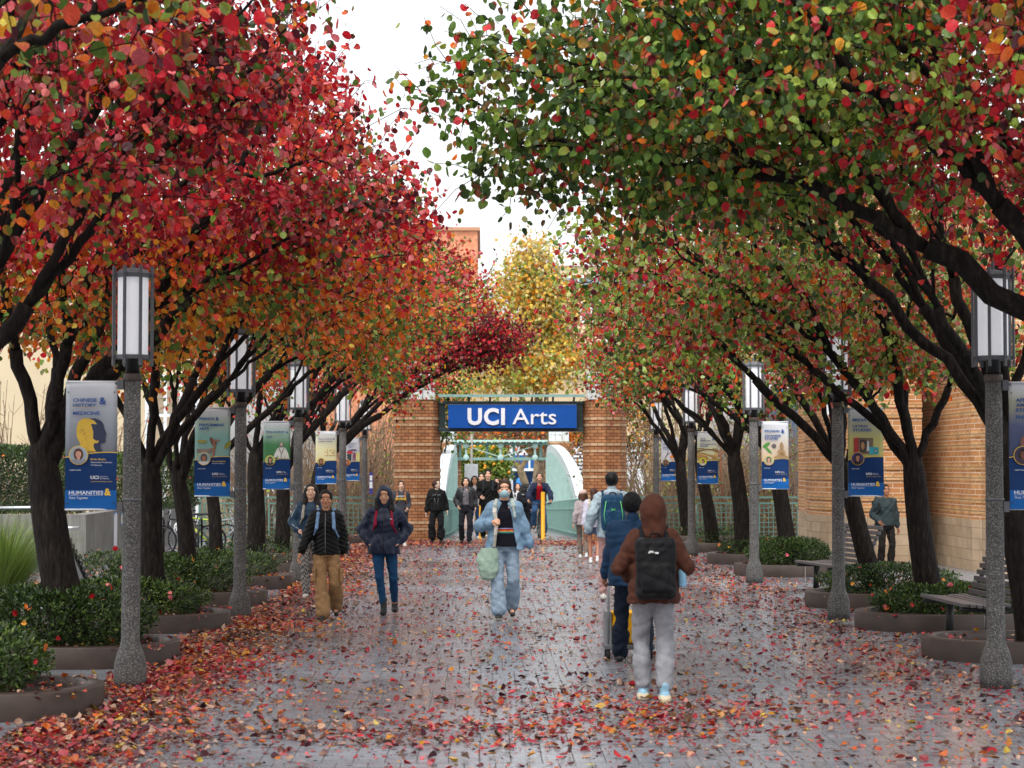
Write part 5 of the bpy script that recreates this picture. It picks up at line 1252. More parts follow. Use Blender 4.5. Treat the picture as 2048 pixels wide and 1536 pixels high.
# ================================================================ FALLEN LEAVES
def litter():
    r = np.random.default_rng(77); P = []; sz = []
    def patch(n, fx, fy, zmin=.004, zr=.02, smin=.03, smax=.075):
        x = fx(n); y = fy(n); P.append(np.stack([x, y, zmin + zr * r.random(n)], 1)); sz.append(r.uniform(smin, smax, n) * np.where(r.random(n) < .45, .5, 1))
    U = lambda a, b: (lambda n: r.uniform(a, b, n))
    patch(13500, U(-3.6, 5.2), U(9.5, 52.3))                                   # thin scatter
    patch(1500, U(-3.4, 4.9), U(9.5, 24))
    patch(20000, lambda n: -3.05 + np.abs(r.normal(0, .58, n)), U(9, 50), zr=.045)      # drift along the left kerb
    patch(9000, lambda n: -3.3 + np.abs(r.normal(0, .45, n)), U(12, 26), zr=.06)
    patch(5000, lambda n: 4.6 - np.abs(r.normal(0, .9, n)), U(11, 50))
    patch(1500, lambda n: r.normal(1.25, .75, n), lambda n: r.normal(15.6, .9, n), zr=.03)        # swirl by the near pair
    patch(900, lambda n: r.normal(-.6, 1.0, n), lambda n: r.normal(14.4, .5, n))
    patch(22000, U(-3.4, 4.9), U(9.5, 45), zr=.004, smin=.010, smax=.028)
    patch(5200, U(-3.4, 4.2), lambda n: 49.6 + r.normal(0, .9, n), zr=.03)            # line in front of the bridge
    patch(1500, U(4.5, 8), U(20, 37)); patch(2500, U(-9, -5), U(30, 48)); patch(900, U(-6.5, -5.4), U(18, 30))
    patch(350, U(-.9, 2.4), U(52.6, 60), zmin=-.12, zr=.0)
    for i, (sd, y0, y1, _) in enumerate(PL): patch(260 if i < 5 else 200, U(-4.6, -3.05), U(y0 + .06, y1 - .06), zmin=.16, zr=.07)
    for i, (y0, y1) in enumerate(PR): patch(90, U(4.5, 6.4), U(y0 + .1, y1 - .1), zmin=.16, zr=.06)
    P = np.concatenate(P); sz = np.concatenate(sz)
    m = (P[:, 1] < 52.3) | (P[:, 2] < 0); P = P[m]; sz = sz[m]
    br_m = P[:, 2] < 0; P[br_m, 2] = -(P[br_m, 1] - YB) * (-ZF / (YF - YB)) + .01
    # keep out of the planter kerbs
    ins = np.zeros(len(P), bool)
    for (sd, y0, y1, _) in PL: ins |= (P[:, 0] > -5.4) & (P[:, 0] < -3.0) & (P[:, 1] > y0) & (P[:, 1] < y1) & (P[:, 2] < .12)
    for (y0, y1) in PR: ins |= (P[:, 0] > 4.44) & (P[:, 0] < 6.6) & (P[:, 1] > y0) & (P[:, 1] < y1) & (P[:, 2] < .12)
    P = P[~ins]; sz = sz[~ins]; n = len(P)
    D = r.normal(0, 1, (n, 3)); D[:, 2] *= .25; N_ = r.normal(0, .28, (n, 3)) + np.array([0, 0, 1.0])
    cols = pick_cols(P, [(dict(red=1.6, crimson=2.2, maroon=2.8, orange=1.3, amber=.6, yellow=.35, pink=.8, brown=2.4, coral=.7), 1.0), (dict(orange=2.5, brown=2.5, maroon=2, red=1.5, amber=1), lambda P: np.clip((P[:, 1] - 19) / 4, 0, 1) * np.clip((-1.2 - P[:, 0]) / .8, 0, 1) * 2)], 9, r)
    pal = r.random(n) < .13; cols = cols * .72; cols[pal] = np.array([.50, .30, .20]) * r.uniform(.7, 1.3, (pal.sum(), 1))
    o = leaves('fallen_leaves', P, D, N_, sz, cols, M_fall, None, curl=r.uniform(-3.2, 3.5, n), r=r)
    tag(o, 'fallen red, orange and yellow leaves scattered over the wet pavers', 'fallen leaves', kind='stuff')
litter()
# ================================================================ PEOPLE (signed distance fields -> one continuous surface)
A3 = lambda *v: np.array(v, float)
class Field:
    def __init__(s, lo, hi, h):
        s.lo = np.array(lo, float); s.h = h; s.n = np.ceil((np.array(hi) - s.lo) / h).astype(int) + 1
        s.a = np.full(s.n, .5, np.float32)
        s.ax = [s.lo[i] + h * np.arange(s.n[i]) for i in range(3)]
    def _sub(s, lo, hi):
        i0 = np.clip(np.floor((np.array(lo) - s.lo) / s.h).astype(int), 0, s.n - 1); i1 = np.clip(np.ceil((np.array(hi) - s.lo) / s.h).astype(int) + 1, 1, s.n)
        if (i1 <= i0).any(): return None, None
        sl_ = tuple(slice(a, b) for a, b in zip(i0, i1))
        X = s.ax[0][sl_[0]][:, None, None]; Y = s.ax[1][sl_[1]][None, :, None]; Z = s.ax[2][sl_[2]][None, None, :]
        return sl_, (X, Y, Z)
    def put(s, fn, lo, hi, k=.02, op='u'):
        p = k + 2 * s.h; sl_, G = s._sub(np.array(lo) - p, np.array(hi) + p)
        if sl_ is None: return s
        d = fn(*G).astype(np.float32); a = s.a[sl_]
        if op == 'u':
            h = np.clip(.5 + .5 * (a - d) / k, 0, 1); s.a[sl_] = a * (1 - h) + d * h - k * h * (1 - h)
        elif op == 's':
            d = -d; h = np.clip(.5 - .5 * (a - d) / k, 0, 1); s.a[sl_] = a * (1 - h) + d * h + k * h * (1 - h)
        return s
    def cone(s, a, b, ra, rb, k=.02, op='u', flat=None):
        a = np.array(a, float); b = np.array(b, float); ba = b - a; L2 = ba @ ba + 1e-9
        def fn(X, Y, Z):
            dx, dy, dz_ = X - a[0], Y - a[1], Z - a[2]
            t = np.clip((dx * ba[0] + dy * ba[1] + dz_ * ba[2]) / L2, 0, 1)
            ex, ey, ez = dx - t * ba[0], dy - t * ba[1], dz_ - t * ba[2]
            if flat is not None:
                v, sq = flat; q = ex * v[0] + ey * v[1] + ez * v[2]; ex = ex + v[0] * q * (sq - 1); ey = ey + v[1] * q * (sq - 1); ez = ez + v[2] * q * (sq - 1)
            return np.sqrt(ex * ex + ey * ey + ez * ez) - (ra + (rb - ra) * t)
        r = max(ra, rb); return s.put(fn, np.minimum(a, b) - r, np.maximum(a, b) + r, k, op)
    def chain(s, pts, rad, k=.02, op='u', flat=None):
        for i in range(len(pts) - 1): s.cone(pts[i], pts[i + 1], rad[i], rad[i + 1], k, op, flat)
        return s
    def ell(s, c, r, k=.02, op='u', yaw=0.0, pitch=0.0):
        c = np.array(c, float); r = np.array(r, float); cy, sy = math.cos(yaw), math.sin(yaw); cp, sp = math.cos(pitch), math.sin(pitch)
        def fn(X, Y, Z):
            x, y, z = X - c[0], Y - c[1], Z - c[2]
            x, y = x * cy + y * sy, -x * sy + y * cy
            y, z = y * cp + z * sp, -y * sp + z * cp
            k0 = np.sqrt((x / r[0])**2 + (y / r[1])**2 + (z / r[2])**2) + 1e-6; k1 = np.sqrt((x / r[0]**2)**2 + (y / r[1]**2)**2 + (z / r[2]**2)**2) + 1e-6
            return k0 * (k0 - 1) / k1
        m = r.max(); return s.put(fn, c - m, c + m, k, op)
    def rbox(s, c, hf, rd, k=.01, op='u', yaw=0.0, pitch=0.0):
        c = np.array(c, float); hf = np.array(hf, float) - rd; cy, sy = math.cos(yaw), math.sin(yaw); cp, sp = math.cos(pitch), math.sin(pitch)
        def fn(X, Y, Z):
            x, y, z = X - c[0], Y - c[1], Z - c[2]
            x, y = x * cy + y * sy, -x * sy + y * cy
            y, z = y * cp + z * sp, -y * sp + z * cp
            qx, qy, qz = np.abs(x) - hf[0], np.abs(y) - hf[1], np.abs(z) - hf[2]
            o = np.sqrt(np.maximum(qx, 0)**2 + np.maximum(qy, 0)**2 + np.maximum(qz, 0)**2)
            return o + np.minimum(np.maximum(qx, np.maximum(qy, qz)), 0) - rd
        m = np.linalg.norm(hf) + rd; return s.put(fn, c - m, c + m, k, op)
    def loft(s, prof, k=.02, op='u'):
        "prof rows: z, cx, cy, rx, ry (ascending z)"
        P = np.array(prof, float); z0, z1 = P[0, 0], P[-1, 0]
        def fn(X, Y, Z):
            cx, cy, rx, ry = [np.interp(Z, P[:, 0], P[:, i]) for i in (1, 2, 3, 4)]
            d = (np.sqrt(((X - cx) / rx)**2 + ((Y - cy) / ry)**2) - 1) * np.minimum(rx, ry)
            return np.maximum(d, np.maximum(z0 - Z, Z - z1))
        return s.put(fn, (P[:, 1].min() - P[:, 3].max(), P[:, 2].min() - P[:, 4].max(), z0), (P[:, 1].max() + P[:, 3].max(), P[:, 2].max() + P[:, 4].max(), z1), k, op)
    def warp(s, amp, seed, freq=9.0, zf=1.0, quilt=None):
        "cloth folds"
        r = np.random.default_rng(seed); X = s.ax[0][:, None, None]; Y = s.ax[1][None, :, None]; Z = s.ax[2][None, None, :]
        d = np.zeros(s.n, np.float32)
        for i in range(4):
            w = r.normal(0, 1, 3); w /= np.linalg.norm(w); f = freq * (1 + i * .8)
            a_ = .5 * f * (w[0] * X + w[1] * Y + w[2] * Z * zf * 1.6) + 2.2 * np.sin(f * .45 * (w[1] * X + w[2] * Y + w[0] * Z) + i)
            d += ((1 - 2 * np.abs(np.sin(a_))) / (1 + i * .35)).astype(np.float32)
        s.a += amp * 1.35 * d
        if quilt: s.a -= (.010 * np.abs(np.sin(PI * (Z + np.abs(X) * .5) / quilt)) ** .6).astype(np.float32)
        return s
    def mesh(s, name, mats, parent=None, mi=None):
        f = s.a; ins = f < 0; nx, ny, nz = s.n
        c = np.zeros((nx - 1, ny - 1, nz - 1), np.int8)
        for dx in (0, 1):
            for dy in (0, 1):
                for dzz in (0, 1): c += ins[dx:nx - 1 + dx, dy:ny - 1 + dy, dzz:nz - 1 + dzz]
        I, J, K = np.nonzero((c > 0) & (c < 8)); n = len(I)
        if n == 0: return None
        idx = np.full((nx - 1, ny - 1, nz - 1), -1, np.int64); idx[I, J, K] = np.arange(n)
        acc = np.zeros((n, 3)); cnt = np.zeros(n)
        cs = [(0, 0, 0), (1, 0, 0), (0, 1, 0), (1, 1, 0), (0, 0, 1), (1, 0, 1), (0, 1, 1), (1, 1, 1)]
        ed = [(a, b) for a in range(8) for b in range(a + 1, 8) if sum(abs(cs[a][i] - cs[b][i]) for i in range(3)) == 1]
        vals = [f[I + q[0], J + q[1], K + q[2]] for q in cs]
        for a, b in ed:
            fa, fb = vals[a], vals[b]; m = (fa < 0) != (fb < 0)
            t = fa[m] / (fa[m] - fb[m]); acc[m] += np.array(cs[a]) + t[:, None] * (np.array(cs[b]) - np.array(cs[a])); cnt[m] += 1
        V = s.lo + s.h * (np.stack([I, J, K], 1) + acc / cnt[:, None])
        Fs = []
        for axx in range(3):
            sl0 = [slice(1, -1)] * 3; sl1 = [slice(1, -1)] * 3; sl0[axx] = slice(0, -1); sl1[axx] = slice(1, None)
            a, b = ins[tuple(sl0)], ins[tuple(sl1)]; E = np.nonzero(a != b); fl = a[E]
            p = [E[0] + (0 if axx == 0 else 1), E[1] + (0 if axx == 1 else 1), E[2] + (0 if axx == 2 else 1)]
            u, v = (axx + 1) % 3, (axx + 2) % 3
            def cell(du, dv):
                q = [p[0].copy(), p[1].copy(), p[2].copy()]; q[u] -= du; q[v] -= dv; return idx[q[0], q[1], q[2]]
            Q = np.stack([cell(1, 1), cell(0, 1), cell(0, 0), cell(1, 0)], 1)
            Q[~fl] = Q[~fl][:, ::-1]; Fs.append(Q)
        Fs = np.concatenate(Fs); Fs = Fs[(Fs >= 0).all(1)]
        # one smoothing pass
        m = None
        if mi is not None: m = mi(V[Fs].mean(1))
        return npmesh(name, V, Fs, mats, parent, True, mi=m)

def ik(a, c, l1, l2, pole):
    a = np.array(a, float); c = np.array(c, float); d = c - a; L_ = np.linalg.norm(d); L_ = min(L_, (l1 + l2) * .999); u = d / np.linalg.norm(d); c = a + u * L_
    x = (l1**2 - l2**2 + L_**2) / (2 * L_); h = math.sqrt(max(0, l1**2 - x**2)); p = np.array(pole, float); p = p - u * (p @ u); p /= np.linalg.norm(p)
    return a + u * x + p * h, c

SKIN = {}
def skin(h):
    if h in SKIN: return SKIN[h]
    m = simple('skin_' + h, tuple(min(.85, c * 1.3) for c in hexc(h)), .5, .06, 20, .1, 80); m.node_tree.nodes['Principled BSDF'].inputs['Subsurface Weight'].default_value = .12
    m.node_tree.nodes['Principled BSDF'].inputs['Subsurface Scale'].default_value = .02; SKIN[h] = m; return m
M_eye = simple('dark_eyes', (.02, .013, .010), .3, .1); M_brow = simple('dark_brows', (.03, .02, .015), .8, .1)
def hairmat(h):
    n = 'hair_' + h
    if n in MAT: return MAT[n]
    t = NT(n); c = t.coord('Object', (1, 1, .12)); f = t.noise(c, 90, 3)
    b = hexc(h); t.l(t.ramp(f, [(.3, tuple(x * .5 for x in b)), (.7, tuple(x * 1.3 for x in b))]), t.b.inputs['Base Color']); t.b.inputs['Roughness'].default_value = .5; t.b.inputs['Specular IOR Level'].default_value = .25; t.bump(f, .5, .01); MAT[n] = t.m; return t.m

def person(label, X, Y, rz=0.0, z=0.0, h=1.68, vox=.008, skin_c='c08a68', hair_c='15100e', hair='long', head_yaw=0.0, head_pitch=0.0,
           footL=(.10, -.20, 0), footR=(-.09, .24, .10), handL=None, handR=None, gripL=.35, gripR=.35, elbL=(.22, 1, 0), elbR=(-.22, 1, 0), lean=0.0, hipz=0.0, hips=(0, 0), female=True,
           top=dict(kind='hoodie', col='222222'), bottom=dict(col='303040', w=1.0), shoe=dict(col='151515'), extras=None, group='people walking along the paved walk', fat=1.0, hidehands=False):
    """local frame: the person faces -y, +x is image-right; joints in metres for a 1.70 m figure, scaled by h/1.70"""
    k = h / 1.70; W = 1.0 if female else 1.12
    t = empty('person', (X, Y, z), rz, label, 'person', group)
    hip = A3(hips[0], hips[1], .93 + hipz); ln = lean
    def up(zz): return A3(hips[0], hips[1] - math.sin(ln) * (zz - .93), .93 + hipz + math.cos(ln) * (zz - .93))   # points up the leaning spine
    chest = up(1.25); neck = up(1.44); headc = up(1.605) + A3(0, -.012, 0)
    shL = up(1.375) + A3(.148 * W, 0, 0); shR = up(1.375) + A3(-.148 * W, 0, 0)
    hjL = hip + A3(.088, 0, -.02); hjR = hip + A3(-.088, 0, -.02)
    aL = A3(*footL) + A3(0, 0, .085); aR = A3(*footR) + A3(0, 0, .085)
    knL, aL = ik(hjL, aL, .425, .42, (.12, -1, 0)); knR, aR = ik(hjR, aR, .425, .42, (-.12, -1, 0))
    if handL is None: handL = shL + A3(.09, .10, -.50)
    if handR is None: handR = shR + A3(-.09, -.12, -.50)
    elL, wrL = ik(shL, A3(*handL), .275, .25, elbL); elR, wrR = ik(shR, A3(*handR), .275, .25, elbR)
    S_ = lambda p: tuple(np.array(p) * k)
    # ---- body
    hs_ = vox
    B = Field((-.75 * k, -.75 * k, -.02), (.75 * k, .75 * k, 1.84 * k), hs_)
    C = lambda a, b, ra, rb, kk=.03, fl=None: B.cone(S_(a), S_(b), ra * k, rb * k, kk * k, flat=fl)
    def lf(rows, F_, grow=0, kk=.03, W_=1.0):
        R_ = []
        for zz, rx, ry in rows: p = up(zz); R_.append((p[2] * k, p[0] * k, p[1] * k, (rx * W_ + grow) * k, (ry + grow) * k))
        F_.loft(R_, kk * k)
    lf([(.86, .125, .09), (.93, .140, .10), (1.05, .120, .09), (1.15, .135, .10), (1.28, .155, .11), (1.38, .14, .085), (1.42, .08, .06)], B, 0, .03, W if not female else 1.0)
    C(up(1.40), up(1.53) + A3(0, -.005, 0), .062, .052, .04); C(shL, shR, .055, .055, .04)
    for sh, el, wr in ((shL, elL, wrL), (shR, elR, wrR)): C(sh, el, .047, .036); C(el, wr, .037, .024)
    for hj, kn, an in ((hjL, knL, aL), (hjR, knR, aR)): C(hj, kn, .076, .045); C(kn, an, .045, .032)
    for an, s_, fy in ((aL, 1, footL), (aR, -1, footR)):
        tz = -.05 if an[2] > .13 else -.055; C(an + A3(0, .03, -.04), an + A3(.01 * s_, -.13, tz), .032, .026)
    hy, hp = head_yaw, head_pitch; cy_, sy_ = math.cos(hy), math.sin(hy); cp_, sp_ = math.cos(hp), math.sin(hp)
    def hd(x, y, zz):      # head-local -> body (origin headc), pitch > 0 looks down
        y, zz = y * cp_ + zz * -sp_ * -1 * 0 + 0 * zz, zz
        y2 = y * cp_ - zz * sp_ * 1; z2 = zz * cp_ + y * sp_ * 1
        return headc + A3(x * cy_ - y2 * sy_, x * sy_ + y2 * cy_, z2)
    def E(c, r, kk=.015, op='u'): B.ell(S_(hd(*c)), np.array(r) * k, kk * k, op, yaw=hy, pitch=hp)
    E((0, .012, .015), (.077, .092, .090), .03); E((0, -.030, -.040), (.059, .062, .064), .035); E((0, -.07, -.088), (.022, .02, .018), .03)
    E((0, -.065, .045), (.05, .03, .03), .02)
    B.cone(S_(hd(0, -.090, .005)), S_(hd(0, -.112, -.022)), .008 * k, .013 * k, .012 * k)
    for s_ in (-1, 1):
        E((.030 * s_, -.107, .007), (.018, .014, .009), .010, 's'); E((.030 * s_, -.083, .007), (.015, .012, .010), .004)
        E((.075 * s_, .012, -.010), (.010, .018, .030), .008); E((.044 * s_, -.066, -.024), (.024, .022, .022), .02)
    E((0, -.090, -.056), (.024, .010, .0075), .006); E((0, -.094, -.050), (.020, .007, .003), .003, 's')
    # ---- hands
    for (wr, el, s_, g, hid) in ((wrL, elL, 1, gripL, hidehands), (wrR, elR, -1, gripR, hidehands)):
        u = unit(wr - el); w_ = A3(-s_, -.25, 0); w_ = w_ - u * (w_ @ u); w_ = unit(w_)     # palm side faces the body
        v = np.cross(u, w_)
        if v[1] > 0: v = -v                                                      # v: towards the front (thumb side)
        pc = wr + u * .045
        B.cone(S_(wr), S_(wr + u * .03), .022 * k, .026 * k, .012 * k); B.cone(S_(pc - v * .014), S_(pc + v * .014 + u * .028), .021 * k, .019 * k, .015 * k, flat=(w_, 1.35))
        for j, (o, l1) in enumerate(((.030, .072), (.011, .080), (-.009, .075), (-.027, .060))):
            base = wr + u * .078 + v * o; a1 = g * .9; d1 = unit(u * math.cos(a1) + w_ * math.sin(a1)); p1 = base + d1 * l1 * .5
            a2 = g * 2.2 + .12 * j; d2 = unit(u * math.cos(a2) + w_ * math.sin(a2)); p2 = p1 + d2 * l1 * .32; a3 = g * 3.2 + .12 * j; d3 = unit(u * math.cos(a3) + w_ * math.sin(a3)); p3 = p2 + d3 * l1 * .24
            rr = .0088 if j < 3 else .0078
            B.chain([S_(base), S_(p1), S_(p2), S_(p3)], [rr * 1.05 * k, rr * k, rr * .92 * k, rr * .85 * k], .004 * k)
        tb = wr + u * .028 + v * .026; t1 = tb + unit(v * .7 + u * .75 + w_ * .35 * g) * .036; t2 = t1 + unit(u + v * .25 + w_ * (.3 + g)) * .030
        B.chain([S_(tb), S_(t1), S_(t2)], [.012 * k, .0105 * k, .009 * k], .006 * k)
    def bmi(c):
        q = c / k - headc; x = q[:, 0] * cy_ + q[:, 1] * sy_; y = -q[:, 0] * sy_ + q[:, 1] * cy_; zz = q[:, 2] * cp_ - y * sp_; y = y * cp_ + q[:, 2] * sp_
        m = np.zeros(len(c), int); fr = y < -.055
        m[fr & (np.abs(np.abs(x) - .030) < .0125) & (np.abs(zz - .006) < .0042)] = 2
        m[fr & (np.abs(np.abs(x) - .031) < .018) & (np.abs(zz - .030 + .12 * (np.abs(x) - .03) ) < .0036)] = 3
        m[fr & (np.abs(x) < .020) & (np.abs(zz + .055) < .0065)] = 1
        return m
    sk = skin(skin_c); lip = simple('lips_' + skin_c, tuple(np.array(hexc(skin_c)) * np.array([.85, .45, .42])), .45, .05)
    B.mesh('body', [sk, lip, M_eye, M_brow], t, bmi)
    # ---- garments
    def G(): return Field((-.80 * k, -.80 * k, -.03), (.80 * k, .80 * k, 1.9 * k), max(vox, .009))
    Tp = top
    if Tp:
        g = Tp.get('ease', .03); hem = Tp.get('hem', .84); F_ = G(); fl = Tp.get('flare', 0.0); sl_r = Tp.get('sleeve', .018); W_ = (W if not female else 1.0) * fat
        rows = [(.80, .150, .115), (.93, .155, .118), (1.05, .138, .108), (1.15, .145, .112), (1.28, .162, .118), (1.37, .150, .095), (1.43, .085, .062)]
        rr_ = []
        for q in np.linspace(hem, 1.43, 12):
            rx = np.interp(q, [r[0] for r in rows], [r[1] for r in rows]); ry = np.interp(q, [r[0] for r in rows], [r[2] for r in rows])
            f = max(0, (1.25 - q) / .5) * fl; g2 = g * .62; rr_.append((q, rx + f + (g2 if q < 1.37 else g2 * .4), ry + f * .8 + (g2 if q < 1.37 else g2 * .4)))
        lf(rr_, F_, 0, .03, W_)
        F_.cone(S_(shL - A3(.01, 0, .004)), S_(shR + A3(.01, 0, -.004)), (.050 + g * .3) * k, (.050 + g * .3) * k, .05 * k)
        for sh, el, wr in ((shL, elL, wrL), (shR, elR, wrR)):
            u = unit(wr - el); e2 = wr - u * (.02 if Tp.get('cuff', 1) else .0)
            F_.cone(S_(sh), S_(el), (.050 + sl_r * .8) * k, (.041 + sl_r * .8) * k, .04 * k); F_.cone(S_(el), S_(e2 - u * .05), (.041 + sl_r * .8) * k, (.034 + sl_r * .8) * k, .03 * k); F_.cone(S_(e2 - u * .05), S_(e2), (.033 + sl_r * .7) * k, (.026 + sl_r * .45) * k, .02 * k)
        F_.warp(Tp.get('fold', .0042), Tp.get('seed', 1), Tp.get('freq', 13), .8, Tp.get('quilt'))
        if Tp.get('collar', True):
            p = up(1.455); F_.cone(S_(p + A3(0, .012, -.02)), S_(p + A3(0, .016, .03)), .070 * k, .066 * k, .02 * k)
            q = up(1.50); F_.ell(S_(q + A3(0, -.05, .035)), np.array((.052, .05, .06)) * k, .01 * k, 's')
        if Tp.get('open'):          # open front showing the shirt
            a = S_(up(hem - .03) + A3(0, -.16, 0)); b = S_(up(1.44) + A3(0, -.12, 0)); F_.cone(a, b, Tp['open'] * k, .065 * k, .02 * k, 's')
        mats = [fabric('cloth_' + Tp['col'] + Tp.get('tag', ''), hexc(Tp['col']), Tp.get('rough', .85), spec=Tp.get('spec', .25))]
        mfn = None
        if Tp.get('stripes'):
            for (_, _, cc) in Tp['stripes']: mats.append(fabric('cloth_' + cc, hexc(cc)))
            st_ = Tp['stripes']
            def mfn(c):
                m = np.zeros(len(c), int)
                for i, (za, zb_, _) in enumerate(st_): m[(c[:, 2] / k > za) & (c[:, 2] / k < zb_) & (np.abs(c[:, 0] / k) < .19)] = i + 1
                return m
        if Tp.get('inner'): 
            I_ = G(); lf([(q, rx - .018, ry - .018) for q, rx, ry in rr_[1:]], I_, 0, .02, W_)
            im = [fabric('cloth_' + Tp['inner'], hexc(Tp['inner']))]; 
            for (_, _, cc) in Tp.get('inner_stripes', []): im.append(fabric('cloth_' + cc, hexc(cc)))
            def ifn(c, st2=Tp.get('inner_stripes', [])):
                m = np.zeros(len(c), int)
                for i, (za, zb_, _) in enumerate(st2): m[(c[:, 2] / k > za) & (c[:, 2] / k < zb_)] = i + 1
                return m
            I_.cone(S_(up(1.38)), S_(up(1.452) + A3(0, .004, 0)), .085 * k, .066 * k, .02 * k); I_.warp(.003, 5, 12); I_.mesh('shirt', im, t, ifn)
        F_.mesh(Tp.get('name', 'jacket'), mats, t, mfn)
        if Tp.get('hood') == 'down':
            H_ = G(); p = up(1.44); H_.ell(S_(p + A3(0, .09, .0)), np.array((.11, .065, .055)) * k, .02 * k); H_.chain([S_(p + A3(.085, .05, .01)), S_(p + A3(.075, -.03, .0)), S_(p + A3(.03, -.085, -.05))], [.030 * k, .026 * k, .018 * k], .02 * k); H_.chain([S_(p + A3(-.085, .05, .01)), S_(p + A3(-.075, -.03, .0)), S_(p + A3(-.03, -.085, -.05))], [.030 * k, .026 * k, .018 * k], .02 * k)
            H_.ell(S_(p + A3(0, .03, .09)), np.array((.062, .06, .10)) * k, .01 * k, 's'); H_.warp(.003, 8, 14); H_.mesh('hood', mats[:1], t)
        if Tp.get('hood') == 'up':
            H_ = G(); H_.ell(S_(hd(0, .022, .018)), np.array((.108, .128, .125)) * k, .03 * k); H_.cone(S_(hd(0, .03, -.03)), S_(up(1.42) + A3(0, .03, 0)), .10 * k, .10 * k, .04 * k)
            H_.ell(S_(hd(0, -.115, -.010)), np.array((.070, .085, .098)) * k, .012 * k, 's'); H_.ell(S_(hd(0, .0, .0)), np.array((.080, .098, .100)) * k, .01 * k, 's'); H_.warp(.003, 8, 12); H_.mesh('hood', mats[:1], t)
    Bt = bottom
    if Bt:
        F_ = G(); w = Bt.get('w', 1.0); an = Bt.get('ankle', .03); f2 = Bt.get('hemw', w); top_z = 1.0
        lf([(.84, .148 * 1.0, .110), (.90, .160, .118), (.97, .152, .11), (1.02, .138, .102)], F_, .010, .02)
        short = Bt.get('short')
        for hj, kn, anp in ((hjL, knL, aL), (hjR, knR, aR)):
            if short:
                e = hj + (kn - hj) * short; F_.cone(S_(hj), S_(e), .094 * k, .088 * w * k, .03 * k); continue
            e = anp + (kn - anp) * (an / .42); m_ = (kn + e) / 2 + A3(0, .012, 0)
            F_.cone(S_(hj), S_(kn), .088 * k, .060 * (w * .85 + .15) * k, .022 * k); F_.chain([S_(kn), S_(m_), S_(e)], [.060 * (w * .85 + .15) * k, .057 * (w * .5 + f2 * .5) * k, .052 * f2 * k], .02 * k)
            F_.put(lambda X_, Y_, Z_, e=e, kn=kn: ((X_ - e[0] * k) * (kn - e)[0] + (Y_ - e[1] * k) * (kn - e)[1] + (Z_ - (e[2]) * k) * (kn - e)[2]) / np.linalg.norm(kn - e) * 1.0 + 0 * X_, np.array(S_(e)) - .10 * k, np.array(S_(e)) + .09 * k, .002, 's') if False else None
        F_.warp(Bt.get('fold', .004), Bt.get('seed', 3), Bt.get('freq', 12), .9)
        bm = [fabric('cloth_' + Bt['col'], hexc(Bt['col']))]; bf = None
        if Bt.get('pattern'):
            bm.append(fabric('cloth_' + Bt['pattern'], hexc(Bt['pattern'])))
            def bf(c): return ((np.sin(c[:, 2] * 95 + 2 * np.sin(c[:, 0] * 60)) * np.sin(c[:, 0] * 150 + c[:, 2] * 20) > .25)).astype(int)
        F_.mesh('trousers' if not short else 'shorts', bm, t, bf)
    if shoe:
        for anp, s_, fz in ((aL, 1, footL), (aR, -1, footR)):
            F_ = Field((anp - A3(.1, .25, .14)) * k, (anp + A3(.1, .14, .22)) * k, max(.006, vox * .75))
            pitch = 0 if fz[2] < .05 else .5
            zz = -.045; toe = anp + A3(.012 * s_, -.135, zz - (.035 if pitch else .004)); heel = anp + A3(0, .045, zz + (.015 if pitch else 0))
            F_.cone(S_(heel), S_(toe), .038 * k, .032 * k, .02 * k); F_.cone(S_(anp + A3(0, .01, shoe.get('hi', .02))), S_(anp + A3(0, -.02, -.04)), .043 * k, .043 * k, .03 * k)
            F_.put(lambda X_, Y_, Z_, a_=anp, pt=pitch: Z_ - (a_[2] - .083) * k - (.35 * (Y_ - a_[1] * k) if pt else 0 * Y_) + (.02 if pt else 0) + 0 * X_, (anp - A3(.1, .25, .2)) * k, (anp + A3(.1, .15, .2)) * k, .004, 's')
            zsol = (anp[2] - .083 + .028) * k; a1 = anp[1] * k
            def sm(c, zsol=zsol, pt=pitch, a1=a1): return (c[:, 2] < zsol + (.35 * (c[:, 1] - a1) if pt else 0)).astype(int)
            F_.mesh('shoe', [simple('shoe_' + shoe['col'], hexc(shoe['col']), .5, .2, 20), simple('sole_' + shoe.get('sole', 'cfc9bd'), hexc(shoe.get('sole', 'cfc9bd')), .6, .1)], t, sm)
    # ---- hair
    if hair:
        F_ = Field((headc - A3(.22, .22, .55)) * k, (headc + A3(.22, .30, .2)) * k, min(vox, .008)); 
        def HE(c, r, kk=.02, op='u'): F_.ell(S_(hd(*c)), np.array(r) * k, kk * k, op, yaw=hy, pitch=hp)
        HE((0, .020, .024), (.086, .102, .098), .02)
        if hair in ('long', 'fringe', 'wavy'):
            for s_ in (-1, 1): F_.chain([S_(hd(.070 * s_, .01, .03)), S_(hd(.084 * s_, .015, -.07)), S_(up(1.42) + A3(.092 * s_, -.045, 0)), S_(up(1.27) + A3(.088 * s_, -.11, 0))], [.034 * k, .040 * k, .046 * k, .030 * k], .03 * k)
            F_.chain([S_(hd(0, .08, .0)), S_(hd(0, .09, -.10)), S_(up(1.36) + A3(0, .11, 0))], [.075 * k, .075 * k, .05 * k], .03 * k)
        if hair == 'back': F_.chain([S_(hd(0, .07, .0)), S_(hd(0, .10, -.12)), S_(up(1.33) + A3(0, .13, 0)), S_(up(1.18) + A3(0, .14, 0))], [.078 * k, .075 * k, .065 * k, .03 * k], .03 * k)
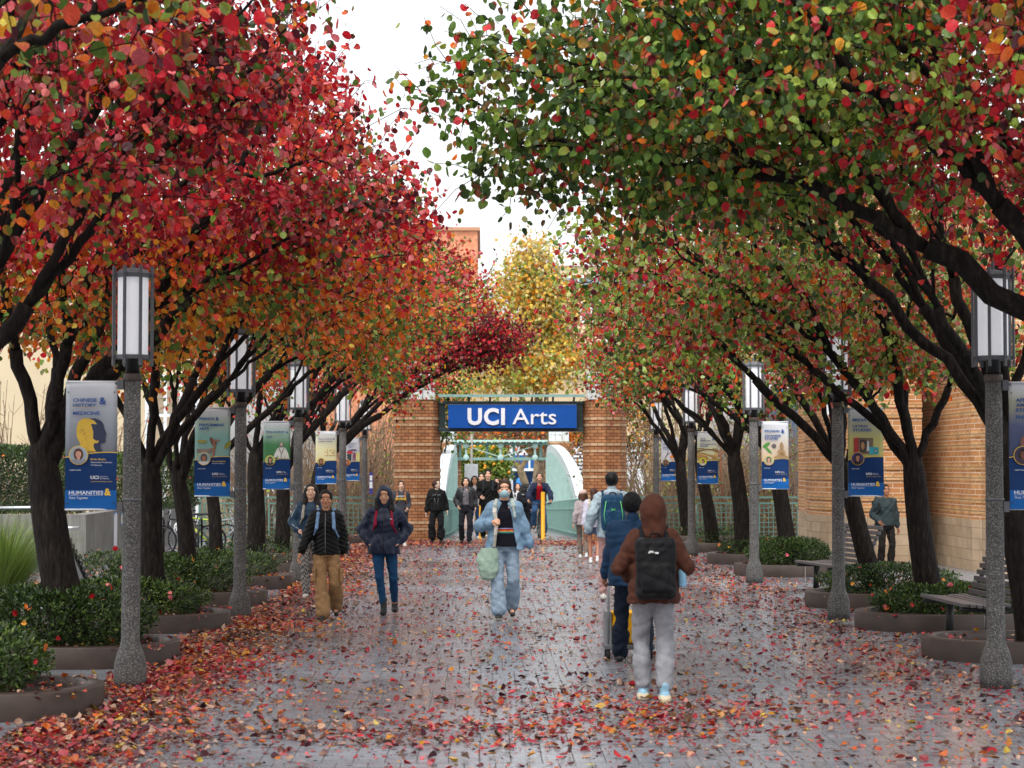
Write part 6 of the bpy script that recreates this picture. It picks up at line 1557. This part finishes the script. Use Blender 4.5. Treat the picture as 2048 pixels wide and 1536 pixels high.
        if hair == 'bob':
            for s_ in (-1, 1): F_.chain([S_(hd(.068 * s_, .01, .03)), S_(hd(.086 * s_, .0, -.05)), S_(hd(.078 * s_, -.01, -.105))], [.034 * k, .034 * k, .022 * k], .03 * k)
            F_.chain([S_(hd(0, .07, .0)), S_(hd(0, .07, -.10))], [.08 * k, .06 * k], .03 * k)
        if hair == 'curly':
            r = np.random.default_rng(3)
            for _ in range(60):
                v = unit(r.normal(0, 1, 3) + A3(0, .5, .1)); v[2] = max(v[2], -.9); F_.ell(S_(hd(*(v * A3(.092, .10, .105) + A3(0, .02, .0)))), np.full(3, .024) * k, .008 * k)
        if hair == 'bun': HE((0, .115, .03), (.040, .040, .042), .015)
        if hair == 'tied': F_.chain([S_(hd(0, .09, -.03)), S_(hd(.03, .12, -.10)), S_(up(1.36) + A3(.09, .05, 0))], [.04 * k, .034 * k, .018 * k], .02 * k)
        if hair == 'tousled':
            r = np.random.default_rng(4)
            for _ in range(40):
                v = unit(r.normal(0, 1, 3) + A3(0, .1, .9)); F_.cone(S_(hd(*(v * A3(.075, .085, .085) + A3(0, .02, .02)))), S_(hd(*(v * A3(.098, .108, .112) + A3(0, .01, .025)))), .018 * k, .006 * k, .012 * k)
        # face opening
        fz = .0 if hair != 'fringe' else -.012
        HE((0, -.110, -.030 + fz), (.062 if hair not in ('short', 'tousled') else .075, .075, .088), .010, 's')
        if hair in ('short', 'tousled', 'bun', 'tied'): HE((0, -.07, -.10), (.11, .13, .085), .02, 's')
        F_.warp(.0022, 11, 30, .3)
        F_.mesh('hair', hairmat(hair_c), t)
    t['_k'] = k
    return t, dict(k=k, up=up, hd=hd, shL=shL, shR=shR, elL=elL, elR=elR, wrL=wrL, wrR=wrR, aL=aL, aR=aR, hip=hip, knL=knL, knR=knR, S=S_, hy=hy)

def backpack(J, rz, X, Y, z, col, label, strap=None, size=(.145, .10, .22), front_only=False, vox=.008, cz_=1.22, logo=None, accent=None, pockets=True):
    k = J['k']; t = empty('backpack', (X, Y, z), rz, label, 'backpack', 'backpacks worn by walkers'); S_ = J['S']; up = J['up']
    m = fabric('pack_' + col, hexc(col), .65, .2, .2); ms = fabric('pack_' + (strap or col), hexc(strap or col), .7)
    F_ = Field(np.array((-.30, -.30, .70)) * k, np.array((.30, .50, 1.65)) * k, vox)
    c = up(cz_) + A3(0, .125 + size[1], 0); F_.rbox(S_(c), np.array(size) * k, .055 * k, yaw=0)
    if pockets: F_.rbox(S_(c + A3(0, size[1] * .75, -.07)), np.array((size[0] * .78, size[1] * .55, size[2] * .48)) * k, .035 * k, .012 * k); F_.rbox(S_(c + A3(0, size[1] * .62, .10)), np.array((size[0] * .70, size[1] * .5, size[2] * .30)) * k, .03 * k, .010 * k)
    F_.warp(.003, 21, 14); F_.mesh('pack_body', m, t)
    mb = MB()
    if accent:
        mb = MB(); 
        for s_ in (-1, 1): mb.tube([S_(c + A3(s_ * size[0] * .62, size[1] * 1.22, .16)), S_(c + A3(s_ * size[0] * .80, size[1] * 1.15, -.02)), S_(c + A3(s_ * size[0] * .7, size[1] * 1.3, -.13))], .005 * k, 5)
        mb.build('accent_cords', simple('accent_' + accent, hexc(accent), .5), t)
    mb = MB(); mb.tube([S_(c + A3(-.05, -size[1] * .6, size[2])), S_(c + A3(-.03, -size[1] * .6, size[2] + .035)), S_(c + A3(.03, -size[1] * .6, size[2] + .035)), S_(c + A3(.05, -size[1] * .6, size[2]))], .009 * k, 6); mb.build('grab_loop', ms, t)
    # zips
    mb = MB(); y = S_(c + A3(0, size[1] * 1.0, 0))[1]
    mb.tube([S_(c + A3(size[0] * 1.0 * math.cos(a), size[1] * .55, .06 + size[2] * .72 * math.sin(a))) for a in np.linspace(.2, PI - .2, 14)], .004 * k, 4)
    mb.tube([S_(c + A3(size[0] * .66 * math.cos(a), size[1] * 1.18, -.05 + size[2] * .25 * math.sin(a))) for a in np.linspace(.1, PI - .1, 10)], .004 * k, 4)
    mb.build('zips', M_black, t)
    F_ = Field(np.array((-.34, -.34, .80)) * k, np.array((.34, .34, 1.66)) * k, vox)
    for s_, sh in ((1, J['shL']), (-1, J['shR'])):
        a = sh + A3(-.045 * s_, .10, .01); b = sh + A3(-.045 * s_, .02, .082); c1 = sh + A3(-.050 * s_, -.075, .03); d = up(1.22) + A3(s_ * .115, -.155, 0); e = up(1.10) + A3(s_ * .17, -.06, 0); f = up(1.08) + A3(s_ * .13, .14, 0)
        F_.chain([S_(q) for q in (a, b, c1, d)], [.024 * k] * 4, .012 * k); F_.chain([S_(q) for q in (d, e, f)], [.016 * k, .010 * k, .010 * k], .012 * k)
    F_.mesh('shoulder_straps', ms, t)
    if logo:
        mb = MB()
        if logo == 'dome':
            for i in range(3):
                P = [S_(c + A3(.045 + (.026 - i * .007) * math.cos(a), size[1] * 1.22, .13 + (.022 - i * .006) * math.sin(a))) for a in np.linspace(0, PI * .9, 7)]; mb.tube(P, .0028 * k, 4)
            mb.box(S_(c + A3(.0, size[1] * 1.2, .135)), (.03, .004, .014))
        else:
            for s_ in (-1, 1): mb.tube([S_(c + A3(s_ * .03, size[1] * 1.35, .06)), S_(c + A3(0, size[1] * 1.35, .045)), S_(c + A3(-s_ * .03, size[1] * 1.35, .03))], .004 * k, 4)
        mb.build('emblem', simple('emblem_' + (accent or 'white'), hexc(accent) if accent else (.75, .75, .75), .5), t)
    return t

# ---------------------------------------------------------------- the people of the photograph
# woman in mask
P1, J = person('masked woman in open light blue jacket, black striped jumper and flared jeans', .27, 25.2, 0, 0, 1.72, .006, 'd2a084', '3a2418', 'tied',
    footL=(.09, .18, .05), footR=(-.07, -.16, 0), handR=A3(-.15, -.16, 1.20), elbR=(-.55, .4, -.5), gripR=1.0, handL=A3(.33, .04, .88), elbL=(.4, 1, 0), gripL=.4,
    top=dict(col='7d9db8', ease=.055, hem=.86, flare=.07, sleeve=.035, open=.160, inner='15151f', inner_stripes=[(1.085, 1.100, 'd8a03c'), (1.100, 1.113, 'c8502c'), (1.113, 1.122, '8c2a28'), (1.122, 1.130, '9aa4d8'), (1.070, 1.085, '3a8a8c')], fold=.0036, seed=4, rough=.6),
    bottom=dict(col='93a7ba', w=1.35, hemw=1.75, ankle=.05, fold=.0035), shoe=dict(col='26241f', sole='c8c2b0', hi=.04))
k = J['k']; S_ = J['S']; hd = J['hd']
F_ = Field((hd(0, 0, 0) - A3(.15, .2, .2)) * k, (hd(0, 0, 0) + A3(.15, .15, .15)) * k, .005)
F_.ell(S_(hd(0, -.035, -.052)), np.array((.066, .080, .056)) * k, .01); F_.ell(S_(hd(0, -.10, -.045)), np.array((.036, .034, .042)) * k, .02); F_.rbox(S_(hd(0, .07, -.04)), np.array((.12, .085, .12)) * k, .01, .005, 's'); F_.mesh('face_mask', simple('surgical_mask', hexc('a9cfd8'), .75, .06, 30, .3, 60), P1)
mb = MB(); 
for s_ in (-1, 1): mb.tube([S_(hd(.058 * s_, -.055, -.03)), S_(hd(.078 * s_, .0, .005)), S_(hd(.082 * s_, .02, .0))], .0025, 4); mb.tube([S_(hd(.055 * s_, -.055, -.075)), S_(hd(.080 * s_, .01, -.03))], .0025, 4)
mb.build('mask_loops', M_white, P1)
# jacket collar lapels
F_ = Field(np.array((-.3, -.3, 1.1)) * k, np.array((.3, .3, 1.6)) * k, .007); up = J['up']
for s_ in (-1, 1): F_.chain([S_(up(1.47) + A3(.05 * s_, .07, 0)), S_(up(1.46) + A3(.095 * s_, .0, 0)), S_(up(1.40) + A3(.110 * s_, -.10, 0)), S_(up(1.27) + A3(.125 * s_, -.165, 0))], [.026 * k, .026 * k, .024 * k, .012 * k], .02)
F_.warp(.003, 2, 14); F_.mesh('collar', fabric('cloth_a9b7b4', hexc('a9b7b4')), P1)
def tote(J, X, Y):
    k = J['k']; S_ = J['S']; t = empty('tote_bag', (X, Y, 0), 0, 'pale green canvas tote bag hanging from the masked woman\'s shoulder', 'tote bag')
    F_ = Field(np.array((-.50, -.40, .45)) * k, np.array((.10, .2, 1.05)) * k, .007)
    F_.loft([(.50 * k, -.20 * k, -.19 * k, .05 * k, .03 * k), (.52 * k, -.20 * k, -.19 * k, .085 * k, .05 * k), (.60 * k, -.20 * k, -.19 * k, .115 * k, .06 * k), (.74 * k, -.215 * k, -.19 * k, .125 * k, .05 * k), (.84 * k, -.20 * k, -.18 * k, .115 * k, .035 * k), (.885 * k, -.185 * k, -.18 * k, .10 * k, .022 * k)], .02)
    F_.warp(.0025, 5, 14, .3); F_.mesh('bag_body', fabric('tote_green', hexc('9db5a5'), .9), t)
    mb = MB(); r = J['wrR']; hl = Matrix.Identity(3)
    for o in (0, .012):
        pts = [S_(A3(-.135 + o, -.205, .90)), S_(A3(-.12 + o, -.215, 1.05)), S_(A3(-.105 + o, -.20, 1.20)), S_(A3(-.13 + o, -.17, 1.33)), S_(J['shR'] + A3(.03, -.06, .075)), S_(J['shR'] + A3(.02, .03, .095)), S_(A3(-.15 + o, .12, 1.25))]
        for a_, b_ in zip(pts[:-1], pts[1:]): mb.bar(a_, b_, .038, .006)
    mb.build('strap', fabric('tote_strap', hexc('cfc9bd')), t)
    return t
tote(J, .27, 25.2)
# woman in puffer
P2, J = person('woman in black quilted puffer jacket and tan cargo trousers striding at the left', -1.96, 25.1, .0, 0, 1.60, .007, 'b98566', '14100e', 'bun', head_pitch=.1,
    footL=(.12, .20, .07), footR=(-.02, -.20, 0), handR=A3(-.33, -.12, .88), elbR=(-.3, 1, 0), handL=A3(.24, .06, .88), elbL=(.3, 1, 0), lean=.03,
    top=dict(col='070709', ease=.035, hem=.87, sleeve=.024, quilt=.055, fold=.0015, rough=.5, spec=.25), bottom=dict(col='9c7a56', w=1.45, hemw=1.75, ankle=.02, fold=.0035), shoe=dict(col='1a1512', sole='6b5a44'))
k = J['k']; S_ = J['S']; up = J['up']
mb = MB(); mb.tube([S_(up(.88) + A3(0, -.170, 0)), S_(up(1.05) + A3(0, -.157, 0)), S_(up(1.25) + A3(0, -.163, 0)), S_(up(1.42) + A3(0, -.105, 0))], .006, 5); mb.build('zip', simple('grey_zip', (.15, .15, .16), .3), P2)
for s_, kn, hj in ((1, J['knL'], None), (-1, J['knR'], None)):
    mb = MB(); c = kn + A3(.085 * s_, .0, .10); mb.box(S_(c), (.035, .15, .17)); mb.box(S_(c + A3(.004 * s_, 0, .07)), (.042, .16, .055)); mb.build('cargo_pocket', MAT['cloth_9c7a56'], P2, bevel=.012)
backpack(J, 0, -1.96, 25.1, 0, '6f8fb4', 'pale blue backpack worn by the woman in the puffer jacket', '7ea0c6', vox=.009, size=(.13, .08, .2))
# woman behind
P3, J = person('woman in dark blue piped jacket and grey patterned trousers behind the puffer jacket woman', -2.50, 29.2, 0, 0, 1.64, .008, 'd9ab90', '191312', 'fringe', 
    footR=(-.06, -.15, 0), footL=(.10, .20, .06), handR=A3(-.17, -.10, 1.02), elbR=(-.7, .8, -.1), handL=A3(.12, -.15, .98), hidehands=False,
    top=dict(col='1f3a52', ease=.05, hem=.92, sleeve=.032, fold=.005, rough=.5, seed=9), bottom=dict(col='8a8580', pattern='2c2828', w=1.15, hemw=1.05, ankle=.02), shoe=dict(col='b8b4ac', sole='d0ccc4'))
k = J['k']; S_ = J['S']; up = J['up']
mb = MB(); mb.tube([S_(J['shR'] + A3(-.06, -.035, .03)), S_(J['elR'] + A3(-.055, -.045, .0)), S_(J['elR'] + (J['wrR'] - J['elR']) * .5 + A3(-.03, -.065, .01)), S_(J['wrR'] + A3(0, -.045, .02))], .005, 5); mb.build('piping', simple('pale_piping', (.45, .5, .52), .5), P3)
backpack(J, 0, -2.50, 29.2, 0, '8a8478', 'beige backpack on the woman in patterned trousers', 'a8a294', vox=.01, size=(.12, .08, .19))
# hooded woman
P4, J = person('woman in navy hooded rain jacket, blue jeans and black boots, hands in pockets', -1.28, 26.0, 0, 0, 1.62, .007, 'b98a6c', '12100e', 'long',
    footR=(.0, -.10, 0), footL=(.14, .14, .02), handR=A3(-.205, -.03, .97), elbR=(-1, .7, 0), handL=A3(.205, -.03, .97), elbL=(1, .7, 0),
    top=dict(col='16233c', ease=.055, hem=.83, flare=.035, sleeve=.034, hood='up', fold=.006, rough=.5, spec=.4, seed=6), bottom=dict(col='1f4468', w=.98, hemw=.80, ankle=.10, fold=.002), shoe=dict(col='0e0d0d', sole='0a0a0a', hi=.13))
k = J['k']; S_ = J['S']; up = J['up']
mb = MB(); mb.tube([S_(up(.86) + A3(0, -.205, 0)), S_(up(1.05) + A3(.005, -.175, 0)), S_(up(1.25) + A3(0, -.185, 0)), S_(up(1.40) + A3(0, -.13, 0))], .005, 5)
mb.build('zip', M_black, P4); mb = MB(); q = up(1.29) + A3(.095, -.185, 0); 
for i in range(3): mb.tube([S_(q + A3((.020 - i * .006) * math.cos(a), 0, (.016 - i * .005) * math.sin(a))) for a in np.linspace(0, PI * .8, 6)], .0022, 4)
mb.build('emblem', M_white, P4)
backpack(J, 0, -1.28, 26.0, 0, '7c1730', 'crimson backpack strapped over the navy rain jacket', '9a1c3a', vox=.009, size=(.13, .08, .2))
# IRVINE hoodie
P5, J = person('dark haired woman in grey hoodie with yellow lettering in front of the left pier', -1.94, 47.6, .0, 0, 1.55, .009, 'd8ac92', '1a1412', 'bun', footL=(.10, -.14, 0), footR=(-.07, .22, .12), handR=A3(-.16, -.15, 1.02), handL=A3(.17, -.15, 1.0),
    top=dict(col='43464e', ease=.05, hem=.88, sleeve=.03, hood='down', name='hoodie'), bottom=dict(col='2c2e34', w=1.0, ankle=.12), shoe=dict(col='d8d6d2', sole='e0dedb'))
mb = MB(); S_ = J['S']; q = S_(J['up'](1.225)); put_text(mb, 'IRVINE', 0, q[2], q[1] - .178, .055, .25, offset=.03, center=True); mb.build('yellow_lettering', M_gold, P5)
mb = MB(); q = S_(J['up'](1.305)); put_text(mb, 'UNIVERSITY', 0, q[2], q[1] - .178, .030, .22, offset=.03, center=True); mb.build('white_lettering', M_wtxt, P5)
backpack(J, 0, -1.94, 47.6, 0, '8a5a34', 'tan strapped backpack on the woman in the lettered hoodie', 'a8683c', vox=.011, size=(.11, .07, .18))
# curly
P6, J = person('curly haired walker in black hoodie with pale line print, looking aside', -1.14, 49.3, 0, 0, 1.56, .009, 'dcb8a4', '4a2c20', 'curly', head_yaw=.7, footR=(-.12, -.02, 0), footL=(.12, -.08, 0), handR=A3(-.27, -.02, .86), handL=A3(.28, .0, .90),
    top=dict(col='17181a', ease=.075, hem=.90, sleeve=.045, fold=.006, hood='down', name='hoodie'), bottom=dict(col='1c1d20', w=1.5, hemw=1.75, ankle=.12, fold=.006), shoe=dict(col='0f0f10', sole='101010', hi=.08), fat=1.05)
mb = MB(); S_ = J['S']; up = J['up']
for s_ in (-1, 1):
    mb.tube([S_(up(1.34) + A3(.02 * s_, -.215, 0)), S_(up(1.30) + A3(.05 * s_, -.215, 0)), S_(up(1.33) + A3(.08 * s_, -.205, 0)), S_(up(1.29) + A3(.11 * s_, -.195, 0))], .005, 4); mb.tube([S_(up(1.24) + A3(.06 * s_, -.215, 0)), S_(up(1.15) + A3(.035 * s_, -.213, 0)), S_(up(1.05) + A3(.045 * s_, -.212, 0))], .004, 4)
mb.build('line_print', simple('grey_print', (.25, .28, .29), .5), P6)
# woman 7
P7, J = person('woman with dark bob in open black puffer jacket over a grey top', -.42, 49.3, 0, 0, 1.62, .009, 'd6a88c', '14100f', 'bob', footR=(-.10, .10, .03), footL=(.09, -.14, 0), handR=A3(-.20, -.12, .98), handL=A3(.24, .05, .95), elbR=(-.4, .9, 0),
    top=dict(col='1b1d22', ease=.06, hem=.98, sleeve=.042, open=.095, inner='6d6a70', quilt=.06, fold=.002, rough=.4, spec=.5), bottom=dict(col='24262c', w=1.15, hemw=1.2, ankle=.04), shoe=dict(col='101010', sole='121212', hi=.04))
P8, J = person('long haired woman in white top walking behind the black puffer jacket', -.22, 53.3, 0, dz(53.3), 1.66, .010, 'c89878', '15110f', 'long', top=dict(col='c6c8cc', ease=.04, hem=.9), bottom=dict(col='23406a', w=1.0), shoe=dict(col='d8d8d8'))
P9, J = person('tall young man in black hoodie with dark tousled hair', .13, 51.4, 0, 0, 1.80, .009, 'd8a890', '100e0e', 'tousled', female=False, footR=(-.12, .12, .04), footL=(.10, -.14, 0), handR=A3(-.17, -.22, 1.06), elbR=(-.4, .8, -.3), handL=A3(.26, .0, .92),
    top=dict(col='101211', ease=.05, hem=.86, sleeve=.034, hood='down', fold=.006, name='hoodie'), bottom=dict(col='141518', w=1.15), shoe=dict(col='101010'))
backpack(J, 0, .13, 51.4, 0, '1c1f26', 'black backpack on the tall young man in the black hoodie', '262a34', vox=.011, size=(.13, .08, .2))
P10, J = person('man in dark jacket and khaki trousers half hidden behind the tall young man', -.04, 57.0, 0, dz(57), 1.80, .011, 'd0a488', '141110', 'tousled', female=False, footR=(-.10, .05, 0), footL=(.12, -.10, 0), top=dict(col='16171a', ease=.05, hem=.88, sleeve=.03, hood='down'), bottom=dict(col='8a6f50', w=1.3), shoe=dict(col='c4c0b8'))
P11, J = person('dark haired woman just behind the masked woman, head only showing', .40, 58.0, 0, dz(58), 1.68, .011, 'c89a80', '17110f', 'long', top=dict(col='20242c', ease=.04), bottom=dict(col='26282e'), shoe=dict(col='202020'))
P12, J = person('brown haired woman behind the masked woman, face tilted', .62, 56.6, 0, dz(56.6), 1.64, .011, 'dcb09a', '4c2e1e', 'long', top=dict(col='2a2428', ease=.04), bottom=dict(col='30384a'), shoe=dict(col='202020'))
P13, J = person('long haired walker in black with a backpack, seen from behind on the bridge', 1.24, 61.0, PI, dz(61), 1.56, .010, 'c09078', '1b1614', 'back', top=dict(col='1b1c22', ease=.05, hem=.85), bottom=dict(col='1e2026', w=1.1), shoe=dict(col='151515'))
backpack(J, PI, 1.24, 61.0, dz(61), '14161c', 'black backpack of the long haired walker on the bridge', vox=.011, size=(.13, .08, .2), logo='dome')
P14, J = person('woman in white collar coat farther back on the bridge', 1.12, 64.5, 0, dz(64.5), 1.62, .011, 'd0a088', '2a1c16', 'long', top=dict(col='c4c4c6', ease=.03, hem=1.1), bottom=dict(col='1c1d22', w=1.1), shoe=dict(col='151515'))
P14b, J = person('walker in navy coat behind the cyclist on the bridge', 1.46, 66.0, PI, dz(66), 1.62, .012, 'c09078', '18130f', 'back', top=dict(col='1e2a44', ease=.05, hem=.8), bottom=dict(col='1b1c24'), shoe=dict(col='151515'))
# cyclist
cyY = 54.6; cyX = 1.545; bz = dz(cyY)
bicycle(cyX, cyY + .1, -PI / 2 + .02, bz, simple('black_green_frame', (.03, .045, .03), .35), 'black bicycle ridden by the man in the navy jacket', steer=0)
P15, J = person('cyclist in open navy jacket and red shirt riding off the bridge', cyX, cyY + .30, 0, bz, 1.74, .009, 'c6957a', '0f0d0c', 'short', female=False, lean=.38, hipz=.06, hips=(0, .12),
    footR=(-.14, -.02, .26), footL=(.14, .04, .06), handR=A3(-.30, -.36, 1.02), handL=A3(.30, -.36, 1.02), elbR=(-.8, .5, -.2), elbL=(.8, .5, -.2), gripL=1.0, gripR=1.0, head_pitch=-.25,
    top=dict(col='262f48', ease=.05, hem=.92, sleeve=.034, open=.105, inner='c0202c', fold=.005), bottom=dict(col='3d5f88', w=1.25, hemw=1.35, ankle=.04, fold=.005), shoe=dict(col='2a2620', sole='b8b4ac'), group='people walking along the paved walk')
mb = MB(); S_ = J['S']
for s_, sh, el in ((-1, J['shR'], J['elR']), (1, J['shL'], J['elL'])): mb.tube([S_(sh + A3(.03 * s_, -.01, .088)), S_(sh + (el - sh) * .5 + A3(.075 * s_, .0, .03)), S_(el + A3(.070 * s_, .0, .02))], .007, 5)
mb.build('sleeve_stripes', M_white, P15)
# walkers away, right
P16, J = person('girl in pale lavender sweater and shorts with long brown ponytail, walking away', 2.18, 39.4, PI, 0, 1.47, .008, 'a87058', '4a2f24', 'back', footL=(.06, -.10, 0), footR=(-.08, .12, .04), handL=A3(.24, .05, .84), handR=A3(-.26, .02, .86),
    top=dict(col='c9c6d6', ease=.055, hem=.84, sleeve=.034, fold=.006, name='sweater'), bottom=dict(col='54607a', short=.42, w=1.1), shoe=dict(col='e4e4e4', sole='e8e8e8'))
backpack(J, PI, 2.18, 39.4, 0, 'bdb69c', 'cream flowered backpack on the girl in the lavender sweater', 'c8c0a8', vox=.010, size=(.125, .085, .19))
P17, J = person('person with pale pink cap beside the girl in the lavender sweater', 2.08, 41.6, PI, 0, 1.40, .009, 'c09078', '6a4a3a', 'bob', footL=(.06, -.10, 0), footR=(-.08, .10, .02), top=dict(col='a89c9e', ease=.05, hem=.86, name='sweater'), bottom=dict(col='7a6c62', w=1.0), shoe=dict(col='d8d8d8'))
k = J['k']; F_ = Field((J['hd'](0, 0, 0) - A3(.2, .2, .1)) * k, (J['hd'](0, 0, 0) + A3(.2, .2, .22)) * k, .008); F_.ell(J['S'](J['hd'](0, .02, .05)), np.array((.102, .118, .09)) * k, .01); F_.ell(J['S'](J['hd'](0, -.10, .05)), np.array((.08, .09, .014)) * k, .01); F_.mesh('cap', fabric('cap_pink', hexc('cfb4ac')), P17)
P18, J = person('man in pale blue hoodie with navy backpack, walking away', 1.84, 28.6, PI, 0, 1.81, .008, '8a5c48', '0e0c0c', 'short', female=False, footL=(.10, -.18, 0), footR=(-.10, .16, .06), handL=A3(.33, .05, .92), handR=A3(-.30, .0, .90),
    top=dict(col='a9bcc6', ease=.05, hem=.86, sleeve=.036, hood='down', fold=.006, name='hoodie'), bottom=dict(col='c49a94', w=1.2, hemw=1.1), shoe=dict(col='d8d4d0'))
backpack(J, PI, 1.84, 28.6, 0, '1d4564', 'navy and teal backpack with lime cords on the man in the pale blue hoodie', '1a3850', vox=.008, size=(.155, .10, .235), accent='6fdc7a', logo='wave', cz_=1.18)
# navy jacket with beanie pushing the cart
P19, J = person('person in navy work jacket and black beanie pushing a yellow cart, walking away', 1.46, 19.4, PI + .05, 0, 1.63, .007, '7a4c38', '0c0b0b', 'short', head_yaw=-.25, lean=.16, female=False, footL=(.12, -.22, 0), footR=(-.08, .26, .10), handL=A3(.27, -.22, .86), handR=A3(-.25, -.25, .96), elbL=(.5, .8, 0), elbR=(-.5, .8, 0), gripL=.9, gripR=.9,
    top=dict(col='15324e', ease=.060, hem=.80, flare=.03, sleeve=.036, fold=.005, seed=12, collar=True), bottom=dict(col='17202e', w=1.35, hemw=1.25, ankle=.0, fold=.006), shoe=dict(col='0e0e0e', sole='0a0a0a', hi=.05), fat=1.1)
k = J['k']; hd = J['hd']; F_ = Field((hd(0, 0, 0) - A3(.2, .2, .15)) * k, (hd(0, 0, 0) + A3(.2, .2, .22)) * k, .006); F_.ell(J['S'](hd(0, .024, .035)), np.array((.098, .114, .108)) * k, .01); F_.ell(J['S'](hd(0, -.12, -.05)), np.array((.09, .11, .09)) * k, .01, 's'); F_.rbox(J['S'](hd(0, 0, -.13)), np.array((.2, .2, .075)) * k, .005, .01, 's'); F_.warp(.002, 3, 30); F_.mesh('beanie', fabric('beanie_black', (.012, .012, .013)), P19)
# cart
ct_ = empty('hand_cart', (1.46, 20.15, 0), 0, 'grey and yellow wheeled cleaning cart in front of the navy jacket person', 'cart')
mb = MB(); mb.box((0, 0, .12), (.50, .42, .05)); mb.build('base', M_lampm, ct_, bevel=.01)
mb = MB(); mb.lathe([(.16, .15), (.20, .18), (.225, .34), (.21, .44), (.22, .46), (.20, .46), (.15, .20)], n=20); mb.build('yellow_bucket', M_yel, ct_)
mb = MB()
for s_ in (-1, 1): mb.tube([(s_ * .21, -.16, .14), (s_ * .21, -.20, .88)], .013, 8)
mb.tube([(-.21, -.20, .88), (.21, -.20, .88)], .013, 8); mb.box((-.21, 0, .30), (.06, .34, .34)); mb.build('handle_frame', simple('grey_cart_metal', (.20, .21, .22), .4), ct_)
for s_ in (-1, 1):
    for y in (-.16, .16):
        mb = MB(); mb.tube([(s_ * .21 - .018, y, .05), (s_ * .21 + .018, y, .05)], .05, 14); mb.build('wheel', M_tyre, ct_)
# brown hoodie
P20, J = person('person in brown hoodie with hood up, grey sweatpants and slippers, seen from behind', 1.40, 16.45, PI, 0, 1.64, .006, '9a6a50', '0f0d0c', None, female=True, footL=(.085, -.07, 0), footR=(-.085, .10, .0), handL=A3(.16, -.18, 1.02), handR=A3(-.16, -.18, 1.02), elbL=(.75, .75, -.1), elbR=(-.75, .75, -.1),
    top=dict(col='4c2b1f', ease=.055, hem=.83, flare=.02, sleeve=.034, hood='up', fold=.0042, freq=15, seed=15, name='hoodie'), bottom=dict(col='8d8f95', w=1.30, hemw=1.15, ankle=.06, fold=.004, freq=12), shoe=dict(col='8fb9d0', sole='cfc3ac', hi=.06), fat=1.05)
k = J['k']; S_ = J['S']
for anp in (J['aL'], J['aR']):
    F_ = Field((anp - A3(.1, .25, .12)) * k, (anp + A3(.1, .16, .08)) * k, .006); F_.cone(S_(anp + A3(0, .035, -.055)), S_(anp + A3(0, -.12, -.055)), .053 * k, .047 * k, .01, flat=(A3(0, 0, 1), 1.1)); F_.ell(S_(anp + A3(0, .0, .02)), np.array((.046, .075, .075)) * k, .01, 's')
    F_.put(lambda X_, Y_, Z_, a_=anp: Z_ - (a_[2] - .083) * k + 0 * X_ + 0 * Y_, (anp - A3(.1, .25, .2)) * k, (anp + A3(.1, .16, .1)) * k, .004, 's'); F_.mesh('slipper', fabric('slipper_cream', hexc('cdc0a4')), P20)
backpack(J, PI, 1.40, 16.45, 0, '111215', 'large black backpack over the brown hoodie', '15161a', vox=.006, size=(.165, .095, .255), cz_=1.13, logo='dome')
tb = empty('water_bottle', (1.40 + .235, 16.42, .93), 0, 'pale blue bottle carried at the right hip of the brown hoodie person', 'bottle')
mb = MB(); mb.lathe([(.030, 0), (.034, .01), (.034, .15), (.022, .19), (.018, .20)], n=16); mb.build('flask', simple('pale_blue_plastic', hexc('86b6d4'), .3), tb); mb = MB(); mb.lathe([(.02, .20), (.02, .225), (.018, .23)], n=12); mb.build('lid', M_black, tb)
# person behind right trunk
p = at(1764, 1000, 36.8)
P21, J = person('person in grey green sweater and dark trousers behind the leaning right trunk', p.x + .06, 36.8, .25, 0, 1.56, .009, '9c6c50', '14100e', 'short', female=False, footL=(.10, 0, 0), footR=(-.10, .03, 0), handL=A3(.27, .0, .86), handR=A3(-.2, -.12, .98),
    top=dict(col='333f42', ease=.055, hem=.90, sleeve=.036, fold=.005, name='sweater'), bottom=dict(col='24211f', w=1.15), shoe=dict(col='1c1a18'))
backpack(J, .25, p.x, 36.8, 0, '1a1b1e', 'dark backpack strap on the person in the grey green sweater', vox=.011, size=(.12, .07, .18))
for o in S.objects:
    if '_k' in o: del o['_k']
